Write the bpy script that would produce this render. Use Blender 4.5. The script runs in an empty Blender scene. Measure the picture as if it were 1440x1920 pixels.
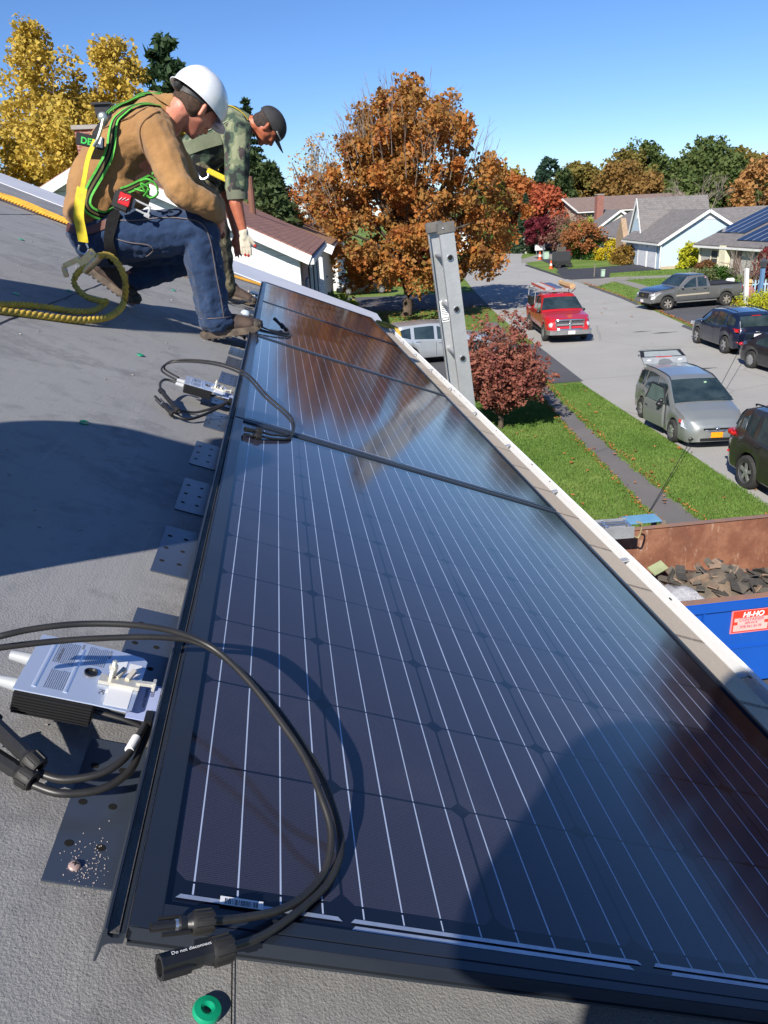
import bpy, bmesh, math, random
import numpy as np
from mathutils import Vector, Matrix, noise
from mathutils.bvhtree import BVHTree
PI = math.pi
R_ = math.radians
C = bpy.context.scene.collection
scene = bpy.context.scene
random.seed(7)
RNG = np.random.default_rng(7)

# ------------------------------------------------------------------ camera
cam_d = bpy.data.cameras.new('camera')
cam = bpy.data.objects.new('camera', cam_d)
C.objects.link(cam)
cx = Vector((0.99042447, -0.12914727, -0.04878891))
cy = Vector((-0.09193941, -0.35338805, -0.93094792))
cz = Vector((0.10298796, 0.92651922, -0.3618779))
m = Matrix.Identity(4)
for i in range(3):
    m[i][0] = cx[i]; m[i][1] = -cy[i]; m[i][2] = -cz[i]
m[2][3] = 5.45
cam.matrix_world = m
cam_d.sensor_fit = 'VERTICAL'; cam_d.sensor_height = 24.0; cam_d.lens = 24.0*1442/1920
cam_d.clip_start = 0.05; cam_d.clip_end = 3000
scene.camera = cam

# ------------------------------------------------------------------ sky, sun, exposure
LIGHT = Vector((0.4225, 0.6845, -0.5941)).normalized()
world = bpy.data.worlds.new('World'); scene.world = world; world.use_nodes = True
wn = world.node_tree.nodes; wl = world.node_tree.links
bg = wn['Background']
sky = wn.new('ShaderNodeTexSky'); sky.sky_type = 'NISHITA'; sky.sun_disc = False
sky.sun_elevation = math.asin(-LIGHT.z); sky.sun_rotation = math.atan2(-LIGHT.x, -LIGHT.y)
sky.air_density = 1.0; sky.dust_density = 0.0; sky.ozone_density = 4.0; sky.altitude = 1200
hs = wn.new('ShaderNodeHueSaturation'); hs.inputs['Saturation'].default_value = 1.06
tint = wn.new('ShaderNodeMix'); tint.data_type = 'RGBA'; tint.blend_type = 'MULTIPLY'; tint.inputs[0].default_value = 1; tint.inputs[7].default_value = (.83, .92, 1.12, 1)
wl.new(sky.outputs[0], tint.inputs[6]); wl.new(tint.outputs[2], hs.inputs['Color']); wl.new(hs.outputs[0], bg.inputs[0]); bg.inputs[1].default_value = 0.077
sd = bpy.data.lights.new('sun', 'SUN'); sd.energy = 4.6; sd.angle = R_(0.53); sd.color = (1.0, 0.94, 0.85)
sun = bpy.data.objects.new('sun', sd); C.objects.link(sun)
sun.rotation_euler = LIGHT.to_track_quat('-Z', 'Y').to_euler(); sun.location = (-20, -30, 40)
scene.view_settings.view_transform = 'Standard'; scene.view_settings.look = 'None'
scene.view_settings.exposure = 0.7; scene.view_settings.gamma = 1
scene.cycles.max_bounces = 6; scene.cycles.diffuse_bounces = 3; scene.cycles.glossy_bounces = 3
scene.cycles.transmission_bounces = 4; scene.cycles.transparent_max_bounces = 8
scene.cycles.use_denoising = True
scene.cycles.sample_clamp_indirect = 6

# ------------------------------------------------------------------ material helpers
def sr(r, g, b):
    f = lambda c: (c/255/12.92) if c/255 <= .04045 else ((c/255+.055)/1.055)**2.4
    return (f(r), f(g), f(b))
MATS = {}
class NT:
    def __init__(s, name):
        s.m = bpy.data.materials.new(name); s.m.use_nodes = True
        s.n = s.m.node_tree.nodes; s.l = s.m.node_tree.links
        s.b = s.n['Principled BSDF']; s.out = s.n['Material Output']
        s.tc = s.n.new('ShaderNodeTexCoord')
    def math(s, op, a, b=None, c=None):
        k = s.n.new('ShaderNodeMath'); k.operation = op
        for i, v in enumerate((a, b, c)):
            if v is None: continue
            if isinstance(v, (int, float)): k.inputs[i].default_value = v
            else: s.l.new(v, k.inputs[i])
        return k.outputs[0]
    def noise(s, scale, detail=3, rough=.55, vec=None, w=None):
        k = s.n.new('ShaderNodeTexNoise'); k.inputs['Scale'].default_value = scale
        k.inputs['Detail'].default_value = detail; k.inputs['Roughness'].default_value = rough
        s.l.new(vec if vec is not None else s.tc.outputs['Object'], k.inputs['Vector'])
        return k.outputs['Fac']
    def ramp(s, fac, stops):
        k = s.n.new('ShaderNodeValToRGB'); e = k.color_ramp.elements
        while len(e) < len(stops): e.new(0.5)
        for i, (p, c) in enumerate(stops):
            e[i].position = p; e[i].color = (*c, 1) if len(c) == 3 else c
        s.l.new(fac, k.inputs[0]); return k.outputs[0]
    def mix(s, fac, a, b):
        k = s.n.new('ShaderNodeMix'); k.data_type = 'RGBA'
        for i, v in ((0, fac), (6, a), (7, b)):
            if isinstance(v, (int, float)): k.inputs[i].default_value = v
            elif isinstance(v, tuple): k.inputs[i].default_value = (*v, 1) if len(v) == 3 else v
            else: s.l.new(v, k.inputs[i])
        return k.outputs[2]
    def set(s, key, v):
        i = s.b.inputs[key]
        if isinstance(v, tuple): i.default_value = (*v, 1)
        elif isinstance(v, (int, float)): i.default_value = v
        else: s.l.new(v, i)
    def bump(s, h, strength=.3, dist=.01):
        k = s.n.new('ShaderNodeBump'); k.inputs['Strength'].default_value = strength
        k.inputs['Distance'].default_value = dist
        s.l.new(h, k.inputs['Height']); s.l.new(k.outputs[0], s.b.inputs['Normal'])
    def xyz(s, src='Object'):
        k = s.n.new('ShaderNodeSeparateXYZ'); s.l.new(s.tc.outputs[src], k.inputs[0]); return k.outputs

def mat(name, col, rough=.6, metal=0., col2=None, vs=4., bump=0., bs=60., bd=.01, coat=0., spec=.5, trans=0.):
    if name in MATS: return MATS[name]
    t = NT(name)
    if col2 is None: col2 = tuple(c*.8 for c in col)
    f = t.ramp(t.noise(vs, 5, .6), [(.35, col), (.65, col2)])
    t.set('Base Color', f); t.set('Roughness', rough); t.set('Metallic', metal)
    t.set('Coat Weight', coat); t.set('Coat Roughness', .04); t.set('Specular IOR Level', spec)
    if trans: t.set('Transmission Weight', trans)
    if bump: t.bump(t.noise(bs, 4, .6), bump, bd)
    MATS[name] = t.m; return t.m

# ------------------------------------------------------------------ mesh helpers
def link(o, parent=None):
    C.objects.link(o)
    if parent is not None: o.parent = parent
    return o
def tag(o, label=None, cat=None, group=None, kind=None):
    if label: o['label'] = label
    if cat: o['category'] = cat
    if group: o['group'] = group
    if kind: o['kind'] = kind
    return o
def thing(name, label, cat, loc=(0, 0, 0), rot=(0, 0, 0), group=None, kind=None):
    o = bpy.data.objects.new(name, None); C.objects.link(o); o.empty_display_size = .1
    o.location = loc; o.rotation_euler = rot
    return tag(o, label, cat, group, kind)
def kids(o): return [c for c in bpy.data.objects if c.parent == o]
def settle(t):
    """children were modelled in world space: keep them there under their empty"""
    mi = (Matrix.Translation(t.location) @ t.rotation_euler.to_matrix().to_4x4()).inverted()
    for k in kids(t): k.matrix_parent_inverse = mi
def copy_tree(o, parent=None, label=None):
    c = o.copy(); C.objects.link(c); c.parent = parent
    if label: c['label'] = label
    for ch in kids(o): copy_tree(ch, c)
    return c
class MB:
    def __init__(s): s.v = []; s.f = []; s.mi = []; s.k = 0
    def add(s, vs, fs):
        o = len(s.v); s.v += [tuple(v) for v in vs]; s.f += [tuple(i+o for i in f) for f in fs]; s.mi += [s.k]*len(fs); return s
    def box(s, x0, x1, y0, y1, z0, z1, M=None):
        v = [Vector((x, y, z)) for x in (x0, x1) for y in (y0, y1) for z in (z0, z1)]
        if M is not None: v = [M @ p for p in v]
        return s.add(v, [(0, 1, 3, 2), (4, 6, 7, 5), (0, 4, 5, 1), (2, 3, 7, 6), (0, 2, 6, 4), (1, 5, 7, 3)])
    def bar(s, a, b, w, h, up=(0, 0, 1)):
        a = Vector(a); b = Vector(b); d = b-a; L = d.length; d.normalize(); u = Vector(up)
        r = d.cross(u)
        if r.length < 1e-4: u = Vector((1, 0, 0)); r = d.cross(u)
        r.normalize(); u = r.cross(d)
        M = Matrix((( r.x, d.x, u.x, a.x), (r.y, d.y, u.y, a.y), (r.z, d.z, u.z, a.z), (0, 0, 0, 1)))
        return s.box(-w/2, w/2, 0, L, -h/2, h/2, M)
    def tube(s, pts, r, n=8, caps=True, flat=1.0, up=(0, 0, 1)):
        P = [Vector(p) for p in pts]; rs = r if isinstance(r, (list, tuple)) else [r]*len(P)
        vs = []; u = Vector(up)
        for i, p in enumerate(P):
            d = (P[min(i+1, len(P)-1)]-P[max(i-1, 0)])
            if d.length < 1e-9: d = Vector((0, 0, 1))
            d.normalize(); a = d.cross(u)
            if a.length < 1e-3: a = d.cross(Vector((1, 0.1, 0)))
            a.normalize(); b = a.cross(d)
            for k in range(n):
                t = 2*PI*k/n; vs.append(p+a*math.cos(t)*rs[i]+b*math.sin(t)*rs[i]*flat)
        fs = []
        for i in range(len(P)-1):
            for k in range(n):
                k2 = (k+1) % n; fs.append((i*n+k, i*n+k2, (i+1)*n+k2, (i+1)*n+k))
        if caps: fs += [tuple(range(n))[::-1], tuple((len(P)-1)*n+k for k in range(n))]
        return s.add(vs, fs)
    def lathe(s, prof, M=None, n=20):
        vs = []; fs = []
        for r, z in prof:
            for k in range(n):
                t = 2*PI*k/n; p = Vector((r*math.cos(t), r*math.sin(t), z)); vs.append(M @ p if M is not None else p)
        for i in range(len(prof)-1):
            for k in range(n):
                k2 = (k+1) % n; fs.append((i*n+k, i*n+k2, (i+1)*n+k2, (i+1)*n+k))
        return s.add(vs, fs)
    def prism(s, poly, z0, z1, M=None):
        n = len(poly); v = [Vector((x, y, z)) for z in (z0, z1) for x, y in poly]
        if M is not None: v = [M @ p for p in v]
        return s.add(v, [tuple(range(n))[::-1], tuple(range(n, 2*n))]+[(i, (i+1) % n, n+(i+1) % n, n+i) for i in range(n)])
    def loft(s, rings, closed=True, caps=True):
        n = len(rings[0]); vs = [p for r in rings for p in r]; fs = []
        for i in range(len(rings)-1):
            for k in range(n if closed else n-1):
                k2 = (k+1) % n; fs.append((i*n+k, i*n+k2, (i+1)*n+k2, (i+1)*n+k))
        if caps and closed: fs += [tuple(range(n))[::-1], tuple((len(rings)-1)*n+k for k in range(n))]
        return s.add(vs, fs)
    def ell(s, c, r, M=None, n=12):
        c = Vector(c); prof = []
        vs = []; fs = []; m_ = n//2
        for i in range(m_+1):
            a = -PI/2+PI*i/m_
            for k in range(n):
                t = 2*PI*k/n; p = Vector((r[0]*math.cos(a)*math.cos(t), r[1]*math.cos(a)*math.sin(t), r[2]*math.sin(a)))
                vs.append(c+(M.to_3x3() @ p if M is not None else p))
        for i in range(m_):
            for k in range(n):
                k2 = (k+1) % n; fs.append((i*n+k, i*n+k2, (i+1)*n+k2, (i+1)*n+k))
        return s.add(vs, fs)
    def build(s, name, mt, parent=None, smooth=False, bevel=0., M=None, label=None):
        me = bpy.data.meshes.new(name); me.from_pydata(s.v, [], s.f); 
        ms = mt if isinstance(mt, (list, tuple)) else [mt]
        for x in ms: me.materials.append(x)
        if len(ms) > 1: me.polygons.foreach_set('material_index', s.mi)
        me.validate(); 
        bm = bmesh.new(); bm.from_mesh(me); bmesh.ops.remove_doubles(bm, verts=bm.verts, dist=1e-5)
        bmesh.ops.recalc_face_normals(bm, faces=bm.faces)
        if bevel: 
            ed = [e for e in bm.edges if len(e.link_faces) == 2 and e.calc_face_angle() > .6]
            bmesh.ops.bevel(bm, geom=ed, offset=bevel, segments=2, affect='EDGES', clamp_overlap=True)
        bm.to_mesh(me); bm.free()
        if smooth:
            me.polygons.foreach_set('use_smooth', [True]*len(me.polygons))
            if smooth != 2:
                try: me.set_sharp_from_angle(angle=R_(40))
                except Exception: pass
        o = bpy.data.objects.new(name, me)
        if M is not None: o.matrix_world = M
        link(o, parent)
        if label: o['label'] = label
        return o
def fast_mesh(name, V, F, mt, parent=None, smooth=False):
    V = np.asarray(V, dtype=np.float32).reshape(-1, 3); F = np.asarray(F, dtype=np.int32); k = F.shape[1]
    me = bpy.data.meshes.new(name); me.vertices.add(len(V)); me.vertices.foreach_set('co', V.ravel())
    me.loops.add(F.size); me.loops.foreach_set('vertex_index', F.ravel())
    me.polygons.add(len(F)); me.polygons.foreach_set('loop_start', np.arange(0, F.size, k, dtype=np.int32))
    try: me.polygons.foreach_set('loop_total', np.full(len(F), k, dtype=np.int32))
    except Exception: pass
    if smooth: me.polygons.foreach_set('use_smooth', [True]*len(F))
    me.materials.append(mt); me.update(); me.validate()
    return link(bpy.data.objects.new(name, me), parent)
def crv(pts, n=6):
    """smooth curve through the points"""
    P = [Vector(p) for p in pts]; out = []
    for i in range(len(P)-1):
        p0 = P[max(i-1, 0)]; p1 = P[i]; p2 = P[i+1]; p3 = P[min(i+2, len(P)-1)]
        for k in range(n):
            t = k/n; out.append(.5*((2*p1)+(p2-p0)*t+(2*p0-5*p1+4*p2-p3)*t*t+(3*p1-p0-3*p2+p3)*t**3))
    out.append(P[-1]); return out
def text_obj(name, body, size, mt, parent, M, depth=.0005, align='LEFT', shear=0., bold=0.):
    cu = bpy.data.curves.new(name, 'FONT'); cu.body = body; cu.size = size; cu.extrude = depth; cu.align_x = align; cu.shear = shear; cu.offset = bold
    t = bpy.data.objects.new(name, cu); C.objects.link(t)
    bpy.context.view_layer.update()
    me = bpy.data.meshes.new_from_object(t.evaluated_get(bpy.context.evaluated_depsgraph_get()))
    C.objects.unlink(t); bpy.data.objects.remove(t)
    me.materials.clear(); me.materials.append(mt); me.transform(M)
    return link(bpy.data.objects.new(name, me), parent)

# ------------------------------------------------------------------ the roof frame: s down the slope, y along the eave, h above the membrane
TH = R_(21.8)
S = Vector((math.cos(TH), 0, -math.sin(TH))); N = Vector((math.sin(TH), 0, math.cos(TH)))
O = Vector((0, 0, 5.45))-N*.645
def RP(s, y, h=0.): return O+S*s+Vector((0, y, 0))+N*h
def roofthing(name, label, cat, s, y, h=0., rz=0., group=None):
    o = thing(name, label, cat, RP(s, y, h), group=group)
    o.rotation_euler = (Matrix.Rotation(TH, 3, 'Y') @ Matrix.Rotation(rz, 3, 'Z')).to_euler()
    return o
RM = Matrix.Translation(O) @ Matrix.Rotation(TH, 4, 'Y')   # roof frame -> world

# ------------------------------------------------------------------ materials
def roof_mat():
    t = NT('roof_membrane'); X = t.xyz()
    g = t.noise(900, 2, .6); big = t.noise(1.1, 4, .6); mid = t.noise(9, 4, .6)
    c = t.mix(t.ramp(big, [(.3, (0, 0, 0)), (.7, (1, 1, 1))]), sr(120, 120, 122), sr(142, 142, 143))
    c = t.mix(t.ramp(g, [(.35, (0, 0, 0)), (.75, (1, 1, 1))]), c, sr(162, 160, 156))
    c = t.mix(t.ramp(mid, [(.55, (0, 0, 0)), (.8, (.6, .6, .6))]), c, sr(100, 101, 106))
    t.set('Base Color', c); t.set('Roughness', .85); t.set('Specular IOR Level', .3)
    mp = t.n.new('ShaderNodeMapping'); mp.inputs['Rotation'].default_value = (0, 0, R_(38)); mp.inputs['Scale'].default_value = (26, 1.6, 4); t.l.new(t.tc.outputs['Object'], mp.inputs[0])
    cr = t.noise(1, 4, .7, mp.outputs[0]); h = t.math('ADD', t.noise(330, 3, .6), t.math('ADD', t.math('MULTIPLY', t.noise(14, 3), .6), t.math('MULTIPLY', cr, .9))); t.bump(h, .42, .003)
    st_ = t.ramp(t.noise(2.3, 6, .75), [(.52, (0, 0, 0)), (.60, (.4, .4, .4)), (.66, (0, 0, 0))])
    t.set('Base Color', t.mix(st_, t.mix(t.ramp(cr, [(.62, (0, 0, 0)), (.74, (.35, .35, .35))]), c, sr(168, 167, 164)), sr(98, 97, 98)))
    return t.m
def shingle_mat(name, a, b, line, n1=.14):
    t = NT(name)
    k = t.n.new('ShaderNodeTexBrick'); k.offset = .5; k.inputs['Scale'].default_value = 1
    k.inputs['Mortar Size'].default_value = .008; k.inputs['Brick Width'].default_value = .3; k.inputs['Row Height'].default_value = n1
    k.inputs['Color1'].default_value = (*a, 1); k.inputs['Color2'].default_value = (*b, 1); k.inputs['Mortar'].default_value = (*line, 1)
    k.inputs['Bias'].default_value = 0
    t.l.new(t.tc.outputs['UV'], k.inputs['Vector'])
    c = t.mix(t.ramp(t.noise(160, 2), [(.3, (0, 0, 0)), (.75, (.5, .5, .5))]), k.outputs[0], tuple(min(1, q*1.6) for q in b))
    t.set('Base Color', c); t.set('Roughness', .9)
    t.bump(t.math('ADD', t.noise(300, 2), t.math('MULTIPLY', k.outputs['Fac'], -1.5)), .35, .006)
    return t.m
def siding_mat(name, col, pitch=.12, dark=.6):
    t = NT(name); z = t.xyz()[2]
    f = t.math('FRACT', t.math('DIVIDE', z, pitch))
    ln = t.math('LESS_THAN', f, .09)
    base = t.mix(t.ramp(t.noise(2, 3), [(.3, (0, 0, 0)), (.7, (.35, .35, .35))]), col, tuple(c*.85 for c in col))
    t.set('Base Color', t.mix(ln, base, tuple(c*dark for c in col))); t.set('Roughness', .55)
    t.bump(f, .5, .02); return t.m
def brick_mat(name, a=sr(150, 78, 62), b=sr(120, 60, 50)):
    t = NT(name); k = t.n.new('ShaderNodeTexBrick'); k.inputs['Scale'].default_value = 1
    k.inputs['Brick Width'].default_value = .22; k.inputs['Row Height'].default_value = .075; k.inputs['Mortar Size'].default_value = .008
    k.inputs['Color1'].default_value = (*a, 1); k.inputs['Color2'].default_value = (*b, 1); k.inputs['Mortar'].default_value = (*sr(150, 140, 130), 1)
    x, y, z = t.xyz(); cb = t.n.new('ShaderNodeCombineXYZ'); t.l.new(t.math('ADD', x, y), cb.inputs[0]); t.l.new(z, cb.inputs[1])
    t.l.new(cb.outputs[0], k.inputs['Vector']); t.set('Base Color', k.outputs[0]); t.set('Roughness', .85); return t.m
def cell_mat():
    """black monocrystalline cells under glass: 6 x 10 cells with three busbars each"""
    t = NT('solar_cells'); x, y, z = t.xyz()
    u = t.math('FRACT', t.math('DIVIDE', t.math('SUBTRACT', x, .028), .156)); v = t.math('FRACT', t.math('DIVIDE', t.math('SUBTRACT', y, .055), .158))
    ed = lambda q: t.math('MINIMUM', q, t.math('SUBTRACT', 1., q))
    eu, ev = ed(u), ed(v)
    gap = t.math('MAXIMUM', t.math('LESS_THAN', t.math('MINIMUM', eu, ev), .010), t.math('LESS_THAN', t.math('ADD', eu, ev), .085))
    inx = t.math('MULTIPLY', t.math('GREATER_THAN', x, .028), t.math('LESS_THAN', x, .964))
    iny = t.math('MULTIPLY', t.math('GREATER_THAN', y, .055), t.math('LESS_THAN', y, 1.635))
    ins = t.math('MULTIPLY', inx, iny)
    cellm = t.math('MULTIPLY', t.math('SUBTRACT', 1., gap), ins)
    b3 = t.math('ABSOLUTE', t.math('SUBTRACT', t.math('FRACT', t.math('MULTIPLY', u, 4.)), .5))
    wig = t.math('MULTIPLY', t.math('SUBTRACT', t.noise(6, 1), .5), .02)
    wire = t.math('MULTIPLY', t.math('LESS_THAN', t.math('ABSOLUTE', t.math('ADD', b3, wig)), .0185), inx)
    wire = t.math('MULTIPLY', wire, t.math('MULTIPLY', t.math('GREATER_THAN', y, .041), t.math('LESS_THAN', y, 1.65)))
    wire = t.math('MULTIPLY', wire, t.math('GREATER_THAN', ev, .008))
    fing = t.math('FRACT', t.math('DIVIDE', y, .0021)); fm = t.math('MULTIPLY', t.math('LESS_THAN', fing, .3), cellm)
    spk = t.ramp(t.noise(700, 2), [(.45, (0, 0, 0)), (.8, (1, 1, 1))])
    c = t.mix(cellm, (.006, .008, .016), (.021, .023, .040))
    c = t.mix(t.math('MULTIPLY', fm, .55), c, (.075, .07, .095)); c = t.mix(t.math('MULTIPLY', t.math('MULTIPLY', spk, .6), cellm), c, (.07, .06, .08))
    c = t.mix(wire, c, (.40, .47, .62))
    # thin film of dust with a shape of its own
    du = t.ramp(t.noise(3.2, 6, .7), [(.5, (0, 0, 0)), (.8, (.10, .10, .10))])
    c = t.mix(du, c, (.20, .19, .18))
    t.set('Base Color', c); t.set('Roughness', t.mix(t.noise(5, 4), (.075,)*3, (.13,)*3)); t.set('Specular IOR Level', .5); t.set('IOR', 1.62)
    return t.m
def leaf_mat(name, cols, sc=.9, trans=.35, fine=9):
    t = NT(name); n1 = t.noise(sc, 3, .7); n2 = t.noise(fine, 2, .8)
    f = t.math('ADD', t.math('MULTIPLY', n1, .6), t.math('MULTIPLY', n2, .4))
    k = len(cols); c = t.ramp(f, [(.30+.40*i/(k-1), cols[i]) for i in range(k)])
    t.set('Base Color', c); t.set('Roughness', .65); t.set('Specular IOR Level', .2)
    tr = t.n.new('ShaderNodeBsdfTranslucent'); mx = t.n.new('ShaderNodeMixShader'); t.l.new(c, tr.inputs[0])
    mx.inputs[0].default_value = trans; t.l.new(t.b.outputs[0], mx.inputs[1]); t.l.new(tr.outputs[0], mx.inputs[2]); t.l.new(mx.outputs[0], t.out.inputs[0])
    return t.m
def camo_mat(name, cols, sc=9):
    t = NT(name); mp = t.n.new('ShaderNodeMapping'); t.l.new(t.tc.outputs['Object'], mp.inputs[0]); mp.inputs['Scale'].default_value = (1.0, 1.0, .75)
    a = t.ramp(t.noise(sc, 2.5, .45, mp.outputs[0]), [(.0, cols[0]), (.42, cols[1]), (.50, cols[2]), (.58, cols[3])])
    a.node.color_ramp.interpolation = 'CONSTANT'
    b = t.noise(sc*1.7, 2, .4, mp.outputs[0]); c = t.mix(t.math('GREATER_THAN', b, .62), a, cols[4])
    t.set('Base Color', c); t.set('Roughness', .9); t.bump(t.noise(30, 4), .4, .01); return t.m
def cloth_mat(name, c1, c2, weave=900, fold=14, fb=.5):
    t = NT(name); c = t.ramp(t.noise(7, 5, .7), [(.3, c1), (.7, c2)])
    t.set('Base Color', c); t.set('Roughness', .9); t.set('Sheen Weight', .15); t.set('Specular IOR Level', .2)
    h = t.math('ADD', t.math('MULTIPLY', t.noise(weave, 2), .15), t.noise(fold, 4, .55)); t.bump(h, fb, .02); return t.m
roofM = roof_mat(); cellM = cell_mat()
black = mat('black_plastic', (.012, .012, .013), .38, col2=(.02, .02, .021), bump=.1, bs=200, bd=.002)
cableM = mat('cable_rubber', (.016, .016, .017), .42, col2=(.03, .028, .026), vs=20)
frameM = mat('black_anodised', (.035, .045, .062), .30, .5, col2=(.045, .055, .075), vs=3, spec=.6)
plateM = mat('black_flashing', (.10, .125, .17), .30, .6, col2=(.12, .145, .19), vs=8, spec=.6)
silver = mat('brushed_aluminium', (.62, .66, .72), .3, .9, col2=(.5, .53, .58), vs=10)
alu = mat('weathered_aluminium', (.47, .48, .49), .5, .55, col2=(.36, .37, .38), vs=3, bump=.15, bs=40)
zinc = mat('zinc_hardware', (.72, .70, .62), .4, .5, col2=(.62, .58, .48), vs=30)
white = mat('white_paint', (.78, .78, .76), .5, col2=(.7, .7, .68), vs=3)
tyreM = mat('tyre_rubber', (.02, .02, .02), .85, col2=(.035, .034, .032), vs=10)
glassM = mat('dark_car_glass', (.012, .022, .028), .04, col2=(.035, .055, .06), vs=1.7, spec=.8)  # noise from near black to teal paints reflections into the glass colour
chrome = mat('chrome', (.75, .76, .78), .16, .95, col2=(.6, .6, .62), vs=6)
rimM = mat('alloy_rim', (.55, .56, .57), .3, .7, col2=(.4, .4, .41), vs=10)
redlens = mat('red_lens', (.55, .01, .01), .15, col2=(.4, .01, .01), coat=.6)
lampM = mat('headlamp_glass', (.7, .72, .74), .12, .3, col2=(.45, .46, .47), vs=40, coat=1.)
# ================================================================== our house: roof and walls
house = thing('house', 'low pitched house roof with dark grey roll membrane under the solar panels', 'house', (0, 0, 0))
shingT = shingle_mat('tan_shingle', sr(184, 170, 150), sr(168, 154, 136), sr(96, 86, 76), .6)
def quad_obj(name, pts, mt, parent, thick=0., nrm=N, uvax=None, uvo=(0, 0)):
    b = MB(); P = [Vector(p) for p in pts]
    if thick:
        Q = [p-nrm*thick for p in P]; n = len(P)
        b.add(P+Q, [tuple(range(n)), tuple(range(n, 2*n))[::-1]]+[(i, n+i, n+(i+1) % n, (i+1) % n) for i in range(n)])
    else: b.add(P, [tuple(range(len(P)))])
    o = b.build(name, mt, parent)
    if uvax:
        me = o.data; uv = me.uv_layers.new(name='UVMap')
        for lp in me.loops:
            c = me.vertices[lp.vertex_index].co; uv.data[lp.index].uv = (c.dot(uvax[0])+uvo[0], c.dot(uvax[1])+uvo[1])
    return o
o = quad_obj('roof', [RP(-5.2, -6), RP(1.14, -6), RP(1.14, 8.0), RP(.1, 8.24), RP(-3.06, 9.95), RP(-5.2, 11.0)], roofM, house, .05)
quad_obj('shingle_course', [RP(1.14, -6, .004), RP(1.348, -6, .004), RP(1.348, 7.95, .004), RP(1.14, 8.0, .004)], shingT, house, .03, uvax=(Vector((0, 1, 0)), S), uvo=(0, .02))
quad_obj('rake_trim', [RP(-5.2, 11.0, .006), RP(-3.06, 9.95, .006), RP(.1, 8.24, .006), RP(1.34, 7.93, .006), RP(1.40, 9.25, .02), RP(-3.55, 11.5, .02), RP(-5.2, 12.3, .02)], mat('lavender_white_flashing', (.66, .66, .68), .45, col2=(.58, .58, .61), vs=2), house, .03)
quad_obj('far_slope', [RP(-5.2, -6), RP(-5.2, 11.0)]+[Vector((RP(-5.2, 0).x-5.5, 11, RP(-5.2, 0).z-2.2)), Vector((RP(-5.2, 0).x-5.5, -6, RP(-5.2, 0).z-2.2))], roofM, house)
e = RP(1.33, 0)
sidW = siding_mat('white_clapboard', (.74, .75, .75))
MB().box(-9.6, e.x-.25, -5.7, 7.6, .0, e.z-.22).build('wall', sidW, house)
MB().box(e.x-.02, e.x+.01, -6, 7.9, e.z-.2, e.z-.012).build('fascia', white, house)
# membrane seams: narrow laps with a black bitumen line
b = MB(); 
def seam(p, q, w=.006):
    a = Vector(p); c = Vector(q); d = (c-a).normalized(); k = Vector((-d.y, d.x, 0))*w/2
    b.add([RM @ Vector((*(a+k).xy, .0022)), RM @ Vector((*(a-k).xy, .0022)), RM @ Vector((*(c-k).xy, .0022)), RM @ Vector((*(c+k).xy, .0022))], [(0, 1, 2, 3)])
def wob(x0, y0, x1, y1, n=24, w=.005):
    pr = None
    for i in range(n+1):
        t = i/n; x = x0+(x1-x0)*t; y = y0+(y1-y0)*t
        q = (x+.002*math.sin(i*2.3), y+.002*math.cos(i*1.7), 0)
        if pr: seam(pr, q, w*(.6+.5*abs(math.sin(i*1.9))))
        pr = q
for a_ in ((.144, -2, .144, 1.2, 40, .0013), (-.81, 1.5, -.825, 5.0, 30, .007), (-1.97, 0, -1.97, 9.2, 30, .009)):
    b = MB(); wob(*a_); b.build('membrane_seam', mat('bitumen_seam', (.008, .008, .009), .6), house)
# faint wrinkles pressed in the membrane
# gutter in bays with hangers
gut = thing('gutter', 'white aluminium rain gutter running along the eave below the panels', 'gutter', (e.x-.066, 0, e.z-.004))
gx = .0
def gutter_prof(y):
    return [Vector((x, y, z)) for x, z in [(.012, .0), (.012, -.075), (.03, -.088), (.085, -.088), (.112, -.05), (.116, .004), (.126, .006), (.127, .0), (.121, -.052), (.09, -.094), (.026, -.094), (.006, -.08), (.006, .0)]]
gm = NT('gutter_white'); dirt = gm.ramp(gm.noise(18, 6, .75), [(.62, (0, 0, 0)), (.72, (1, 1, 1))]); gm.set('Base Color', gm.mix(gm.math('MULTIPLY', dirt, .5), (.82, .83, .84), sr(150, 140, 110))); gm.set('Roughness', .4)
MB().loft([gutter_prof(-6), gutter_prof(8.0)]).build('trough', gm.m, gut)
for i in range(19):
    y = -4.71+i*.69; b = MB(); b.bar((.05, y, -.012), (.118, y, -.004), .022, .004); b.build('hanger_strap', mat('grey_hanger', (.5, .52, .54), .4, .5), gut)
b = MB(); rr = random.Random(3)
for i in range(26):   # leaf grit caught along the lip
    y = rr.uniform(.2, 7.5)+rr.gauss(0, .05); b.ell((.112+rr.gauss(0, .003), y, .001+rr.random()*.004), (.003, rr.uniform(.003, .014), .0015), n=5)
tag(b.build('dirt_speckle', mat('black_grit', (.012, .010, .008), .9), gut), kind='stuff')

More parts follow.
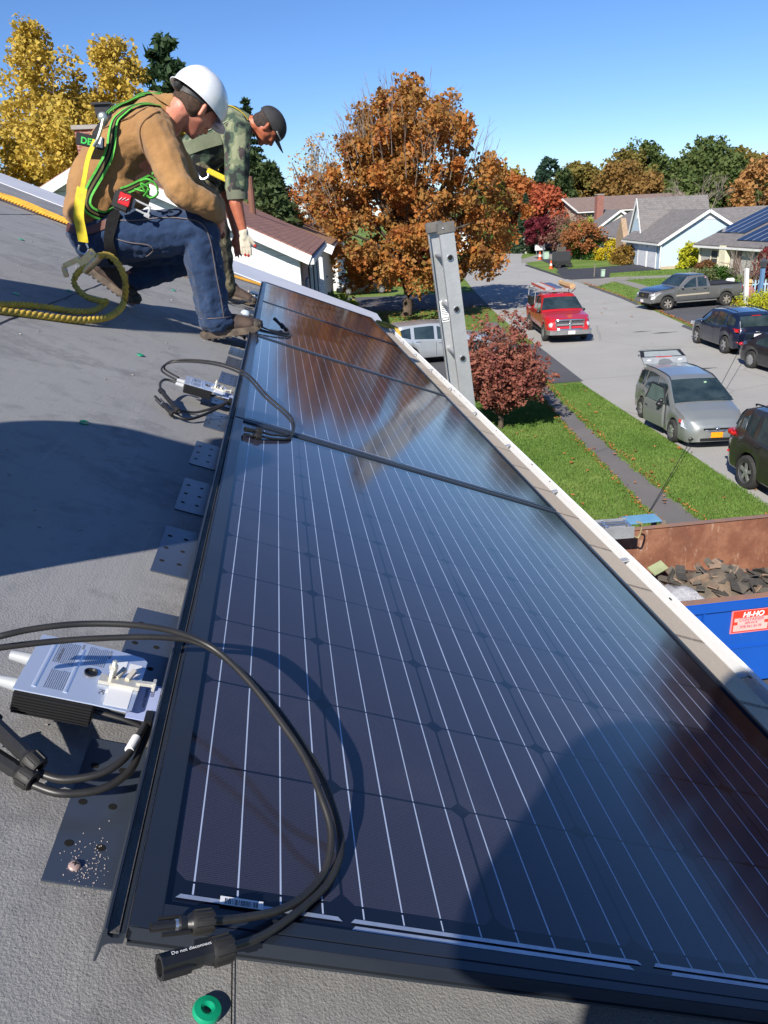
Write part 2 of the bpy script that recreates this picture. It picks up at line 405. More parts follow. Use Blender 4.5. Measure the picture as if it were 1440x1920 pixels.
# ================================================================== solar array
WP, LP = 1.030, 1.688
HP = .10
labels = ['black solar panel nearest the camera with cable loop and barcode label on its edge',
          'second solar panel of the row, its black connectors lying near the first seam',
          'third solar panel of the row beside the crouching man\'s boot',
          'farthest solar panel of the row next to the gable edge']
def make_panel():
    t = roofthing('solar_panel', labels[0], 'solar panel', .036, .475, HP, group='solar panels in one row along the eave')
    b = MB(); fw = .011
    b.box(0, .0235, 0, LP, -.012, .004).box(WP-fw, WP, 0, LP, -.034, .004).box(.0235, WP-fw, 0, fw, -.012, .004).box(.0235, WP-fw, LP-fw, LP, -.034, .004)
    b.build('frame', frameM, t, bevel=.0012)
    b = MB(); b.add([(fw, fw, .0), (WP-fw, fw, .0), (WP-fw, LP-fw, .0), (fw, LP-fw, .0), (fw, fw, -.006), (WP-fw, fw, -.006), (WP-fw, LP-fw, -.006), (fw, LP-fw, -.006)], [(0, 1, 2, 3), (7, 6, 5, 4)])
    b.build('cell_sheet', cellM, t)
    b = MB(); z = .0012
    for x0, x1, y0 in ((.033, .29, .038), (.19, .492, .038), (.19, .48, .0305), (.506, .80, .038), (.522, .80, .0305), (.82, .97, .038)):
        if x0 < .1: x1 = .182
        b.add([(x0, y0-.0022, z), (x1, y0-.0022, z), (x1-.004, y0+.0022, z), (x0+.004, y0+.0022, z)], [(0, 1, 2, 3)])
    b.build('string_ribbon', mat('tinned_ribbon', (.5, .56, .66), .35, .6, col2=(.4, .45, .55), vs=60), t)
    return t
p0 = make_panel(); panels = [p0]
for i in range(1, 4):
    c = copy_tree(p0, None, labels[i]); c.location = RP(.036, .475+1.70*i, HP); panels.append(c)
b = MB(); b.box(.024, WP-.012, .0112, .026, -.004, .0038); b.build('near_flange', frameM, p0, bevel=.0008)
# bottom near rail in front of the first panel: sloped trim skirt
def skirt_prof(y): return [RP(s, y, h) for s, h in [(.0175, .076), (.0175, .100), (.0185, .1035), (.0205, .1035), (.0215, .097), (.026, .0945), (.031, .0955), (.0335, .101), (.0352, .101), (.0352, .09), (.024, .088), (.0205, .085), (.0195, .076)]]
sk0 = None
sk_lab = ['black ridge side trim skirt beside the nearest panel, its cut end toward the camera', 'black trim skirt along the second panel next to the coiled inverter leads', 'black trim skirt under the crouching man\'s front boot toe', 'black trim skirt along the farthest panel by the yellow rope']
for i in range(4):
    y0, y1 = .470+1.7*i, .470+1.7*(i+1)-.004
    t = roofthing('array_skirt', sk_lab[i], 'trim skirt', .0175, y0, .076, group='trim skirts along the upper panel edge')
    inv = (Matrix.Translation(RP(.0175, y0, .076)) @ Matrix.Rotation(TH, 4, 'Y')).inverted()
    b = MB(); b.loft([[inv @ p for p in skirt_prof(y0)], [inv @ p for p in skirt_prof(y1)]])
    b.build('profile', frameM, t)
    b = MB(); b.box(.004, .0125, .002, y1-y0-.002, .0212, .0218)
    b.build('rubber_channel', mat('grey_rubber', (.06, .058, .056), .8, col2=(.12, .11, .10), vs=16, bump=.3, bs=60), t)
    b = MB(); b.loft([[Vector((x, y, z)) for x, z in ((.0, .0), (-.001, -.008), (.001, -.008), (.002, .0))] for y in (0, .02)]); b.build('cut_end', frameM, t)
# near rail under the first panel
t = roofthing('mounting_rail', 'thin black rail under the near edge of the first panel', 'rail', .05, .4745, .0)
b = MB(); b.box(.0, 1.01, .19, .22, .02, .087); b.build('web', frameM, t, bevel=.001)
b = MB(); b.box(-.012, 1.012, .0, .02, .0835, .0865); b.build('lip', mat('dark_edge', (.03, .036, .044), .45), t)
# barcode label on the ribbon of the near panel
t = roofthing('barcode_label', 'small white barcode label stuck on the near edge of the first panel', 'label', .107, .5135, HP+.0022)
MB().box(0, .038, -.0042, .0042, 0, .0006).build('label_paper', mat('label_white', (.8, .8, .8), .4, col2=(.75, .75, .75)), t)
b = MB(); x = .004
rr = random.Random(2)
while x < .034:
    w = rr.choice([.0003, .0006, .0009]); b.box(x, x+w, -.0034, .0022, .0006, .0009); x += w+rr.choice([.0004, .0007, .0011])
b.build('bars', mat('ink', (.01, .01, .02), .6), t)
# ------------------------------------------------------------------ flashing plates
pl_y = [(.60, 'flashing plate nearest the camera with a pan head screw and scratches'), (.94, 'flashing plate half hidden under the nearest inverter box'), (1.30, 'black flashing plate half in shade just past the nearest inverter'), (1.62, 'black flashing plate in the shade, third of the row up from the inverter'),
        (1.955, 'black flashing plate at the upper edge of the broad roof shadow'), (2.345, 'dusty black flashing plate just below the second inverter leads'), (2.66, 'flashing plate hidden half under the second inverter'), (3.03, 'flashing plate between the second inverter and the man\'s boot'),
        (3.42, 'bluish flashing plate directly below the front boot'), (3.70, 'bluish flashing plate under the sole of the front boot'), (4.40, 'flashing plate just behind the front boot'), (4.75, 'flashing plate second behind the front boot'), (5.10, 'flashing plate near the bending man\'s shoe'), (5.50, 'flashing plate beside the bending man\'s shoe'), (6.55, 'flashing plate beyond the farthest inverter'), (6.95, 'last flashing plate by the yellow rope')]
proto = None
for i, (y, lab) in enumerate(pl_y):
    if proto is None:
        t = roofthing('flashing_plate', lab, 'flashing plate', -.047, y, .001, group='flashing plates under the upper panel edge')
        hx = [(.014, .05), (.046, .05), (.014, .11), (.046, .11), (.014, .17), (.046, .17)]
        MB().box(0, .075, 0, .218, 0, .0025).build('plate', plateM, t, bevel=.0006)
        for x, yy in hx: b = MB(); b.lathe([(0, .00285), (.0045, .00285), (.0048, .0027)], Matrix.Translation((x, yy, 0)), 12); b.build('screw_hole', mat('hole_black', (.002, .002, .002), .9), t)
        proto = t
    else:
        c = copy_tree(proto, None, lab); c.location = RP(-.047+random.uniform(-.003, .003), y, .001)
t = roofthing('pan_head_screw', 'pinkish pan head screw driven into the nearest flashing plate', 'screw', -.021, .622, .0036)
b = MB(); b.lathe([(0, .0038), (.003, .0036), (.0055, .0022), (.0062, 0)], None, 16); b.build('head', mat('screw_pink', (.55, .40, .36), .45, .4, col2=(.45, .33, .3)), t, smooth=True)
b = MB(); b.box(-.0028, .0028, -.0005, .0005, .0030, .0041); b.box(-.0005, .0005, -.0028, .0028, .0030, .0041); b.build('cross_recess', mat('hole_black', (.002,)*3), t)
b = MB(); rr = random.Random(11)
for i in range(130):
    s_, y_ = -.008+rr.gauss(0, .011), .625+rr.gauss(0, .018); q = rr.uniform(.0002, .0006)
    if s_ > .012: continue
    b.box(-q, q, -q*rr.uniform(.4, 1), q, 0, q*.8, RM @ Matrix.Translation((s_, y_, .0037)) @ Matrix.Rotation(rr.random()*3, 4, 'Z'))
tag(b.build('metal_shavings', mat('pale_shavings', (.7, .6, .55), .5)), 'pale drill shavings scattered round the pan head screw', 'shavings', kind='stuff')
# washers
wash = [(.123, .489, .0085, 'green plastic washer on the membrane at the bottom of the photo'), (-.334, 2.05, .0088, 'green washer lying by the upper edge of the broad shadow'), (-.356, 3.083, .009, 'green washer on the sunlit membrane below the second shadow'), (-.953, 3.548, .009, 'green washer in the shade behind the looped rope'), (-.858, 4.059, .009, 'green washer beside the seam near the kneeling boot'), (-.515, 5.38, .01, 'green washer between the two workers'), (-1.486, 5.433, .01, 'green washer up the roof left of the crouching man')]
gM = mat('green_plastic', (.005, .33, .17), .35, col2=(.004, .25, .13), coat=.3)
for i, (s_, y_, r_, lab) in enumerate(wash):
    if i == 0:
        t = roofthing('washer', lab, 'washer', s_, y_, .002, group='green plastic washers dropped on the roof')
        b = MB(); b.lathe([(.0028, .0), (.0028, .003), (.0045, .0042), (.0085, .0036), (.0092, .002), (.0092, 0), (.0028, 0)], None, 28); wr = b.build('ring', gM, t, smooth=True); w0 = t; t.scale = (1.4, 1.4, 1.2)
    else:
        c = copy_tree(w0, None, lab); c.location = RP(s_, y_, .002); f = 1.2+.1*i; c.scale = (f, f*1.3, 1)
b = MB(); rr = random.Random(5)
for i in range(170):
    s_, y_ = rr.uniform(-1.6, .0), rr.uniform(.45, 7.5); q = rr.uniform(.001, .0024)*(1+y_*.35)
    b.box(-q, q, -q*.5, q*.6, 0, q*.5, RM @ Matrix.Translation((s_, y_, .001)) @ Matrix.Rotation(rr.random()*3, 4, 'Z'))
tag(b.build('roof_debris', mat('debris_pale', (.55, .5, .45), .8, col2=(.1, .1, .1), vs=200)), 'tiny chips and crumbs scattered over the membrane', 'debris', kind='stuff')

# ------------------------------------------------------------------ module inverters (silver plate over black finned body)
txM = mat('print_grey', (.10, .11, .14), .6)
def make_inverter():
    t = roofthing('module_inverter', 'nearest silver and black module inverter with printed labels', 'inverter', -.143, .795, .0, group='module inverters bolted along the upper panel edge')
    MB().box(.002, .092, -.004, .122, .038, .066).build('body', black, t, bevel=.002)
    b = MB()
    for k in range(7): b.box(.004, .09, -.0062, -.004, .040+k*.0038, .0416+k*.0038)
    b.build('fins', black, t)
    b = MB(); b.prism([(.0, -.002), (.09, -.002), (.128, -.004), (.134, .002), (.136, .108), (.130, .116), (.09, .122), (.0, .122)], .067, .0686)
    b.build('cover_plate', mat('silver_cover', (.60, .67, .80), .3, .5, col2=(.56, .63, .76), vs=4), t, bevel=.0006)
    b = MB()
    for x in (.02, .055): b.tube([(x, .01, .0686), (x, .105, .0686)], .0028, 8, flat=.35)
    b.build('ribs', mat('silver_cover', (.6,)*3), t, smooth=True)
    b = MB(); b.lathe([(.0075, .0686), (.0082, .0712), (.0068, .0716), (.0058, .0692), (0, .0690)], Matrix.Translation((.074, .058, 0)), 18); b.build('grommet', black, t, smooth=True)
    b = MB(); b.box(.1, .128, .002, .048, .0689, .0692); b.box(.094, .112, .07, .1, .0689, .0692); b.box(.115, .131, .068, .096, .0689, .0692)
    b.build('stickers', mat('label_white', (.8,)*3), t)
    b = MB(); rr = random.Random(4)
    for x0, x1, y0, y1 in ((.026, .05, .066, .112), (.062, .086, .075, .114), (.03, .052, .012, .05)):
        x = x0
        while x < x1:
            yy = y0
            while yy < y1:
                L = rr.uniform(.001, .0035); b.box(x, x+.0007, yy, yy+L, .0688, .06895); yy += L+.0006
            x += .0023
    b.build('small_print', txM, t)
    Mt = lambda x, y: Matrix.Translation((x, y, .0688)) @ Matrix.Rotation(R_(-90), 4, 'Z')
    text_obj('lettering', 'CAUTION', .0042, txM, t, Mt(.087, .117), .0001)
    text_obj('lettering', 'WARNING', .0042, txM, t, Mt(.052, .117), .0001)
    text_obj('lettering', 'AVERTISSEMENT', .0042, txM, t, Mt(.030, .100), .0001)
    text_obj('certification_mark', 'FC', .0085, txM, t, Mt(.091, .030), .0001, bold=.0002)
    b = MB(); b.box(.086, .135, .040, .056, .069, .0735); b.box(.10, .104, .052, .056, .0735, .086); b.bar((.105, .053, .073), (.112, .066, .08), .006, .006)
    b.bar((.118, .053, .073), (.124, .066, .08), .006, .006); b.bar((.13, .05, .074), (.152, .05, .076), .007, .004); b.lathe([(0, .092), (.0055, .092), (.0055, .0865), (0, .0865)], Matrix.Translation((.099, .05, 0)), 6)
    b.tube([(.099, .05, .07), (.099, .05, .098)], .003, 8); b.box(.149, .153, .045, .056, .069, .081)
    b.build('clamp', zinc, t, bevel=.0005)
    MB().box(.128, .17, .0, .075, .058, .0588).build('rating_label', mat('violet_label', (.45, .52, .8), .4, col2=(.42, .48, .76)), t)
    text_obj('lettering', 'UL 2703', .006, mat('ink', (.01, .01, .02)), t, Matrix.Translation((.150, .070, .0589)) @ Matrix.Rotation(R_(-90), 4, 'Z'), .0001)
    text_obj('lettering', 'MOUNTING SYSTEM', .0052, mat('ink', (.01, .01, .02)), t, Matrix.Translation((.143, .072, .0589)) @ Matrix.Rotation(R_(-90), 4, 'Z'), .0001)
    for dy in (.03, .085):
        b = MB(); b.tube([(.0, dy, .052), (-.026, dy+.002, .052)], [.0085, .006], 12); b.build('gland', mat('grey_gland', (.42, .44, .46), .45), t, smooth=True)
    b = MB(); b.tube(crv([(.092, .012, .05), (.13, .006, .05), (.155, .004, .045)]), .0028, 8); b.tube(crv([(.092, .024, .05), (.13, .014, .054), (.155, .008, .05)]), .0028, 8)
    b.build('lead_wires', cableM, t, smooth=True)
    b = MB(); b.box(.150, .160, -.004, .018, .038, .062); b.tube([(.155, -.004, .05), (.158, -.014, .045)], .004, 6); b.build('wire_clip', black, t, bevel=.001)
    return t
inv0 = make_inverter()
for s_, y_, rz, lab in ((-.143, 2.545, .04, 'second module inverter, tilted silver box with coiled leads in front'), (-.15, 4.02, .06, 'module inverter peeking out behind the crouching man\'s front boot'), (-.16, 5.98, -.1, 'farthest module inverter by the bending man\'s shoe')):
    c = copy_tree(inv0, None, lab); c.location = RP(s_, y_, .0); c.rotation_euler = (Matrix.Rotation(TH, 3, 'Y') @ Matrix.Rotation(rz, 3, 'Z')).to_euler()

# ------------------------------------------------------------------ cables and connectors
def cable(name, label, pts, r=.0036, world_=False, n=6, cat='cable', parent=None):
    P = crv([p if world_ else RP(*p) for p in pts], n); b = MB(); b.tube(P, r, 10)
    o = b.build(name, cableM, parent, smooth=True)
    if parent is None: tag(o, label, cat)
    return o
def connector(label, a, b_, female=True, k=1.):
    a = RP(*a); b_ = RP(*b_); d = (b_-a); L = d.length
    t = thing('plug_connector', label, 'connector', a); q = d.to_track_quat('Z', 'Y'); t.rotation_euler = q.to_euler()
    b = MB(); b.lathe([(.0034*k, 0), (.0078*k, .0), (.0084*k, .002), (.0084*k, .0155), (.0076*k, .018)], None, 14)
    for i in range(10): b.box(-.0008, .0008, .0078*k, .0092*k, .002, .0155, Matrix.Rotation(i*PI/5, 4, 'Z'))
    b.build('gland_nut', mat('matt_black', (.02, .019, .018), .6), t, smooth=True)
    b = MB()
    if female:
        b.lathe([(.0076*k, .018), (.0058*k, .024), (.0066*k, .027), (.0066*k, L-.004), (.0078*k, L), (.0055*k, L), (.005*k, L-.012), (0, L-.012)], None, 8)
        b.box(-.0085*k, -.0062*k, -.003, .003, L-.022, L); b.box(.0062*k, .0085*k, -.003, .003, L-.022, L)
    else:
        b.lathe([(.0076*k, .018), (.0056*k, .022), (.0062*k, .024), (.0062*k, L*.55), (.0036*k, L*.58), (.0036*k, L), (.0024*k, L), (.0022*k, L-.008), (0, L-.008)], None, 12)
        b.bar((.0078*k, 0, L*.4), (.0078*k, 0, L*.85), .0035, .0016); b.bar((-.0078*k, 0, L*.4), (-.0078*k, 0, L*.85), .0035, .0016)
    b.build('housing', black, t, smooth=True)
    if not female:
        b = MB(); b.tube([(0, 0, L*.56), (0, 0, L*.62)], .0042*k, 12); b.build('seal_ring', silver, t, smooth=True)
    return t
c1 = [(-.192, .772, .13), (-.165, .761, .15), (-.133, .776, .16), (-.088, .791, .17), (-.032, .797, .18), (.015, .802, .18), (.06, .794, .175), (.101, .756, .17), (.141, .708, .16), (.173, .663, .15), (.191, .623, .14), (.205, .591, .125), (.202, .558, .11), (.181, .526, .108), (.156, .504, .11), (.123, .484, .118), (.099, .474, .122)]
c2 = [(-.188, .764, .12), (-.165, .771, .13), (-.111, .793, .14), (-.058, .807, .15), (-.001, .817, .16), (.043, .824, .16), (.083, .798, .16), (.13, .751, .155), (.168, .692, .15), (.193, .655, .14), (.214, .62, .12), (.22, .589, .11), (.207, .549, .108), (.18, .514, .108), (.146, .478, .112), (.116, .455, .119)]
cable('cable', 'black panel cable looping over the nearest panel, inner one of the pair', c1)
cable('cable', 'black panel cable looping over the nearest panel, outer one of the pair', c2)
connector('small black male plug connector at the bottom edge of the nearest panel', (.099, .474, .122), (.051, .4605, .121), False, 1.05)
cn = connector('large black female plug connector marked with tiny print, frontmost of the two', (.116, .455, .119), (.063, .431, .117), True, 1.2)
text_obj('lettering', 'Do not disconnect', .0042, mat('print_white', (.7, .7, .7), .6), cn, Matrix.Translation((.0, .0089, .05)) @ Matrix.Rotation(R_(-90), 4, 'X') @ Matrix.Rotation(R_(90), 4, 'Z'), .0001)
# thick leads with a joined connector pair left of the first inverter
lp = [(.012, .807, .055), (.006, .769, .055), (-.002, .736, .05), (-.022, .716, .04), (-.057, .708, .03), (-.085, .714, .028)]
cable('inverter_lead', 'thick black lead curving from the nearest inverter, inner bend', lp, .0045)
cable('inverter_lead', 'thick black lead curving from the nearest inverter, outer bend', [(.016, .80, .05), (.012, .762, .045), (.006, .726, .04), (-.018, .703, .03), (-.055, .693, .025), (-.086, .702, .022)], .0045)
connector('grey tipped connector pair half out of frame left, upper one', (-.085, .714, .034), (-.165, .762, .055), True, 1.35)
connector('grey tipped connector pair half out of frame left, lower one', (-.086, .702, .026), (-.168, .745, .03), True, 1.35)
b = MB(); b.tube([RP(.004, .765, .056), RP(.0, .745, .053)], .0054, 10)
tag(b.build('wire_flag', mat('label_white', (.8,)*3), smooth=True), 'white paper flag wrapped round the nearest inverter lead', 'wire label')
# second group
cB = [(-.171, 2.66, .055), (-.229, 2.717, .06), (-.20, 2.76, .09), (-.072, 2.67, .14), (.035, 2.49, .17), (.111, 2.36, .15), (.184, 2.284, .13), (.205, 2.217, .12), (.196, 2.13, .108), (.15, 2.075, .108), (.112, 2.05, .112)]
cable('cable', 'black cable arching from the second inverter onto the second panel, upper one', cB, .0034)
cable('cable', 'black cable arching from the second inverter onto the second panel, lower one', [(a-.004, b_-.035, c-.002) for a, b_, c in cB], .0034)
connector('black connector lying at the seam between the first two panels', (.112, 2.05, .112), (.066, 2.03, .112), True, 1.0)
connector('black connector lying at the seam, in front of its twin', (.112, 2.015, .108), (.066, 1.995, .108), False, 1.0)
cable('inverter_lead', 'black lead folding back from the second inverter to its connector pair', [(-.17, 2.60, .05), (-.205, 2.60, .05), (-.215, 2.55, .045), (-.205, 2.50, .035)], .0042)
connector('joined black connector pair lying beside the second inverter, upper one', (-.128, 2.36, .02), (-.205, 2.50, .035), True, 1.1)
connector('joined black connector pair lying beside the second inverter, lower one', (-.138, 2.33, .014), (-.213, 2.46, .02), False, 1.1)
cable('inverter_lead', 'black lead looping from the second inverter clip to the joined connectors', [(.005, 2.53, .05), (-.03, 2.46, .03), (-.07, 2.38, .015), (-.10, 2.33, .012), (-.138, 2.335, .014)], .0045)
cable('inverter_lead', 'black lead looping closer behind the joined connectors', [(.005, 2.54, .05), (-.03, 2.48, .035), (-.08, 2.45, .01), (-.12, 2.42, .01), (-.128, 2.36, .02)], .004)
# third group on the third panel
cable('cable', 'short black cable lying on the third panel by the boot', [(.02, 4.0, .115), (.102, 4.038, .112), (.202, 4.13, .107), (.235, 4.24, .107), (.21, 4.30, .11)], .0045)
cable('cable', 'short black cable curling on the third panel behind its twin', [(.02, 4.15, .115), (.12, 4.15, .108), (.2, 4.22, .107), (.225, 4.33, .107), (.19, 4.38, .112)], .0045)
connector('upright black plug on the third panel, right one of two', (.21, 4.30, .115), (.175, 4.36, .13), True, 1.3)
connector('upright black plug on the third panel, left one of two', (.19, 4.38, .115), (.135, 4.47, .135), True, 1.3)
for k in range(4):
    cable('inverter_lead', 'black lead tangled on the roof by the farthest inverter, loop %s' % ['nearest the shoe', 'touching the roof', 'arching highest', 'running to the skirt'][k], [(-.19, 6.0+.05*k, .05), (-.26-.02*k, 5.95-.1*k, .05+.02*k), (-.24, 5.7-.06*k, .03), (-.12-.02*k, 5.6+.05*k, .02), (-.02, 5.85-.03*k, .05)], .006)
# bending worker's tool bowl / dome cap beside the skirt
t = roofthing('vent_dome', 'pale domed cap lying on a flashing plate by the bending man', 'cap', -.03, 5.35, .004)
b = MB(); b.lathe([(.0, .028), (.018, .025), (.03, .014), (.034, 0)], None, 18); b.build('dome', mat('pale_blue_cap', (.5, .6, .72), .35), t, smooth=True)
# ================================================================== ground, street, lawns
def st(name, o): o.name = name; return tag(o, kind='structure')
def grass_mat():
    t = NT('lawn'); f = t.math('ADD', t.math('MULTIPLY', t.noise(.35, 4, .6), .6), t.math('MULTIPLY', t.noise(9, 4, .8), .4))
    c = t.ramp(f, [(.32, sr(84, 108, 50)), (.5, sr(104, 126, 62)), (.68, sr(130, 142, 86))])
    t.set('Base Color', c); t.set('Roughness', .95); t.set('Specular IOR Level', .1); t.bump(t.noise(40, 4, .8), .8, .04); return t.m
def road_mat(name, a, b, sc=60):
    t = NT(name); c = t.mix(t.ramp(t.noise(.35, 5, .65), [(.35, (0, 0, 0)), (.7, (1, 1, 1))]), a, b)
    c = t.mix(t.ramp(t.noise(sc, 2, .7), [(.45, (0, 0, 0)), (.8, (.5, .5, .5))]), c, tuple(q*1.35 for q in b))
    v = t.n.new('ShaderNodeTexVoronoi'); v.feature = 'DISTANCE_TO_EDGE'; v.inputs['Scale'].default_value = .16
    mp = t.n.new('ShaderNodeMix'); mp.data_type = 'VECTOR'; mp.inputs[0].default_value = .08
    nn = t.n.new('ShaderNodeTexNoise'); nn.inputs['Scale'].default_value = .8; t.l.new(t.tc.outputs['Object'], nn.inputs[0])
    t.l.new(t.tc.outputs['Object'], mp.inputs[4]); t.l.new(nn.outputs['Color'], mp.inputs[5]); t.l.new(mp.outputs[1], v.inputs[0])
    c = t.mix(t.math('MULTIPLY', t.math('LESS_THAN', v.outputs[0], .004), .3), c, tuple(q*.5 for q in a))
    t.set('Base Color', c); t.set('Roughness', .9); t.bump(t.noise(90, 3), .35, .01); return t.m
lawnM = grass_mat(); roadM = road_mat('road_asphalt', sr(146, 145, 142), sr(158, 156, 152)); darkM = road_mat('dark_asphalt', sr(70, 71, 76), sr(84, 84, 88), 90)
newM = road_mat('fresh_asphalt', sr(48, 49, 54), sr(58, 59, 64), 90); pathM = road_mat('sidewalk_asphalt', sr(92, 90, 91), sr(110, 106, 103), 80)
def sheet(name, pts, z, mt):
    b = MB(); b.add([(x, y, z) for x, y in pts], [tuple(range(len(pts)))]); return st(name, b.build(name, mt))
sheet('ground', [(-600, -400), (900, -400), (900, 1500), (-600, 1500)], 0, lawnM)
def strip(L, Rr, n=5):
    return crv([(x, y, 0) for x, y in L], n), crv([(x, y, 0) for x, y in Rr], n)
def ribbon_sheet(name, L, Rr, z, mt, n=5):
    A, B = strip(L, Rr, n); k = min(len(A), len(B)); b = MB(); vs = []
    for i in range(k): vs += [(A[i].x, A[i].y, z), (B[i].x, B[i].y, z)]
    b.add(vs, [(2*i, 2*i+1, 2*i+3, 2*i+2) for i in range(k-1)]); return st(name, b.build(name, mt))
RL = [(8.3, -30), (8.4, 5), (8.6, 12.5), (8.9, 16.6), (9.3, 23.6), (10.1, 30), (11.2, 40), (12.6, 50), (14.5, 62), (17.0, 76), (23, 98), (36, 125)]
RR = [(15.6, -30), (15.7, 5), (15.7, 12.5), (15.9, 18), (16.5, 25), (18.0, 33.4), (19.5, 41.5), (20.7, 50), (22.0, 60), (23.9, 76), (29.5, 96), (42, 121)]
ribbon_sheet('road', RL, RR, .006, roadM)
def kerb(name, pts, w=.16, h=.10, mt=None):
    P = crv([(x, y, 0) for x, y in pts], 5); b = MB(); rings = []
    for i, p in enumerate(P):
        d = (P[min(i+1, len(P)-1)]-P[max(i-1, 0)]).normalized(); q = Vector((d.y, -d.x, 0))
        rings.append([p+q*a+Vector((0, 0, z)) for a, z in ((-w/2, -.01), (-w/2, h*.8), (-w*.2, h), (w*.2, h), (w/2, h*.3), (w*.6, -.01))])
    b.loft(rings); return st(name, b.build(name, mt))
kerb('kerb', [(23.6, 76), (22.7, 68), (21.75, 59.5)], .2, .12, newM)
kerb('kerb', [(21.0, 53), (20.3, 47), (19.4, 41.8)], .16, .08, darkM)
kerb('kerb', [(17.8, 33.5), (17.0, 28.5), (16.6, 25.5), (16.2, 20)], .16, .08, darkM)
kerb('kerb', [(20.6, 50), (19.7, 43)], .1, .06, darkM)
ribbon_sheet('sidewalk', [(6.15, 2), (6.25, 10), (6.35, 12.9), (6.6, 15.3), (6.9, 18.4), (7.4, 22), (8.3, 27.5), (9.2, 34), (9.9, 39)], [(7.0, 2), (7.05, 10), (7.15, 13.2), (7.25, 15.2), (7.55, 18.4), (7.95, 21.6), (8.8, 27.2), (9.8, 33.6), (10.6, 39)], .010, pathM)
sheet('driveway', [(-2, 24.2), (9.45, 24.0), (10.3, 31.6), (4.5, 33.5), (-2, 33.5)], .014, darkM)           # our neighbour side driveway by the silver car
sheet('driveway', [(-6, 50.5), (9.5, 45.8), (12.0, 45.8), (13.3, 54.5), (8.5, 54.8), (-6, 59)], .014, darkM)
sheet('driveway', [(-3, 2.5), (8.5, 5.2), (8.5, 10.4), (1.6, 10.4)], .014, darkM)
# right side of the street
sheet('driveway', [(21.9, 60.2), (23.4, 60.8), (26.3, 62.6), (31.0, 62.6), (33.2, 70.2), (27.3, 68.6), (25.4, 69.0), (23.4, 66.9)], .014, newM)
sheet('driveway', [(21.75, 59.0), (21.9, 60.3), (23.7, 61.2), (25.1, 62.6), (26.5, 62.6), (24.9, 58.9), (24.0, 58.4)], .018, newM)
ribbon_sheet('sidewalk', [(23.6, 66.5), (25.1, 72), (26.2, 77), (28.2, 88)], [(24.6, 66.3), (26.1, 72), (27.2, 77), (29.2, 88)], .017, newM)
ribbon_sheet('sidewalk', [(19.6, 33.5), (20.4, 37), (22.0, 44), (23.3, 51), (24.1, 57.6)], [(20.6, 33.2), (21.3, 36.6), (22.9, 43.6), (24.2, 50.6), (25.1, 58.6)], .010, road_mat('grey_walk', sr(124, 120, 114), sr(138, 134, 128)))
sheet('path', [(21.3, 52.7), (24.4, 56.0), (30.5, 55.4), (40, 54.6), (40, 56.1), (30.5, 57.2), (25.0, 58.7), (21.6, 58.8)], .013, MATS.get('x') or road_mat('grey_walk2', sr(128, 124, 118), sr(142, 138, 130)))
sheet('driveway', [(18.2, 33.0), (19.7, 41.3), (25.0, 42.2), (36, 43.0), (36, 36.5), (22, 36.0)], .0195, darkM)
sheet('driveway', [(24.2, 79.5), (28.8, 83.0), (36, 87), (38, 95), (33, 97), (26.2, 86.2)], .014, road_mat('grey_walk3', sr(128, 124, 118), sr(142, 138, 130)))
b = MB(); rr = random.Random(8)
def blot(cx_, cy_, w, h, z=.0085):
    P = [(cx_+w*math.cos(t)*(1+.3*math.sin(3*t+1)), cy_+h*math.sin(t)*(1+.25*math.cos(4*t))) for t in [2*PI*k/18 for k in range(18)]]
    b.add([(x, y, z) for x, y in P], [tuple(range(18))])
blot(16.2, 32.2, .55, .12); blot(15.5, 32.9, .4, .1); blot(14.0, 24.5, .3, .08); blot(13.6, 17.5, .35, .1)
st('road_patches', b.build('road_patches', mat('tar_patch', (.06, .06, .06), .7, col2=(.1, .1, .1), vs=5)))
b = MB()
for i in range(14):
    y = 20+i*1.1; x = 12.6+.13*i+rr.uniform(-.5, 2.2); b.add([(x, y, .0085), (x+.5, y+.02, .0085), (x+.52, y+.09, .0085), (x+.02, y+.08, .0085)], [(0, 1, 2, 3)])
st('road_scuffs', b.build('road_scuffs', mat('pale_scuff', sr(168, 165, 158), .9, col2=sr(150, 146, 140), vs=4)))
# grass blades on the near lawns
def in_poly(x, y, P):
    c = np.zeros(len(x), bool); j = len(P)-1
    for i in range(len(P)):
        xi, yi = P[i]; xj, yj = P[j]
        c ^= ((yi > y) != (yj > y)) & (x < (xj-xi)*(y-yi)/(yj-yi+1e-9)+xi); j = i
    return c
G1 = [(7.1, 10.5), (8.55, 10.5), (8.85, 16.6), (9.25, 23.6), (8.2, 23.7), (7.95, 21.6), (7.55, 18.4), (7.25, 15.2), (7.15, 13.2)]
G2 = [(2.0, 10.5), (6.2, 10.5), (6.3, 12.9), (6.55, 15.3), (6.85, 18.4), (7.3, 22), (7.5, 23.8), (2.0, 23.8)]
def blades(name, polys, n, h, box, mt, w=.012):
    x = RNG.uniform(box[0], box[1], n); y = RNG.uniform(box[2], box[3], n)
    k = np.zeros(n, bool)
    for P in polys: k |= in_poly(x, y, P)
    x, y = x[k], y[k]; n = len(x); a = RNG.uniform(0, 2*PI, n); hh = h*RNG.uniform(.5, 1.3, n); l = RNG.normal(0, .35, (n, 2))*hh[:, None]
    V = np.zeros((n, 3, 3)); V[:, 0] = np.c_[x-w*np.cos(a), y-w*np.sin(a), np.zeros(n)]; V[:, 1] = np.c_[x+w*np.cos(a), y+w*np.sin(a), np.zeros(n)]
    V[:, 2] = np.c_[x+l[:, 0], y+l[:, 1], hh]
    return fast_mesh(name, V, np.arange(n*3).reshape(-1, 3), mt)
grM = leaf_mat('grass_blade', [sr(78, 110, 46), sr(104, 134, 62), sr(136, 152, 86)], .5, .3, 20)
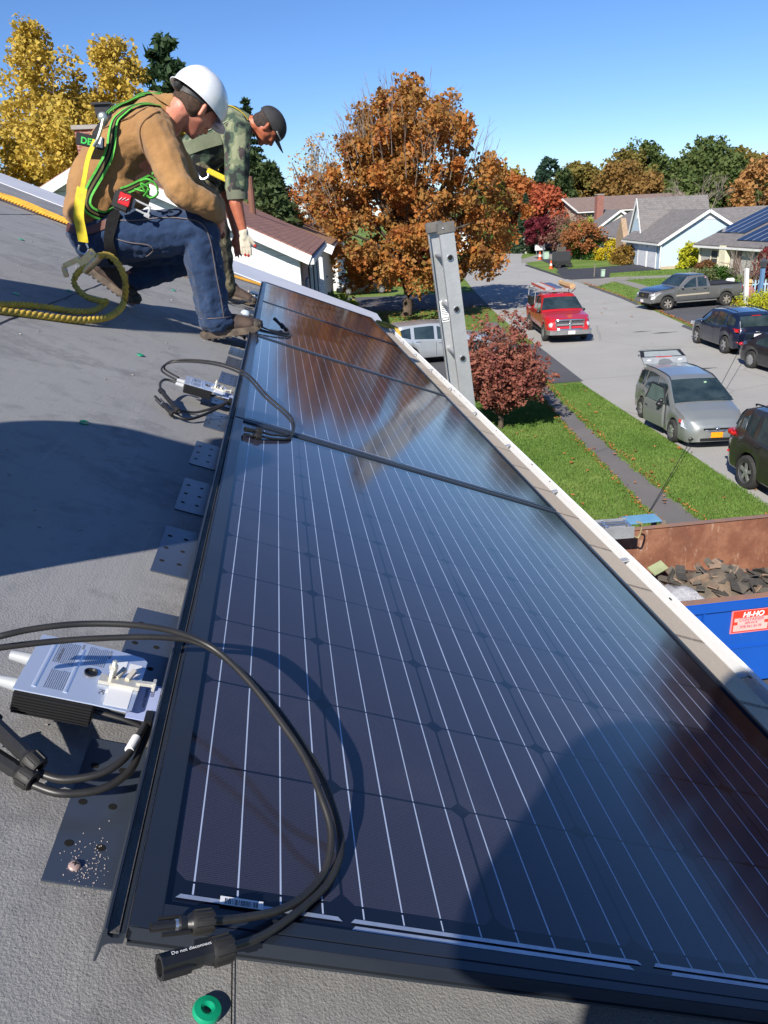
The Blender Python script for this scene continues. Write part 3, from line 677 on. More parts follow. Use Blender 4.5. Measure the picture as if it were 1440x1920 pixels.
tag(blades('grass', [G1, G2], 150000, .05, (2.0, 9.3, 10.5, 23.8), grM), 'short mown grass of the lawns along the near sidewalk', 'grass', kind='stuff')
GR = [[(19.8, 42.3), (21.6, 44.2), (23.9, 56.0), (21.4, 52.5)], [(23.2, 43.5), (25.3, 57.0), (31, 55.2), (34, 44)], [(26.6, 58.9), (27, 62.3), (31, 62.3), (38, 62), (38, 57), (30.5, 57.4)], [(18.3, 33), (22, 35.8), (24, 35.9), (22, 30), (17, 27), (17.2, 29)], [(2, 37), (9, 36.5), (9.7, 44.5), (2, 47)]]
tag(blades('grass', GR, 90000, .07, (2, 38, 27, 63), grM, .03), 'mown grass across the street and round the orange maple', 'grass', kind='stuff')
for k_, xs_ in enumerate(([6.25, 6.35, 6.6, 6.9, 7.4, 7.95], [7.06, 7.15, 7.25, 7.55, 7.95, 8.5])):
    n_ = 16000; y_ = RNG.uniform(10.6, 25.5, n_); x_ = np.interp(y_, [10, 12.9, 15.3, 18.4, 22, 25.5], xs_)+(RNG.normal(0, .035, n_)+.03*np.sin(y_*7)+.02*np.sin(y_*23))*1.0; a_ = RNG.uniform(0, 2*PI, n_); h_ = .045*RNG.uniform(.4, 1.3, n_)
    V_ = np.stack([np.c_[x_-.012*np.cos(a_), y_-.012*np.sin(a_), 0*x_+.01], np.c_[x_+.012*np.cos(a_), y_+.012*np.sin(a_), 0*x_+.01], np.c_[x_+RNG.normal(0, .02, n_), y_+RNG.normal(0, .02, n_), h_]], 1)
    tag(fast_mesh('grass', V_, np.arange(3*n_).reshape(-1, 3), grM), ['ragged grass tufts on the house side of the sidewalk', 'ragged grass tufts on the street side of the sidewalk'][k_], 'grass', kind='stuff')
# fallen leaves
def litter(name, n, region, col, size=.07, seed=0):
    rg = np.random.default_rng(seed); V = []; F = []; k = 0
    for i in range(n):
        x, y = region(rg); a = rg.uniform(0, 6.28); s_ = size*rg.uniform(.5, 1.3); z = .03+rg.uniform(0, .03)
        for da, rr_ in ((0, 1), (1.2, .6), (2.2, .9), (3.6, .55), (4.6, .95)):
            V.append((x+s_*rr_*math.cos(a+da), y+s_*rr_*math.sin(a+da), z+rg.uniform(-.01, .03)))
        F.append([k, k+1, k+2, k+3, k+4]); k += 5
    return fast_mesh(name, V, F, col)
litM = leaf_mat('fallen_leaf', [sr(120, 70, 38), sr(170, 110, 60), sr(196, 140, 84)], 3, .1)
tag(litter('fallen_leaves', 170, lambda g: (g.uniform(2.5, 9), g.uniform(11, 24)), litM, .05, 1), 'brown leaves scattered over the near lawns', 'leaves', kind='stuff')
def edge(g):
    t = g.uniform(11, 27); side = [6.2+.0*t, 7.1][g.integers(2)]; x = np.interp(t, [11, 13, 15.3, 18.4, 22, 27.5], [6.25, 6.35, 6.6, 6.9, 7.4, 8.3] if side < 6.5 else [7.07, 7.15, 7.25, 7.55, 7.97, 8.8]); return x+g.normal(0, .05), t
tag(litter('fallen_leaves', 1000, edge, litM, .022, 2), 'dry leaf litter gathered along both edges of the near sidewalk', 'leaves', kind='stuff')
def edge2(g):
    t = g.uniform(22, 56); return np.interp(t, [22, 25, 33.4, 41.5, 50, 60], [16.3, 16.6, 18.1, 19.6, 20.8, 22.1])+abs(g.normal(0, .12)), t
tag(litter('fallen_leaves', 900, edge2, litM, .05, 3), 'leaf litter lining the kerb across the street', 'leaves', kind='stuff')
tag(litter('fallen_leaves', 1200, lambda g: (6.7+g.normal(0, 4), 44+g.normal(0, 4)), litM, .08, 4), 'orange leaves dropped under the big maple', 'leaves', kind='stuff')

# ================================================================== trees
def leaves(name, centers, rad, per, size, mt, parent, seed=0, flat=1., elong=1., down=0.):
    """centers: clump centres (n,3); leaves scattered in each clump"""
    g = np.random.default_rng(seed); c = np.repeat(np.asarray(centers), per, 0); n = len(c); rad = np.repeat(np.asarray(rad), per)
    d = g.normal(0, 1, (n, 3)); d /= np.linalg.norm(d, axis=1)[:, None]; p = c+d*(rad*g.uniform(0, 1, n)**.45)[:, None]*np.array([1, 1, flat])
    u = g.normal(0, 1, (n, 3)); u[:, 2] = u[:, 2]*.6-down; u /= np.linalg.norm(u, axis=1)[:, None]; v = np.cross(u, g.normal(0, 1, (n, 3))); v /= np.linalg.norm(v, axis=1)[:, None]
    s_ = (size*(.45+1.15*g.uniform(0, 1, n)**1.5))[:, None]; u = u*s_*elong*.5; v = v*s_*.5
    V = np.stack([p-u, p+v*.9, p+u, p-v*.9], 1)
    return fast_mesh(name, V, np.arange(4*n).reshape(-1, 4), mt, parent)
def crown_pts(n, prof, base, h, g, thick=.45, jit=.12, ang=None, off=(0, 0)):
    """points through a crown: prof(t)->radius for t 0..1"""
    out = []; 
    while len(out) < n:
        t = g.random(); r = prof(t)
        if g.random() > (r/1.0+.15): continue
        a = g.random()*2*PI; rr_ = r*(1-thick*g.random()**1.6)*(1+jit*math.sin(3*a+t*7)+jit*math.sin(5*a-t*11))
        out.append((rr_*math.cos(a)+off[0]*t, rr_*math.sin(a)+off[1]*t, base+t*h))
    return np.array(out)
def limbs(b, root, targets, r0, g, n=26, up=.35):
    root = Vector(root)
    for i in range(n):
        q = Vector(targets[g.integers(len(targets))]); d = q-root; m1 = root+d*.35+Vector((0, 0, d.length*up*.3)); m2 = root+d*.7+Vector((g.normal(0, .2), g.normal(0, .2), d.length*.08))
        r = r0*g.uniform(.5, 1); b.tube(crv([root+Vector((0, 0, g.uniform(-.4, .6)*r0*4)), m1, m2, q], 3), [r*(1-.09*k) for k in range(10)], 5)
barkM = mat('bark', sr(98, 84, 70), .95, col2=sr(66, 56, 48), vs=9, bump=.6, bs=14, bd=.05)
bark2 = mat('grey_bark', sr(140, 128, 116), .95, col2=sr(110, 100, 92), vs=9, bump=.4, bs=20, bd=.03)
TREES = {}
def tree(name, label, loc, h, w, base, prof, cols, n=90, per=90, size=.3, crad=.1, seed=0, trunk=.2, nl=22, elong=1., bark=None, sc=.5, fine=6, trans=.35, group=None, matname=None, flat=1., thick=.5, down=0., cat='tree', limb_h=None, off=(0, 0)):
    g = np.random.default_rng(seed); t = thing(name, label, cat, loc, group=group)
    pr = lambda q: prof(q)
    P = crown_pts(n, pr, base/h, 1-base/h, g, thick, off=(off[0]/(w/2), off[1]/(w/2)))*np.array([w/2, w/2, h])
    b = MB(); k = limb_h if limb_h else base+.12*(h-base)
    b.tube(crv([(0, 0, -.1), (.02*w, .01*w, k*.5), (0, 0, k), (.02*w, 0, base+(h-base)*.55)], 4), [trunk*1.35, trunk*1.1, trunk, trunk*.95, trunk*.9, trunk*.85, trunk*.82, trunk*.8, trunk*.75, trunk*.6, trunk*.45, trunk*.3, trunk*.2], 8)
    if nl: limbs(b, (0, 0, k), P, trunk*.42, g, nl)
    b.build('trunk', bark or barkM, t, smooth=2)
    leaves('crown', P, [crad*w*g.uniform(.6, 1.4) for _ in range(n)], per, size, MATS.setdefault(matname or name+str(seed), leaf_mat(matname or name, cols, sc, trans, fine)), t, seed+1, flat, elong, down)
    return t
rnd = lambda t: math.sin(PI*min(max(t*.92+.06, 0), 1))**.6
def maple_prof(t): return np.interp(t, [0, .08, .25, .45, .65, .82, .93, 1], [.62, .95, 1.0, .90, .74, .56, .36, .10])
mp = tree('maple_tree', 'big orange brown maple with bare twigs on top beside the ladder', (6.7, 43.9, 0), 11.4, 11.6, 1.9, maple_prof, [sr(112, 64, 44), sr(164, 98, 50), sr(190, 124, 64), sr(156, 126, 70), sr(168, 96, 64), sr(140, 72, 54)], 320, 170, .21, .054, 21, .3, 80, sc=.45, fine=5, thick=.95, trans=.4, limb_h=2.4, off=(.5, 0))
b = MB(); g = np.random.default_rng(5)
for i in range(170):
    a = g.uniform(0, 2*PI); r = g.uniform(0, 1)**.6*4.6; z = 11.6-.20*r*r*.9+g.uniform(-1.0, .1); p = Vector((.2+r*math.cos(a), r*math.sin(a), z-1.4)); d = Vector((math.cos(a)*r*.10+g.normal(0, .12), math.sin(a)*r*.08+g.normal(0, .12), 1)).normalized(); L = g.uniform(1.2, 2.6)
    pts = crv([p, p+d*L*.5+Vector((g.normal(0, .06), 0, 0)), p+d*L], 3); b.tube(pts, [.022*(1-.8*k/6) for k in range(7)], 4, caps=False)
    for j in range(4):
        q = p+d*L*g.uniform(.3, .9); e_ = (d+Vector((g.normal(0, .5), g.normal(0, .5), .1))).normalized(); b.tube([q, q+e_*g.uniform(.3, .7)], [.011, .004], 3, caps=False)
b.build('bare_twigs', bark2, mp)
# burgundy ornamental by the sidewalk: upswept shoots
t = thing('burgundy_shrub', 'dusky red shrub like tree between the ladder and the red pickup', 'shrub', (5.35, 19.2, 0))
g = np.random.default_rng(9); b = MB(); cs = []
for i in range(120):
    a = g.uniform(0, 2*PI); s_ = g.uniform(.1, 1)**.6; top = Vector((math.cos(a)*s_*(1.12+g.normal(0, .12)), math.sin(a)*s_*(1.0+g.normal(0, .12)), 2.75-.9*s_*s_+g.uniform(-.7, .42)))
    mid = Vector((math.cos(a)*s_*.8, math.sin(a)*s_*.8, 1.2+g.uniform(-.3, .2))); pts = crv([(math.cos(a)*.05, math.sin(a)*.05, .35), mid, top], 4)
    b.tube(pts, [.018*(1-.1*k) for k in range(9)], 4, caps=False)
    cs += [pts[k]+Vector((g.normal(0, .06), g.normal(0, .06), g.normal(0, .06))) for k in (3, 4, 5, 6, 7, 8)]
    for k in range(3):
        q = pts[4+k]; e_ = Vector((math.cos(a)*.5+g.normal(0, .4), math.sin(a)*.5+g.normal(0, .4), -.1+g.normal(0, .2)))*.45; b.tube([q, q+e_], [.008, .003], 3, caps=False); cs += [q+e_*.5, q+e_]
b.tube([(0, 0, 0), (0, 0, .5)], .07, 8); b.build('stems', barkM, t)
leaves('foliage', [tuple(c) for c in cs], [g.uniform(.05, .19) for _ in cs], 15, .062, leaf_mat('burgundy_leaf', [sr(112, 62, 60), sr(146, 86, 78), sr(164, 108, 88), sr(124, 68, 68)], 1.6, .35, 14), t, 3, elong=1.5)
# low branch ends over the sidewalk belong to the same plant family
# ---- behind on the left: yellow birches and pines
YC = [sr(142, 122, 56), sr(188, 160, 66), sr(206, 180, 88), sr(150, 144, 76)]
def birch_prof(t): return np.interp(t, [0, .2, .5, .8, .93, 1], [.75, 1, .82, .5, .3, .1])
gY = 'golden trees behind the ridge'
tree('birch_tree', 'tall golden birch nearest the left edge, thin top above the roof', (-11.3, 46, 0), 14.8, 8.5, 2.5, birch_prof, YC, 230, 110, .2, .075, 31, .16, 30, bark=bark2, matname='birch_leaf', group=gY, thick=.9)
tree('birch_tree', 'golden birch with the widest crown, just left of the chimney', (-7.9, 48, 0), 15.2, 7.5, 2.5, birch_prof, YC, 240, 110, .2, .075, 32, .16, 30, bark=bark2, matname='birch_leaf', group=gY, thick=.9)
tree('birch_tree', 'low golden tree filling in under the taller birches', (-9.6, 42, 0), 11.0, 6.5, 1.5, rnd, YC, 220, 120, .2, .085, 33, .16, 20, bark=bark2, matname='birch_leaf', group=gY, thick=.8)
tree('birch_tree', 'low golden tree low at the left edge of the photo', (-14.2, 40, 0), 10.6, 6.5, 1.5, rnd, [sr(150, 130, 40), sr(186, 156, 50), sr(150, 120, 40)], 220, 110, .2, .085, 34, .16, 20, bark=bark2, matname='birch_leaf2', group=gY, thick=.8)
tree('birch_tree', 'yellow tree behind the helmet and the chimney flue', (-5.0, 50, 0), 10.4, 5.5, 1.5, rnd, YC, 190, 100, .2, .09, 35, .16, 20, bark=bark2, matname='birch_leaf', group=gY, thick=.8)
tree('birch_tree', 'golden birch filling the gap between the two tall ones', (-9.8, 49, 0), 12.6, 7.5, 2.0, birch_prof, YC, 230, 110, .2, .08, 37, .16, 30, bark=bark2, matname='birch_leaf', group=gY, thick=.9)
tree('bare_tree', 'mauve half bare tree at the far left behind the birches', (-17.5, 52, 0), 13.2, 7.5, 3, rnd, [sr(140, 112, 92), sr(172, 132, 84)], 60, 26, .2, .1, 36, .16, 70, bark=bark2, thick=.9)
def pine_prof(t): return np.interp(t, [0, .3, .6, .85, 1], [.7, 1, .85, .6, .15])
PG = [sr(36, 54, 36), sr(56, 78, 50), sr(78, 98, 62)]
tree('pine_tree', 'dark green pine rising behind the golden birches', (-6.0, 56, 0), 16.0, 4.6, 4, pine_prof, PG, 110, 80, .3, .09, 41, .2, 22, matname='pine_leaf', elong=2.2, thick=.9)
tree('pine_tree', 'second dark pine touching the white helmet', (-4.0, 58, 0), 14.2, 3.6, 3, pine_prof, PG, 80, 80, .3, .1, 42, .2, 18, matname='pine_leaf', elong=2.2, thick=.9)
def spruce(label, loc, h, w, seed, cols=None, n=26, group=None, mn='spruce_leaf', dens=1.):
    t = thing('spruce_tree', label, 'tree', loc, group=group); g = np.random.default_rng(seed); b = MB(); b.tube([(0, 0, -.1), (0, 0, h*.97)], [w*.035, .02], 7)
    cs = []; rs = []
    for i in range(n):
        t_ = (i+.5)/n; z = h*(.06+.93*t_); r = w/2*(1-t_)**.85+.05; k = int(6+10*(1-t_))
        for j in range(k):
            a = 2*PI*(j+g.random())/k; rr_ = r*g.uniform(.8, 1.12); tip = Vector((rr_*math.cos(a), rr_*math.sin(a), z-rr_*.22)); 
            b.tube([(0, 0, z), tip*.98], [.02*w*.3, .004], 3, caps=False)
            for q in (.35, .6, .82, .98): cs.append(tuple(Vector((0, 0, z)).lerp(tip, q))); rs.append(.10*w*(1.1-t_)*(.6+.5*q)*.55)
    b.build('trunk', barkM, t)
    leaves('crown', cs, rs, max(4, int(14*dens)), max(.08, w*.045), MATS.setdefault(mn, leaf_mat(mn, cols or [sr(30, 46, 30), sr(50, 70, 42), sr(74, 92, 54)], .9, .15, 6)), t, seed+1, flat=.5, elong=2.4, down=.3)
    return t
spruce('small pointed spruce top between the two workers', (-1.4, 60, 0), 13.4, 4.4, 51)
spruce('dark spruce left of the maple, behind the tan roof', (-.1, 37, 0), 7.7, 5.4, 52, [sr(44, 62, 40), sr(72, 88, 54), sr(98, 110, 70)], mn='spruce_dark')
spruce('dark spruce just behind the bending man\'s arm', (-.9, 39, 0), 8.3, 6.2, 53, mn='spruce_dark')
tree('bare_tree', 'pale bare tree left of the maple crown', (3.2, 70, 0), 11.9, 7.0, 2, rnd, [sr(176, 146, 104), sr(196, 160, 110)], 60, 30, .2, .1, 54, .18, 90, bark=bark2, thick=.9)
tree('orange_tree', 'small orange tree peeking between spruce and maple', (2.6, 62, 0), 8.6, 5.5, 1.5, rnd, [sr(150, 92, 48), sr(180, 120, 70)], 60, 60, .25, .1, 55, .18, 20)
# ---- far end of the street
tree('far_tree', 'green and yellow tree right behind the maple\'s edge', (29, 112, 0), 10.6, 7, 2, rnd, [sr(72, 84, 44), sr(120, 116, 56), sr(150, 132, 60)], 90, 70, .45, .11, 61, .2, 10, matname='far_green')
tree('orange_tree', 'bright orange tree left of the far pine', (33.6, 116, 0), 9.4, 9.0, .6, rnd, [sr(158, 90, 50), sr(180, 112, 62), sr(156, 112, 62)], 120, 80, .45, .11, 62, .2, 10, matname='far_orange')
tree('orange_tree', 'red orange tree glowing behind the little spruce', (37.2, 112, 0), 7.8, 7.0, .5, rnd, [sr(160, 76, 60), sr(184, 100, 68), sr(170, 104, 70)], 110, 80, .42, .11, 63, .2, 10, matname='far_red')
tree('far_tree', 'olive yellow treetop above the bright orange tree', (38.5, 135, 0), 10.8, 10, 2, rnd, [sr(120, 106, 44), sr(150, 124, 50)], 90, 70, .5, .11, 64, .2, 8, matname='far_olive')
tree('pine_tree', 'tall blue green pine standing alone on the skyline', (44.3, 132, 0), 12.3, 5.2, 3.5, pine_prof, [sr(52, 76, 62), sr(74, 98, 78)], 80, 60, .45, .11, 65, .25, 14, matname='far_pine', elong=1.8)
spruce('little blue spruce in front of the red orange tree', (29.9, 97, 0), 6.9, 3.2, 66, [sr(48, 66, 48), sr(70, 88, 62)], mn='far_spruce')
tree('round_tree', 'round burgundy tree on a white trunk at the street\'s end', (30.2, 92.5, 0), 4.1, 3.8, 1.3, rnd, [sr(84, 30, 42), sr(120, 48, 58), sr(100, 40, 50)], 80, 70, .24, .11, 67, .09, 10, bark=bark2)
tree('far_tree', 'green cone of foliage left of the brown roofed house', (43.5, 122, 0), 9.8, 7, .4, lambda t: 1.05-t*.85, [sr(56, 74, 44), sr(84, 98, 56)], 110, 70, .45, .1, 68, .2, 6, matname='far_cone')
tree('small_tree', 'rust brown small tree in front of the cream house', (30.6, 80, 0), 3.5, 4.2, .9, rnd, [sr(140, 88, 56), sr(168, 112, 70), sr(130, 96, 66)], 80, 60, .2, .11, 69, .08, 16, bark=bark2)
tree('small_tree', 'dull pinkish brown tree beside the burgundy one', (33.2, 92, 0), 4.4, 6.2, .6, rnd, [sr(128, 96, 84), sr(150, 110, 90)], 70, 50, .22, .11, 70, .08, 20, bark=bark2, matname='dull_leaf')
OAK = [[sr(98, 100, 54), sr(130, 120, 62), sr(146, 118, 62)], [sr(66, 86, 48), sr(92, 108, 60), sr(114, 116, 64)], [sr(124, 102, 58), sr(146, 112, 62), sr(104, 104, 60)]]
ok = [(47.6, 126, 10.9, 9, 0, 'olive oak at the left end of the big tree row'), (52.2, 122, 10.6, 9, 2, 'brownish oak second in the tree row above the chimney'), (56.6, 128, 12.6, 10, 0, 'yellowing oak behind the steep grey roof'), (60.0, 130, 13.9, 9.5, 1, 'green oak crest in the middle of the tree row'), (63.2, 122, 11.0, 9, 1, 'lower green oak in front of the crest'), (66.5, 122, 13.3, 10, 1, 'tallest green oak of the row'), (65.0, 112, 10.4, 8, 1, 'dark green oak right behind the blue house roof'), (70.0, 120, 11.6, 9, 0, 'yellow green oak right of the tallest one'), (71.0, 112, 10.0, 8, 2, 'gold brown oak near the right end of the row'), (54, 118, 8.6, 9, 2, 'low brown oak just over the brown roof ridge'), (60, 114, 8.4, 9, 1, 'low green oak between the roofs')]
ok += [(50.0, 132, 9.6, 9, 0, 'olive oak filling behind the brownish one'), (57.5, 136, 10.8, 9, 1, 'green oak showing between the yellowing oak and the crest'), (69.0, 130, 11.6, 10, 0, 'olive oak behind the tallest green one'), (74.5, 122, 10.6, 9, 2, 'gold brown oak at the far right of the skyline'), (44.8, 128, 8.6, 8, 2, 'small brown oak beside the lone pine'), (62.5, 134, 12.0, 9, 1, 'green oak just behind the middle crest')]
for i, (x, y, h, w, c, lab) in enumerate(ok):
    tree('oak_tree', lab, (x, y, 0), h, w, 1, rnd, OAK[c], 110, 75, .5, .115, 80+i, .3, 6, matname='oak_leaf_%s' % 'abc'[c], group='oaks on the skyline', sc=.35)
tree('orange_tree', 'orange tree at the right edge behind the solar roof', (60.0, 96, 0), 9.4, 7, 1, rnd, [sr(160, 116, 70), sr(180, 136, 84)], 90, 70, .4, .11, 95, .2, 10, matname='far_amber')
t = thing('bare_tree', 'leafless grey tree behind the light blue gable', 'tree', (49.5, 92, 0)); b = MB(); g = np.random.default_rng(12)
def grow(b, p, d, L, r, k, g):
    q = p+d*L; b.tube([p, p+d*L*.5+Vector((g.normal(0, .03), g.normal(0, .03), 0))*L, q], [r, r*.85, r*.7], 4, caps=False)
    if k == 0: return
    for i in range(3):
        e_ = (d+Vector((g.normal(0, .45), g.normal(0, .45), g.normal(.05, .2)))).normalized(); grow(b, p+d*L*g.uniform(.55, 1), e_, L*g.uniform(.55, .8), r*.62, k-1, g)
grow(b, Vector((0, 0, 0)), Vector((0, 0, 1)), 3.6, .16, 5, g); b.build('trunk', bark2, t)
# trees off to the right whose reflections fall in the panels
tree('orange_tree', 'rust orange tree on the lawn past the dumpster, seen mirrored in the panel glass', (24.5, 19.0, 0), 11.5, 12.5, .8, rnd, [sr(84, 62, 42), sr(126, 84, 46)], 200, 110, .35, .1, 97, .25, 14, matname='side_orange')
# ================================================================== vehicles
def ip(x, pts): return float(np.interp(x, [p[0] for p in pts], [p[1] for p in pts]))
class Car:
    """lofted body: stations along x, front is +x; belt/roof profiles give the side view"""
    def __init__(s, L, W, top, belt, floor, wheels, wr, plan, tumble=.28, arch=None):
        s.L, s.W, s.top, s.belt, s.floor, s.wheels, s.wr, s.plan, s.tum, s.arch = L, W, top, belt, floor, wheels, wr, plan, tumble, arch or wr*1.18
    def sec(s, x):
        w = s.W/2*ip(x, s.plan); zt = ip(x, s.top); zb = min(ip(x, s.belt), zt-.015); z0 = ip(x, s.floor) if isinstance(s.floor, list) else s.floor
        for xw in s.wheels:
            d = s.arch**2-(x-xw)**2
            if d > 0: z0 = max(z0, s.wr+math.sqrt(d))
        z0 = min(z0, zb-.04); wt = w*.985-s.tum*(zt-zb); zm = z0+(zb-z0)*.45
        rd = min(.08, (zt-zb)*.35)
        return [(w*.95, z0), (w*.985, z0+min(.05, (zm-z0)*.4)), (w, zm), (w*.985, zb-.02), (w*.965, zb), (wt+.012, zt-rd), (wt-.05, zt-rd*.15), (wt*.55, zt+.012), (0, zt+.02)]
    def body(s, mt, parent, name='body'):
        xs = set(np.linspace(-s.L/2, s.L/2, int(s.L/.07)).tolist())
        for pr in (s.top, s.belt): xs |= {p[0] for p in pr if abs(p[0]) <= s.L/2}
        for xw in s.wheels: xs |= {xw-s.arch, xw+s.arch, xw-s.arch*.97, xw+s.arch*.97}
        rings = []
        for x in sorted(xs):
            h = s.sec(x); rings.append([Vector((x, -y, z)) for y, z in h]+[Vector((x, y, z)) for y, z in h[-2::-1]])
        b = MB(); b.loft(rings); o = b.build(name, mt, parent, smooth=True); return o
    def side(s, x, t, sd, off=.006):
        h = s.sec(x); a = Vector((x, h[4][0]*sd, h[4][1])); c = Vector((x, h[5][0]*sd, h[5][1]+(h[5][1]-h[4][1])*0)); p = a.lerp(c, t); return p+Vector((0, sd*off, off*.3))
    def low(s, x, t, sd, off=.005):
        h = s.sec(x); z = h[0][1]+(h[4][1]-h[0][1])*t
        ys = [q[0] for q in h[:5]]; zs = [q[1] for q in h[:5]]; y = float(np.interp(z, zs, ys)); return Vector((x, (y+off)*sd, z))
    def patch(s, fn, x0, x1, b0, b1, t0, t1, sd, n=8, m_=3):
        """quad patch on the side: at x0..x1; t from (b0->b1 along x) to (t0->t1)"""
        V = []
        for i in range(n+1):
            q = i/n; x = x0+(x1-x0)*q
            for j in range(m_+1):
                lo = b0+(b1-b0)*q; hi = t0+(t1-t0)*q; V.append(fn(x, lo+(hi-lo)*j/m_, sd))
        F = [(i*(m_+1)+j, (i+1)*(m_+1)+j, (i+1)*(m_+1)+j+1, i*(m_+1)+j+1) for i in range(n) for j in range(m_)]
        return V, F
    def topstrip(s, x0, x1, k0, k1, off=.006, n=8, m_=8):
        V = []
        for i in range(n+1):
            q = i/n; x = x0+(x1-x0)*q; h = s.sec(x); w = h[5][0]*(k0+(k1-k0)*q); z = h[8][1]-.02
            e = .01; dz = (ip(x+e, s.top)-ip(x-e, s.top))/(2*e); nr = Vector((-dz, 0, 1)).normalized()
            for j in range(m_+1):
                y = -w+2*w*j/m_; V.append(Vector((x, y, z+.02*(1-(y/max(w, .01))**2)))+nr*(off+.006))
        return V, [(i*(m_+1)+j, (i+1)*(m_+1)+j, (i+1)*(m_+1)+j+1, i*(m_+1)+j+1) for i in range(n) for j in range(m_)]
def wheel(parent, x, y, r, w=.2, spokes=5, mt=None):
    sd = 1 if y > 0 else -1
    M = Matrix.Translation((x, y, r)) @ Matrix.Rotation(-sd*PI/2, 4, 'X')
    b = MB(); b.lathe([(r*.62, w/2*.9), (r*.72, w/2), (r*.92, w/2*.95), (r, w/2*.6), (r, -w/2*.6), (r*.92, -w/2), (r*.62, -w/2)], M, 26); tw = b.build('wheel', tyreM, parent, smooth=True)
    b = MB(); b.lathe([(r*.64, w/2*.92), (r*.66, w/2*.96), (r*.58, w/2*.8), (r*.56, w*.12), (0, w*.12)], M, 22); b.build('rim_barrel', mat('rim_dark', (.05, .05, .052), .5, .5), tw, smooth=True)
    b = MB()
    for k in range(spokes):
        Mk = M @ Matrix.Rotation(2*PI*k/spokes, 4, 'Z'); b.box(-r*.10, r*.10, r*.08, r*.63, w*.28, w*.40, Mk)
    b.lathe([(r*.16, w*.28), (r*.16, w*.43), (0, w*.44)], M, 12); b.lathe([(r*.57, w*.38), (r*.645, w*.47), (r*.66, w*.40)], M, 22)
    b.build('rim', mt or rimM, tw, smooth=False); return tw
def vparts(t, c, spec):
    """windows, lamps and trim shared by all the vehicles"""
    for nm, x0, x1, b0, b1, t0, t1 in spec.get('side', []):
        for sd in spec.get('sides', (-1, 1)):
            V, F = c.patch(c.side, x0, x1, b0, b1, t0, t1, sd); b = MB(); b.add(V, F); b.build(nm, glassM, t, smooth=True)
    for nm, x0, x1, k0, k1 in spec.get('top', []):
        V, F = c.topstrip(x0, x1, k0, k1); b = MB(); b.add(V, F); b.build(nm, glassM if 'window' in nm or 'wind' in nm else black, t, smooth=True)
    b = MB(); w = c.W/2
    b.box(c.wheels[0]-.3, c.wheels[-1]+.3, -w*.8, w*.8, .22, .6).box(-c.L/2+.25, c.L/2-.25, -w*.62, w*.62, .25, .55)
    b.build('underbody', mat('under_black', (.008,)*3, .9), t)
    for xw in c.wheels:
        for sd in (-1, 1): wheel(t, xw, sd*(w-.11), c.wr, .22, spec.get('spokes', 5), spec.get('rim'))
    for xs in spec.get('seams', []):
        for sd in (-1, 1):
            b = MB(); V, F = c.patch(c.low, xs-.006, xs+.006, spec.get('seam0', .12), spec.get('seam0', .12), .99, .99, sd, 1, 5); b.add(V, F); b.build('door_gap', mat('gap_black', (.004,)*3, .8), t)
    for xh in spec.get('handles', []):
        for sd in (-1, 1):
            p = c.low(xh, .86, sd, .02); b = MB(); b.bar(p-Vector((.09, 0, 0)), p+Vector((.09, 0, 0)), .025, .03); b.build('door_handle', spec.get('handle_mat', black), t, bevel=.006)
    if 'mirror' in spec:
        x, col = spec['mirror']
        for sd in (-1, 1):
            p = c.side(x, .12, sd, .10); b = MB(); b.ell(p, (.07, .10, .075), n=12); b.bar(p-Vector((0, sd*.12, .03)), p-Vector((0, 0, .02)), .05, .04); b.build('mirror', col, t, smooth=True)
def paint(name, col, coat=.8, metal=.3): return mat(name, col, .32, metal, col2=tuple(q*.92 for q in col), vs=1.5, coat=coat)
def blob(t, name, mt, p, r, M=None): b = MB(); b.ell(p, r, M, n=14); return b.build(name, mt, t, smooth=True)
def plate(t, x, y, z, front, col, tilt=0., marks=True):
    sx = 1 if front else -1; M = Matrix.Translation((x, y, z)) @ Matrix.Rotation(sx*PI/2 if front else -PI/2, 4, 'Z') @ Matrix.Rotation(PI/2-tilt, 4, 'X')
    o = MB().box(-.155, .155, -.078, .078, 0, .006, M).build('number_plate', col, t, bevel=.002); return o
def flat_lamp(t, nm, mt, pts, dx=.02):
    P = [Vector(p) for p in pts]; b = MB(); n = len(P); nr = (P[1]-P[0]).cross(P[2]-P[0]).normalized(); 
    b.add(P+[p+nr*dx for p in P], [tuple(range(n)), tuple(range(n, 2*n))[::-1]]+[(i, n+i, n+(i+1) % n, (i+1) % n) for i in range(n)]); return b.build(nm, mt, t, bevel=.004)
plateW = mat('plate_white', (.7, .68, .7), .5, col2=(.62, .52, .56), vs=30); plateY = mat('plate_orange', sr(250, 160, 20), .5, col2=sr(240, 140, 20), vs=20)
# ---- silver minivan with doors open
vp = paint('sage_silver', (.34, .36, .35), .8, .55)
t = thing('minivan', 'silver minivan with its tailgate raised and front door ajar', 'minivan', (9.74, 17.85, 0), (0, 0, R_(-97.5))); t.scale = (.86, .86, .84)
c = Car(4.6, 1.76, [(-2.3, .95), (-2.26, 1.25), (-2.12, 1.5), (-1.9, 1.6), (-.9, 1.66), (.1, 1.64), (.35, 1.58), (1.28, 1.10), (1.75, .98), (2.12, .82), (2.27, .66), (2.3, .55)], [(-2.3, .9), (-1.5, 1.02), (.6, .96), (1.3, .92), (1.9, .82), (2.3, .5)], [(-2.3, .32), (-2.1, .24), (2.1, .2), (2.3, .26)], [-1.42, 1.33], .325, [(-2.3, .86), (-2.1, .96), (-1.2, 1.), (1., 1.), (1.7, .95), (2.05, .86), (2.22, .72), (2.3, .56)], .30)
c.body(vp, t)
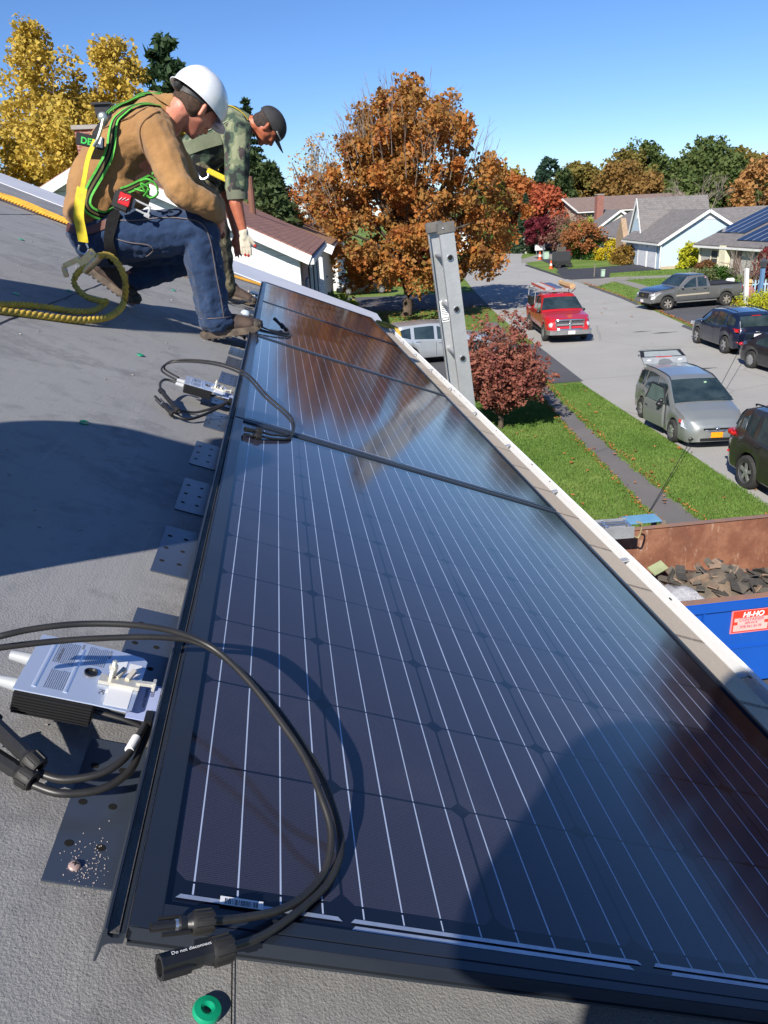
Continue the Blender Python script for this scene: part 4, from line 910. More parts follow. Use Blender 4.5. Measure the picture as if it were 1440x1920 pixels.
vparts(t, c, dict(side=[('side_window', -2.0, -1.35, .15, .1, .85, .95), ('side_window', -1.25, -.35, .08, .06, .95, .96), ('side_window', -.25, .5, .06, .05, .96, .9), ('quarter_window', .58, 1.0, .06, .06, .75, .25)], top=[('windscreen', .38, 1.26, .93, 1.0)], seams=[-1.3, -.3, .85], handles=[-.42, -1.15], mirror=(.62, black), spokes=7, handle_mat=chrome))
blob(t, 'driver_seat', mat('seat_cloth', (.05, .052, .055)), (.2, .35, .95), (.1, .2, .28))
for sd in (-1, 1):
    flat_lamp(t, 'headlight', lampM, [(1.86, sd*.80, .80), (2.12, sd*.62, .70), (2.16, sd*.50, .62), (2.10, sd*.70, .58), (1.92, sd*.82, .64)], .03 if sd > 0 else -.03)
    flat_lamp(t, 'indicator', redlens, [(1.80, sd*.845, .80), (1.88, sd*.80, .79), (1.88, sd*.82, .70), (1.82, sd*.85, .72)], .02 if sd > 0 else -.02)
    blob(t, 'fog_light', black, (2.21, sd*.60, .33), (.04, .11, .05))
b = MB(); b.tube(crv([(2.22, -.45, .62), (2.315, -.2, .56), (2.32, 0, .55), (2.315, .2, .56), (2.22, .45, .62)]), .018, 8); b.tube(crv([(2.21, -.42, .68), (2.27, 0, .65), (2.21, .42, .68)]), .012, 8); b.build('grille_bar', chrome, t, smooth=True)
MB().box(2.23, 2.30, -.36, .36, .57, .63).build('grille', black, t, bevel=.01)
b = MB(); b.ell((2.325, 0, .61), (.012, .05, .035)); b.build('badge', chrome, t, smooth=True)
MB().box(2.22, 2.315, -.45, .45, .26, .38).build('lower_grille', black, t, bevel=.02)
plate(t, 2.312, 0, .45, True, plateY)
b = MB(); b.tube([(1.22, -.55, 1.15), (1.16, .1, 1.20)], .008, 6); b.tube([(1.25, 0, 1.14), (1.17, .6, 1.19)], .008, 6); b.build('wipers', black, t)
MB().box(.55, .6, .22, .28, 1.50, 1.53).box(.50, .52, .2, .3, 1.38, 1.44).build('mirror_tag', mat('pale_green_tag', (.45, .7, .45), .6), t)
for sd in (-1, 1):
    V, F = c.patch(c.low, -2.0, 1.9, .48, .50, .492, .512, sd, 20, 1); b = MB(); b.add(V, F); b.build('door_moulding', mat('dark_sage', (.2, .21, .205), .4, .4), t, smooth=True)
for y_ in (-.38, .38):
    b = MB(); b.ell((.98, y_, 1.02), (.14, .16, .035)); b.build('dashboard_vent', mat('dash_grey', (.05, .07, .075), .5), t, smooth=True)
b = MB(); b.tube(crv([(.86+.0*k, .33+.17*math.cos(k*PI/6), 1.235+.09*math.sin(k*PI/6)-.0) for k in range(13)], 2), .012, 5); b.build('steering_wheel', mat('dash_grey', (.05,)*3), t, smooth=True)
# black strip along the roof rails
for sd in (-1, 1):
    b = MB(); b.tube(crv([(x, sd*(c.sec(x)[6][0]-.0), c.sec(x)[6][1]+.012) for x in (-2.0, -1.4, -.6, .1, .4)]), .014, 6); b.build('roof_rail', black, t, smooth=True)
# open front door on the kerb side (right side = -y): hinge at x=.85
dM = Matrix.Translation((.86, -.90, 0)) @ Matrix.Rotation(R_(11), 4, 'Z')
b = MB(); b.loft([[dM @ Vector((x, y, z)) for y, z in ((-.02, .28), (-.055, .5), (-.06, .75), (-.035, .96), (.02, .96), (.02, .28))] for x in (-1.13, -.6, -.05)])
dr = b.build('front_door', vp, t, smooth=True, bevel=.01)
b = MB(); 
for a, q in (((-1.13, .0, .96), (-1.02, .13, 1.42)), ((-1.02, .13, 1.42), (-.35, .11, 1.40)), ((-.35, .11, 1.40), (.0, .0, .98))): b.bar(dM @ Vector(a), dM @ Vector(q), .04, .035)
b.build('window_frame', black, dr)
b = MB(); b.add([dM @ Vector(p) for p in ((-1.1, .01, .97), (-1.0, .12, 1.40), (-.38, .10, 1.38), (-.03, .01, .98))], [(0, 1, 2, 3)]); b.build('door_glass', mat('green_glass', (.09, .13, .12), .06, col2=(.07, .1, .09)), dr)
b = MB(); b.bar(dM @ Vector((-1.0, -.075, .80)), dM @ Vector((-.84, -.075, .80)), .02, .035); b.build('door_handle', chrome, dr, bevel=.006)
blob(dr, 'mirror', black, dM @ Vector((-.12, -.13, .98)), (.08, .10, .08))
MB().box(-.2, .8, -.895, -.87, .4, 1.0).build('door_opening', mat('interior_black', (.015,)*3, .8), t)
# raised tailgate hinged at the rear edge of the roof
hM = Matrix.Translation((-1.98, 0, 1.64)) @ Matrix.Rotation(R_(205), 4, 'Y')
def hp(u, y, o_): return Vector((-1.90-.72*u, y, 1.56+.46*u-.22*u*u+o_*.9))
b = MB(); rings = []
for u in (0, .25, .5, .75, .95, 1.1): rings.append([hp(u, y*(1-.06*u), o_-(.06 if u > 1 else 0)) for y, o_ in ((-.68, -.05), (-.70, 0), (0, .04), (.70, 0), (.68, -.05), (0, -.02))])
b.loft(rings); tg = b.build('tailgate', vp, t, smooth=True)
def hin(u, y): return hp(u, y, -.065+.03*(1-abs(y)/.7))
# inner face of the gate: glass high, panel with lamps low, seen hanging down from the hinge
b = MB(); b.add([Vector((-1.93, -.66, 1.60)), Vector((-1.93, .66, 1.60)), Vector((-2.20, .68, 1.76)), Vector((-2.20, -.68, 1.76))], [(0, 1, 2, 3)]); b.build('inner_panel', mat('pale_lining', (.3, .32, .34), .4), tg)
b = MB(); b.add([Vector((-2.18, -.70, 1.75)), Vector((-2.18, .70, 1.75)), Vector((-2.58, .64, 1.90)), Vector((-2.58, -.64, 1.90))], [(0, 1, 2, 3)]); b.build('rear_window_frame', black, tg)
b = MB(); b.add([Vector((-2.23, -.58, 1.775)), Vector((-2.23, .58, 1.775)), Vector((-2.52, .52, 1.885)), Vector((-2.52, -.52, 1.885))], [(0, 1, 2, 3)]); b.build('rear_window', mat('grey_window', (.3, .33, .34), .2), tg)
b = MB(); b.add([Vector((-2.56, -.68, 1.89)), Vector((-2.56, .68, 1.89)), Vector((-2.72, .66, 1.84)), Vector((-2.72, -.66, 1.84)), Vector((-2.56, -.66, 1.96)), Vector((-2.56, .66, 1.96)), Vector((-2.70, .64, 1.90)), Vector((-2.70, -.64, 1.90))], [(0, 1, 2, 3), (7, 6, 5, 4), (0, 4, 5, 1), (1, 5, 6, 2), (2, 6, 7, 3), (3, 7, 4, 0)]); b.build('gate_lip', vp, tg, bevel=.02)
for sd in (-1, 1):
    blob(tg, 'rear_lamp', mat('lamp_grey', (.45, .47, .5), .3), (-2.05, sd*.48, 1.68), (.05, .10, .05))
MB().bar((-2.2, -.25, 1.765), (-2.2, .25, 1.765), .04, .02).build('brake_light', redlens, tg)
# ---- crew: SUV builder
def suv(label, loc, rz, pm, seed=0, L=4.65, W=1.86, H=1.72, tail=True, rails=True, sc=.88):
    t = thing('suv', label, 'SUV', loc, (0, 0, rz)); t.scale = (sc, sc, sc); k = H/1.72; q = L/4.65; f = lambda P: [(a*q, z*k) for a, z in P]
    c = Car(L, W, f([(-2.325, .9), (-2.3, 1.05), (-2.1, 1.45), (-1.95, 1.60), (-1.6, 1.68), (-.5, 1.72), (.35, 1.66), (1.08, 1.14), (1.6, 1.06), (2.05, .96), (2.25, .8), (2.325, .6)]), f([(-2.325, .86), (-1.6, 1.12), (-.3, 1.04), (1.0, 1.0), (1.7, .96), (2.325, .55)]), [(-2.33, .4), (-2.1, .3), (2.1, .28), (2.33, .36)], [-1.36*q, 1.36*q], .36, [(-2.325*q, .84), (-2.1*q, .94), (-1.5*q, .99), (.9, 1.), (1.7*q, .96), (2.1*q, .86), (2.325*q, .62)], .30)
    c.body(pm, t)
    vparts(t, c, dict(side=[('quarter_window', -1.88*q, -1.28*q, .35, .06, .80, .96), ('side_window', -1.14*q, -.36*q, .06, .05, .97, .97), ('side_window', -.24*q, .78*q, .05, .04, .97, .36)], top=[('windscreen', .40*q, 1.06*q, .93, 1.0), ('rear_window', -2.24*q, -1.99*q, .97, .93)], seams=[-1.22*q, -.3*q, .85*q], handles=[-1.02*q, -.12*q], mirror=(.74*q, pm), spokes=5, handle_mat=pm))
    xb = -L/2
    for sd in (-1, 1):
        flat_lamp(t, 'tail_light', redlens, [(xb+.03, sd*.80, .98*k), (xb+.03, sd*.55, .96*k), (xb+.02, sd*.52, 1.06*k), (xb+.10, sd*.84, 1.12*k), (xb+.35, sd*.90, 1.12*k), (xb+.30, sd*.91, 1.02*k)][:5], .05 if sd < 0 else -.05)
        blob(t, 'tail_light', redlens, (xb+.16, sd*(W/2-.10), 1.03*k), (.16, .06, .075))
        blob(t, 'reflector', redlens, (xb+.06, sd*.72, .58*k), (.05, .12, .045))
        flat_lamp(t, 'headlight', lampM, [(-xb-.12, sd*.80, .90*k), (-xb-.02, sd*.50, .84*k), (-xb-.0, sd*.50, .74*k), (-xb-.10, sd*.82, .74*k)], .04 if sd > 0 else -.04)
        if rails:
            b = MB(); b.tube(crv([(x*q, sd*.62, z*k) for x, z in ((-1.7, 1.69), (-1.6, 1.745), (-.3, 1.775), (.1, 1.74), (.2, 1.70))]), .018, 6); b.build('roof_rail', black, t, smooth=True)
    MB().box(xb-.03, xb+.1, -.75, .75, .38*k, .64*k).build('bumper', pm, t, bevel=.03)
    MB().box(xb-.035, xb+.06, -.6, .6, .34*k, .44*k).build('bumper_trim', black, t, bevel=.02)
    plate(t, xb-.005, 0, .83*k, False, plateW)
    blob(t, 'badge', chrome, (xb+.0, 0, .98*k), (.02, .09, .035))
    MB().box(xb+.30, xb+.36, -.18, .18, 1.585*k, 1.61*k).build('brake_light', redlens, t)
    MB().box(-xb-.06, -xb+.01, -.42, .42, .68*k, .82*k).build('grille', black, t, bevel=.02)
    return t
navy = paint('navy_paint', (.008, .013, .035), 1., .3); olive = paint('olive_grey_paint', (.036, .034, .033), .9, .4); slv = paint('silver_paint', (.5, .54, .58), .8, .5)
suv('dark navy SUV parked across the street with its tail toward the camera', (16.78, 27.95, 0), R_(85), navy, W=1.86)
suv('dark olive grey SUV cut off by the right edge, nearest vehicle on this side', (9.52, 12.15, 0), R_(-91), olive, sc=.93)
suv('bright silver SUV standing behind the ladder and roof edge', (5.75, 29.7, 0), R_(4), slv, H=1.6, L=4.8, rails=False, sc=.95)
# ---- saloons
def sedan(label, loc, rz, pm, W=1.8):
    t = thing('car', label, 'car', loc, (0, 0, rz)); t.scale = (.88, .88, .88)
    c = Car(4.7, W, [(-2.35, .7), (-2.3, .92), (-1.75, 1.0), (-1.05, 1.36), (-.3, 1.44), (.35, 1.40), (1.2, .98), (1.9, .86), (2.2, .7), (2.35, .5)], [(-2.35, .68), (-1.7, .93), (0, .9), (1.2, .88), (1.9, .8), (2.35, .45)], [(-2.35, .32), (-2.1, .22), (2.1, .2), (2.35, .26)], [-1.38, 1.38], .33, [(-2.35, .8), (-2.1, .92), (-1.2, 1.), (1., 1.), (1.8, .95), (2.15, .84), (2.35, .6)], .42)
    c.body(pm, t); vparts(t, c, dict(side=[('side_window', -1.2, -.3, .08, .05, .55, .93), ('side_window', -.2, .85, .05, .04, .93, .45)], top=[('windscreen', .38, 1.15, .93, 1.), ('rear_window', -1.7, -1.1, 1.0, .93)], seams=[-1.15, -.25, .8], handles=[-1.0, -.1], mirror=(.75, pm), handle_mat=pm, spokes=10))
    for sd in (-1, 1): blob(t, 'tail_light', redlens, (-2.22, sd*.74, .80), (.12, .12, .07)); blob(t, 'headlight', lampM, (2.12, sd*.66, .64), (.14, .14, .07))
    return t
sedan('charcoal saloon at the right edge in front of the navy SUV', (16.05, 22.85, 0), R_(-88), paint('charcoal_paint', (.022, .023, .028), .9, .4))
sedan('black car standing in the shade of the orange maple', (5.9, 58.3, 0), R_(176), paint('black_paint', (.008, .01, .014), .9, .2))
sedan('small black car before the hedge at the end of the street', (33.4, 97.6, 0), R_(8), paint('far_black_paint', (.01, .012, .02), .9, .2))
sedan('white car glimpsed through the maple leaves', (11.0, 86.0, 0), R_(20), paint('white_car_paint', (.75, .76, .76), .7, 0.))
sedan('little red car parked among the shrubs before the cream house', (33.2, 86.0, 0), R_(190), paint('far_red_paint', (.4, .012, .015), .8, .1))
# ---- red pickup with ladder rack
red = paint('red_paint', (.46, .012, .016), .8, .0)
t = thing('pickup_truck', 'red pickup with a chrome cross grille and a loaded ladder rack', 'pickup truck', (11.93, 33.85, 0), (0, 0, R_(-97))); t.scale = (.93, .93, .93)
TP = [(-2.9, 1.15), (-2.88, 1.22), (-.95, 1.24), (-.9, 1.5), (-.78, 1.86), (-.5, 1.92), (.3, 1.92), (.55, 1.84), (1.2, 1.32), (1.35, 1.25), (2.1, 1.17), (2.6, 1.08), (2.8, .95), (2.85, .7)]
c = Car(5.75, 2.0, TP, [(-2.9, 1.12), (-.95, 1.2), (1.2, 1.18), (2.2, 1.08), (2.85, .66)], [(-2.9, .55), (2.5, .5), (2.87, .5)], [-1.85, 1.80], .40, [(-2.9, .93), (-2.5, .96), (0, .97), (1.2, .98), (2.2, 1.), (2.6, .95), (2.85, .82)], .30)
c.body(red, t)
vparts(t, c, dict(side=[('side_window', -.72, -.1, .06, .06, .94, .96), ('side_window', 0, 1.02, .05, .05, .96, .28)], top=[('windscreen', .60, 1.20, .95, 1.02), ('rear_window', -.9, -.79, .9, .85)], seams=[-.8, -.05, 1.15], handles=[-.6, .12], mirror=(.98, black), spokes=5, rim=rimM))
MB().box(-2.78, -1.02, -.80, .80, 1.245, 1.27).build('bed_opening', mat('bed_dark', (.02, .02, .022), .8), t)
b = MB(); b.tube(crv([(2.66, -.62, 1.02), (2.86, -.58, 1.04), (2.89, 0, 1.06), (2.86, .58, 1.04), (2.66, .62, 1.02)]), .035, 8); b.tube(crv([(2.66, -.60, .66), (2.87, -.54, .65), (2.9, 0, .64), (2.87, .54, .65), (2.66, .60, .66)]), .035, 8)
b.tube([(2.84, -.60, .66), (2.84, -.62, 1.03)], .035, 8); b.tube([(2.84, .60, .66), (2.84, .62, 1.03)], .035, 8); b.bar((2.9, 0, .64), (2.9, 0, 1.06), .08, .06, (1, 0, 0)); b.bar((2.87, -.58, .85), (2.87, .58, .85), .06, .07)
b.build('chrome_grille', chrome, t, smooth=True)
MB().box(2.74, 2.84, -.56, .56, .66, 1.03).build('grille_mesh', mat('mesh_grey', (.12, .12, .13), .4, .6), t)
blob(t, 'badge', chrome, (2.93, 0, .85), (.02, .07, .08))
for sd in (-1, 1):
    blob(t, 'headlight', lampM, (2.70, sd*.78, .82), (.12, .15, .12)); blob(t, 'fog_light', lampM, (2.83, sd*.62, .52), (.05, .07, .05))
b = MB(); b.loft([[Vector((x+dx, y, z)) for dx, z in ((0, .40), (.12, .42), (.14, .60), (0, .62))] for x, y in ((2.60, -1.0), (2.82, -.9), (2.88, -.5), (2.9, 0), (2.88, .5), (2.82, .9), (2.60, 1.0))]); b.build('bumper', mat('grey_chrome', (.5, .51, .52), .3, .8), t, smooth=True)
plate(t, 3.04, 0.05, .52, True, plateW)
b = MB()
for x in (-2.75, -1.05):
    for sd in (-1, 1): b.tube([(x, sd*.86, 1.2), (x, sd*.80, 2.02)], .022, 6)
    b.tube([(x, -.9, 2.02), (x, .9, 2.02)], .024, 6)
for sd in (-1, 1): b.tube([(-2.95, sd*.84, 2.04), (.1, sd*.84, 2.10)], .024, 6); b.tube([(.1, sd*.84, 2.10), (-.1, sd*.72, 1.93)], .02, 6)
b.tube([(.0, -.84, 2.1), (.0, .84, 2.1)], .022, 6); b.build('ladder_rack', alu, t)
b = MB(); b.tube([(.55, .30, 1.60), (.57, .32, 1.64)], .05, 6); b.build('mirror_tag', mat('pale_tag', (.5, .6, .62), .6), t)
# goods lying on the rack are things of their own
def on_truck(o, x, y, z, rz=0):
    M = Matrix.Translation((11.93, 33.85, 0)) @ Matrix.Rotation(R_(-97), 4, 'Z') @ Matrix.Diagonal((.93, .93, .93, 1)); o.location = M @ Vector((x, y, z)); o.scale = (.93, .93, .93); o.rotation_euler = (0, 0, R_(-97)+rz); return o
k = on_truck(thing('extension_ladder', 'reddish fibreglass ladder lying on the red pickup\'s rack', 'ladder'), -1.3, -.42, 2.10)
b = MB(); b.bar((-1.7, -.22, .06), (1.7, -.22, .06), .04, .10); b.bar((-1.7, .22, .06), (1.7, .22, .06), .04, .10); b.build('rails', mat('orange_red_rail', (.5, .09, .06), .5), k)
b = MB()
for i in range(11): b.tube([(-1.5+.3*i, -.22, .06), (-1.5+.3*i, .22, .06)], .017, 6)
b.build('rungs', alu, k)
k = on_truck(thing('aluminium_plank', 'bluish aluminium plank lying on the rack over the pickup bed', 'plank'), -1.5, .12, 2.08)
MB().box(-1.5, 1.2, -.2, .2, 0, .08).build('deck', mat('blue_grey_plank', (.10, .13, .22), .4, .3), k, bevel=.01)
k = on_truck(thing('cardboard_tube', 'long tan wrapped bundle on the far side of the rack', 'bundle'), -.5, .62, 2.22, .05)
b = MB(); b.tube(crv([(-1.3, 0, .06), (-1, .01, .0), (0, -.01, .0), (.8, .0, .01)]), [.10, .12, .13, .13, .14, .14, .13, .13, .14, .15, .15, .15, .15, .15, .14, .14, .14, .14, .14][:19], 8); b.build('wrap', mat('tan_wrap', (.48, .32, .17), .8, col2=(.36, .23, .12), vs=6, bump=.5, bs=12, bd=.03), k, smooth=True)
k = on_truck(thing('tool_box', 'black plastic tool box on the near corner of the pickup bed', 'tool box'), -1.85, -.78, 1.26)
MB().box(-.45, .45, -.18, .22, 0, .42).build('case', black, k, bevel=.03); MB().box(-.46, .46, -.19, .23, .34, .37).build('lid_seam', mat('gap_black', (.004,)*3), k)
# ---- grey pickup seen from the side
gp = paint('grey_pickup_paint', (.17, .172, .175), .8, .4); hood = paint('blue_black_paint', (.02, .026, .04), .8, .3)
t = thing('pickup_truck', 'grey extended cab pickup in the driveway across the street with a two tone bonnet', 'pickup truck', (21.3, 39.9, 0), (0, 0, R_(184.5))); t.scale = (.93, .93, .92)
c = Car(5.6, 1.95, [(-2.8, 1.12), (-2.78, 1.2), (-.75, 1.22), (-.72, 1.3), (-.6, 1.74), (-.4, 1.82), (.45, 1.83), (.62, 1.78), (1.25, 1.28), (1.4, 1.22), (2.2, 1.13), (2.6, 1.05), (2.78, .85), (2.8, .7)], [(-2.8, 1.1), (-.75, 1.18), (1.2, 1.16), (2.2, 1.02), (2.8, .66)], [(-2.8, .52), (2.4, .46), (2.8, .42)], [-1.82, 1.82], .385, [(-2.8, .94), (-2.4, .97), (0, .97), (1.4, .98), (2.2, .99), (2.6, .93), (2.8, .82)], .28)
c.body(gp, t)
vparts(t, c, dict(side=[('side_window', -.52, .02, .05, .05, .95, .95), ('side_window', .12, 1.06, .04, .04, .95, .26)], top=[('windscreen', .64, 1.24, .95, 1.02)], seams=[-.62, .06, 1.2], handles=[-.42, .24], mirror=(1.02, gp), spokes=6, rim=mat('brown_alloy', (.5, .46, .4), .4, .5)))
V, F = c.topstrip(1.42, 2.62, .98, .96, .012); b = MB(); b.add(V, F); b.build('bonnet', hood, t, smooth=True)
V, F = c.topstrip(-.38, .60, .98, .98, .010); b = MB(); b.add(V, F); b.build('roof_panel', hood, t, smooth=True)
MB().box(-2.68, -.82, -.78, .78, 1.225, 1.25).build('bed_opening', mat('bed_dark', (.02,)*3), t)
b = MB()
for sd in (-1, 1): b.bar((-2.75, sd*.86, 1.26), (-.8, sd*.86, 1.26), .08, .05)
b.build('bed_rail', black, t)
for sd in (-1, 1):
    V, F = c.patch(c.low, -.7, 1.35, .40, .40, .52, .52, sd, 8, 2); b = MB(); b.add([v+Vector((0, sd*.008, 0)) for v in V], F); b.build('side_moulding', mat('champagne_strip', (.42, .38, .3), .5), t, smooth=True)
    blob(t, 'headlight', lampM, (2.66, sd*.72, .86), (.12, .17, .10)); blob(t, 'tail_light', redlens, (-2.78, sd*.86, .95), (.05, .06, .18))
    b = MB(); b.bar((-1.2, sd*.93, .42), (1.25, sd*.93, .42), .10, .06); b.build('running_board', mat('step_grey', (.3,)*3, .4, .5), t)
b = MB(); b.box(2.66, 2.86, -.9, .9, .42, .66); b.build('bumper', gp, t, bevel=.04)
MB().box(2.72, 2.82, -.52, .52, .70, .98).build('grille', black, t, bevel=.02); plate(t, 2.87, 0, .54, True, plateW); blob(t, 'badge', mat('gold_badge', (.6, .45, .1), .3, .8), (2.83, 0, .85), (.02, .08, .03))
blob(t, 'sticker', mat('pink_sticker', (.7, .3, .35), .5), (-.46, .80, 1.66), (.04, .02, .04))

# ================================================================== street furniture
t = thing('hopper_machine', 'dark grey road paving hopper machine standing on the fresh driveway', 'machine', (25.4, 71.2, 0), (0, 0, R_(10))); t.scale = (.66, .66, .66)
b = MB(); b.loft([[Vector((x*k_, y*k_, z)) for x, y in ((-1.15, -.8), (1.15, -.8), (1.15, .8), (-1.15, .8))] for z, k_ in ((.35, .78), (.8, .95), (1.0, 1.0), (1.02, .9), (2.1, .92), (2.12, .80))]); b.build('hopper', mat('machine_grey', (.06, .062, .066), .6, .2), t, bevel=.03)
b = MB(); b.box(-.5, .5, -.4, .4, 2.1, 2.7).tube([(-.7, 0, 2.1), (-.5, 0, 3.0), (.1, 0, 3.05)], .09, 6); b.build('engine_cover', mat('machine_brown', (.12, .10, .08), .7), t, bevel=.04)
for x in (-.85, .85):
    for y in (-.85, .85): wheel(t, x, y, .36, .2, 5, mat('machine_grey', (.06,)*3))
def cone(label, x, y, k=1.0):
    t = thing('traffic_cone', label, 'traffic cone', (x, y, 0), group='orange traffic cones along the drives'); b = MB(); b.box(-.19*k, .19*k, -.19*k, .19*k, 0, .03); b.build('base', mat('cone_orange', (.75, .10, .02), .5), t)
    b = MB(); b.lathe([(.15*k, .03), (.05*k, .72*k), (0, .72*k)], None, 12); bo = b.build('body', mat('cone_orange', (.75, .1, .02), .5), t, smooth=True); b = MB(); b.lathe([(.118*k, .28*k), (.09*k, .46*k)], None, 12); b.build('collar', mat('cone_white', (.8,)*3), t); return t
cone('traffic cone beside the grey hopper machine', 24.25, 70.6, 1.0); cone('traffic cone by the pale green box near the road end', 27.4, 83.4, 1.15)
def ubox(label, x, y, h=.75, w=.5):
    t = thing('utility_box', label, 'utility box', (x, y, 0)); MB().box(-w/2, w/2, -w/2, w/2, 0, h).build('case', mat('pale_green_box', (.42, .58, .46), .5), t, bevel=.03); MB().box(-w/2-.02, w/2+.02, -w/2-.02, w/2+.02, h-.02, h+.05).build('lid', mat('pale_green_box', (.4,)*3), t, bevel=.02)
ubox('pale green utility box on the lawn before the light blue house', 24.7, 59.7, .5, .26); ubox('pale green utility box at the end of the fresh path', 28.2, 83.8, .7, .5)
t = thing('marker_post', 'grey wooden stake beside the green utility box', 'post', (24.2, 60.2, 0)); b = MB(); b.tube([(0, 0, 0), (.02, 0, .95)], .04, 6); b.build('stake', bark2, t)
t = thing('yard_sign', 'white yard sign at the far end of the street', 'sign', (30.2, 92.0, 0)); MB().box(-.6, .6, -.03, .03, .5, 1.2).build('board', white, t); b = MB(); b.tube([(-.4, 0, 0), (-.4, 0, .6)], .03, 5); b.tube([(.4, 0, 0), (.4, 0, .6)], .03, 5); b.build('stakes', alu, t)
t = thing('garden_statue', 'white statue on the lawn at the end of the street', 'statue', (29.6, 96.5, 0)); b = MB(); b.lathe([(.5, 0), (.5, .3), (.3, .35), (.22, 1.1), (.3, 1.6), (.12, 1.75), (.2, 2.0), (.1, 2.2), (0, 2.22)], None, 12); b.build('figure', white, t, smooth=True)
t = thing('white_post', 'tall plain white post by the yellow flowers', 'post', (23.55, 38.1, 0)); b = MB(); b.box(-.085, .085, -.085, .085, 0, 1.95); b.build('shaft', white, t, bevel=.01, M=Matrix.Rotation(R_(-5.5), 4, 'Y'))
t = thing('lamp_post', 'blue wooden lamp post with a dark lantern beside the picket fence', 'lamp post', (25.2, 39.6, 0)); blueP = mat('blue_paint', (.12, .24, .42), .6, col2=(.1, .2, .36))
b = MB(); b.box(-.09, .09, -.09, .09, 0, 1.75); b.build('post', blueP, t, bevel=.01); b = MB(); b.lathe([(.06, 1.75), (.16, 1.82), (.2, 2.08), (.22, 2.1), (.05, 2.28), (0, 2.3)], None, 6); b.build('lantern', mat('lantern_grey', (.08, .085, .1), .4, .3), t)
t = thing('picket_fence', 'pale blue picket fence in front of the grey clapboard house', 'fence', (25.4, 41.4, 0)); pb = mat('pale_blue_fence', (.42, .58, .68), .6)
for i in range(34):
    x = i*.19; y = -.015*i; b = MB(); b.prism([(x-.045, 0), (x+.045, 0), (x+.045, .92), (x, 1.02), (x-.045, .92)], -.012, .012, Matrix.Translation((0, y, 0)) @ Matrix.Rotation(PI/2, 4, 'X')); b.build('picket', pb, t)
b = MB(); b.bar((-.1, .04, .3), (6.4, -.46, .3), .03, .08); b.bar((-.1, .04, .75), (6.4, -.46, .75), .03, .08); b.build('rail', pb, t)
t = thing('mailbox', 'small white mailbox on a post behind the white post', 'mailbox', (24.6, 41.6, 0)); b = MB(); b.box(-.05, .05, -.05, .05, 0, .9); b.build('post', pb, t); b = MB(); b.box(-.22, .22, -.12, .12, .9, 1.16); b.build('box', white, t, bevel=.05)
t = thing('scarecrow', 'harvest scarecrow figure in plaid sitting against the blue lamp post', 'scarecrow', (24.75, 39.9, 0)); b = MB(); b.ell((0, 0, .95), (.13, .12, .15)); b.build('straw_head', mat('straw', (.6, .42, .2), .9), t, smooth=True)
b = MB(); b.loft([[Vector((w_*math.cos(a), .14*math.sin(a), z)) for a in [2*PI*k/10 for k in range(10)]] for z, w_ in ((.25, .2), (.5, .24), (.75, .26), (.82, .1))]); b.tube([(-.2, 0, .75), (-.34, -.05, .4)], .06, 6); b.tube([(.2, 0, .75), (.3, -.05, .4)], .06, 6); b.build('plaid_shirt', mat('plaid', (.16, .10, .2), .9, col2=(.5, .2, .12), vs=12), t, smooth=True)
b = MB(); b.lathe([(.2, 1.04), (.2, 1.06), (.1, 1.08), (.08, 1.2), (0, 1.22)], None, 12); b.build('straw_hat', mat('straw', (.6,)*3), t); b = MB(); b.tube([(-.1, 0, .3), (-.14, -.25, .05)], .08, 6); b.tube([(.1, 0, .3), (.14, -.25, .05)], .08, 6); b.build('trousers', mat('old_denim', (.06, .08, .14), .9), t, smooth=True)
b = MB(); b.ell((24.1, 39.8, .16), (.24, .24, .17)); tag(b.build('pumpkin', mat('pumpkin_orange', (.7, .26, .03), .6), smooth=True), 'orange pumpkin beside the scarecrow', 'pumpkin')
b = MB(); b.box(24.35, 24.55, 39.75, 39.85, 0, .55); tag(b.build('red_basket', mat('red_decor', (.5, .03, .04), .6), bevel=.04), 'small red decoration between pumpkin and scarecrow', 'decoration')
# shrubs
def shrub(name, label, x, y, w, h, cols, seed, d=None, size=.13, mn=None, group=None, n=70, shape=None):
    return tree(name, label, (x, y, 0), h, w, .02, shape or (lambda q: (1-q**2.4)**.5*.95+.05), cols, n, 60, size, .12, seed, .04, 0, matname=mn or name+str(seed), cat='shrub', group=group, fine=9, sc=1.2, thick=.35, trans=.2)
YG = [sr(150, 156, 34), sr(186, 184, 50), sr(120, 136, 36)]; GG = [sr(52, 82, 36), sr(80, 112, 46)]
shrub('yellow_shrub', 'tall bright yellow green shrub against the light blue gable', 32.9, 61.9, 1.75, 1.95, YG, 101, n=110)
shrub('yellow_shrub', 'low golden mound left of the clipped cones', 32.6, 77.2, 2.9, 1.7, [sr(176, 158, 30), sr(200, 176, 50)], 102)
shrub('rust_shrub', 'rusty orange mound in front of the golden one', 33.6, 75.6, 1.9, 1.2, [sr(150, 96, 50), sr(176, 116, 60)], 103)
shrub('green_shrub', 'large loose green shrub beside the golden mound', 31.6, 80.6, 3.3, 2.8, GG, 104, n=100)
shrub('yellow_shrub', 'yellow green bush above the large green shrub', 32.4, 83.4, 3.0, 3.9, [sr(140, 150, 50), sr(170, 170, 60)], 105)
cn = lambda q: 1.0-q*.9
shrub('cone_shrub', 'clipped green cone nearer the golden mound', 33.9, 74.6, 1.5, 2.2, GG, 106, shape=cn, mn='cone_leaf'); shrub('cone_shrub', 'clipped green cone nearer the garage door', 34.0, 71.6, 1.6, 2.1, GG, 107, shape=cn, mn='cone_leaf')
shrub('brown_shrub', 'olive brown mound beside the garage of the light blue house', 31.3, 70.6, 2.4, 1.5, [sr(110, 84, 40), sr(140, 112, 50), sr(90, 60, 50)], 108, n=90)
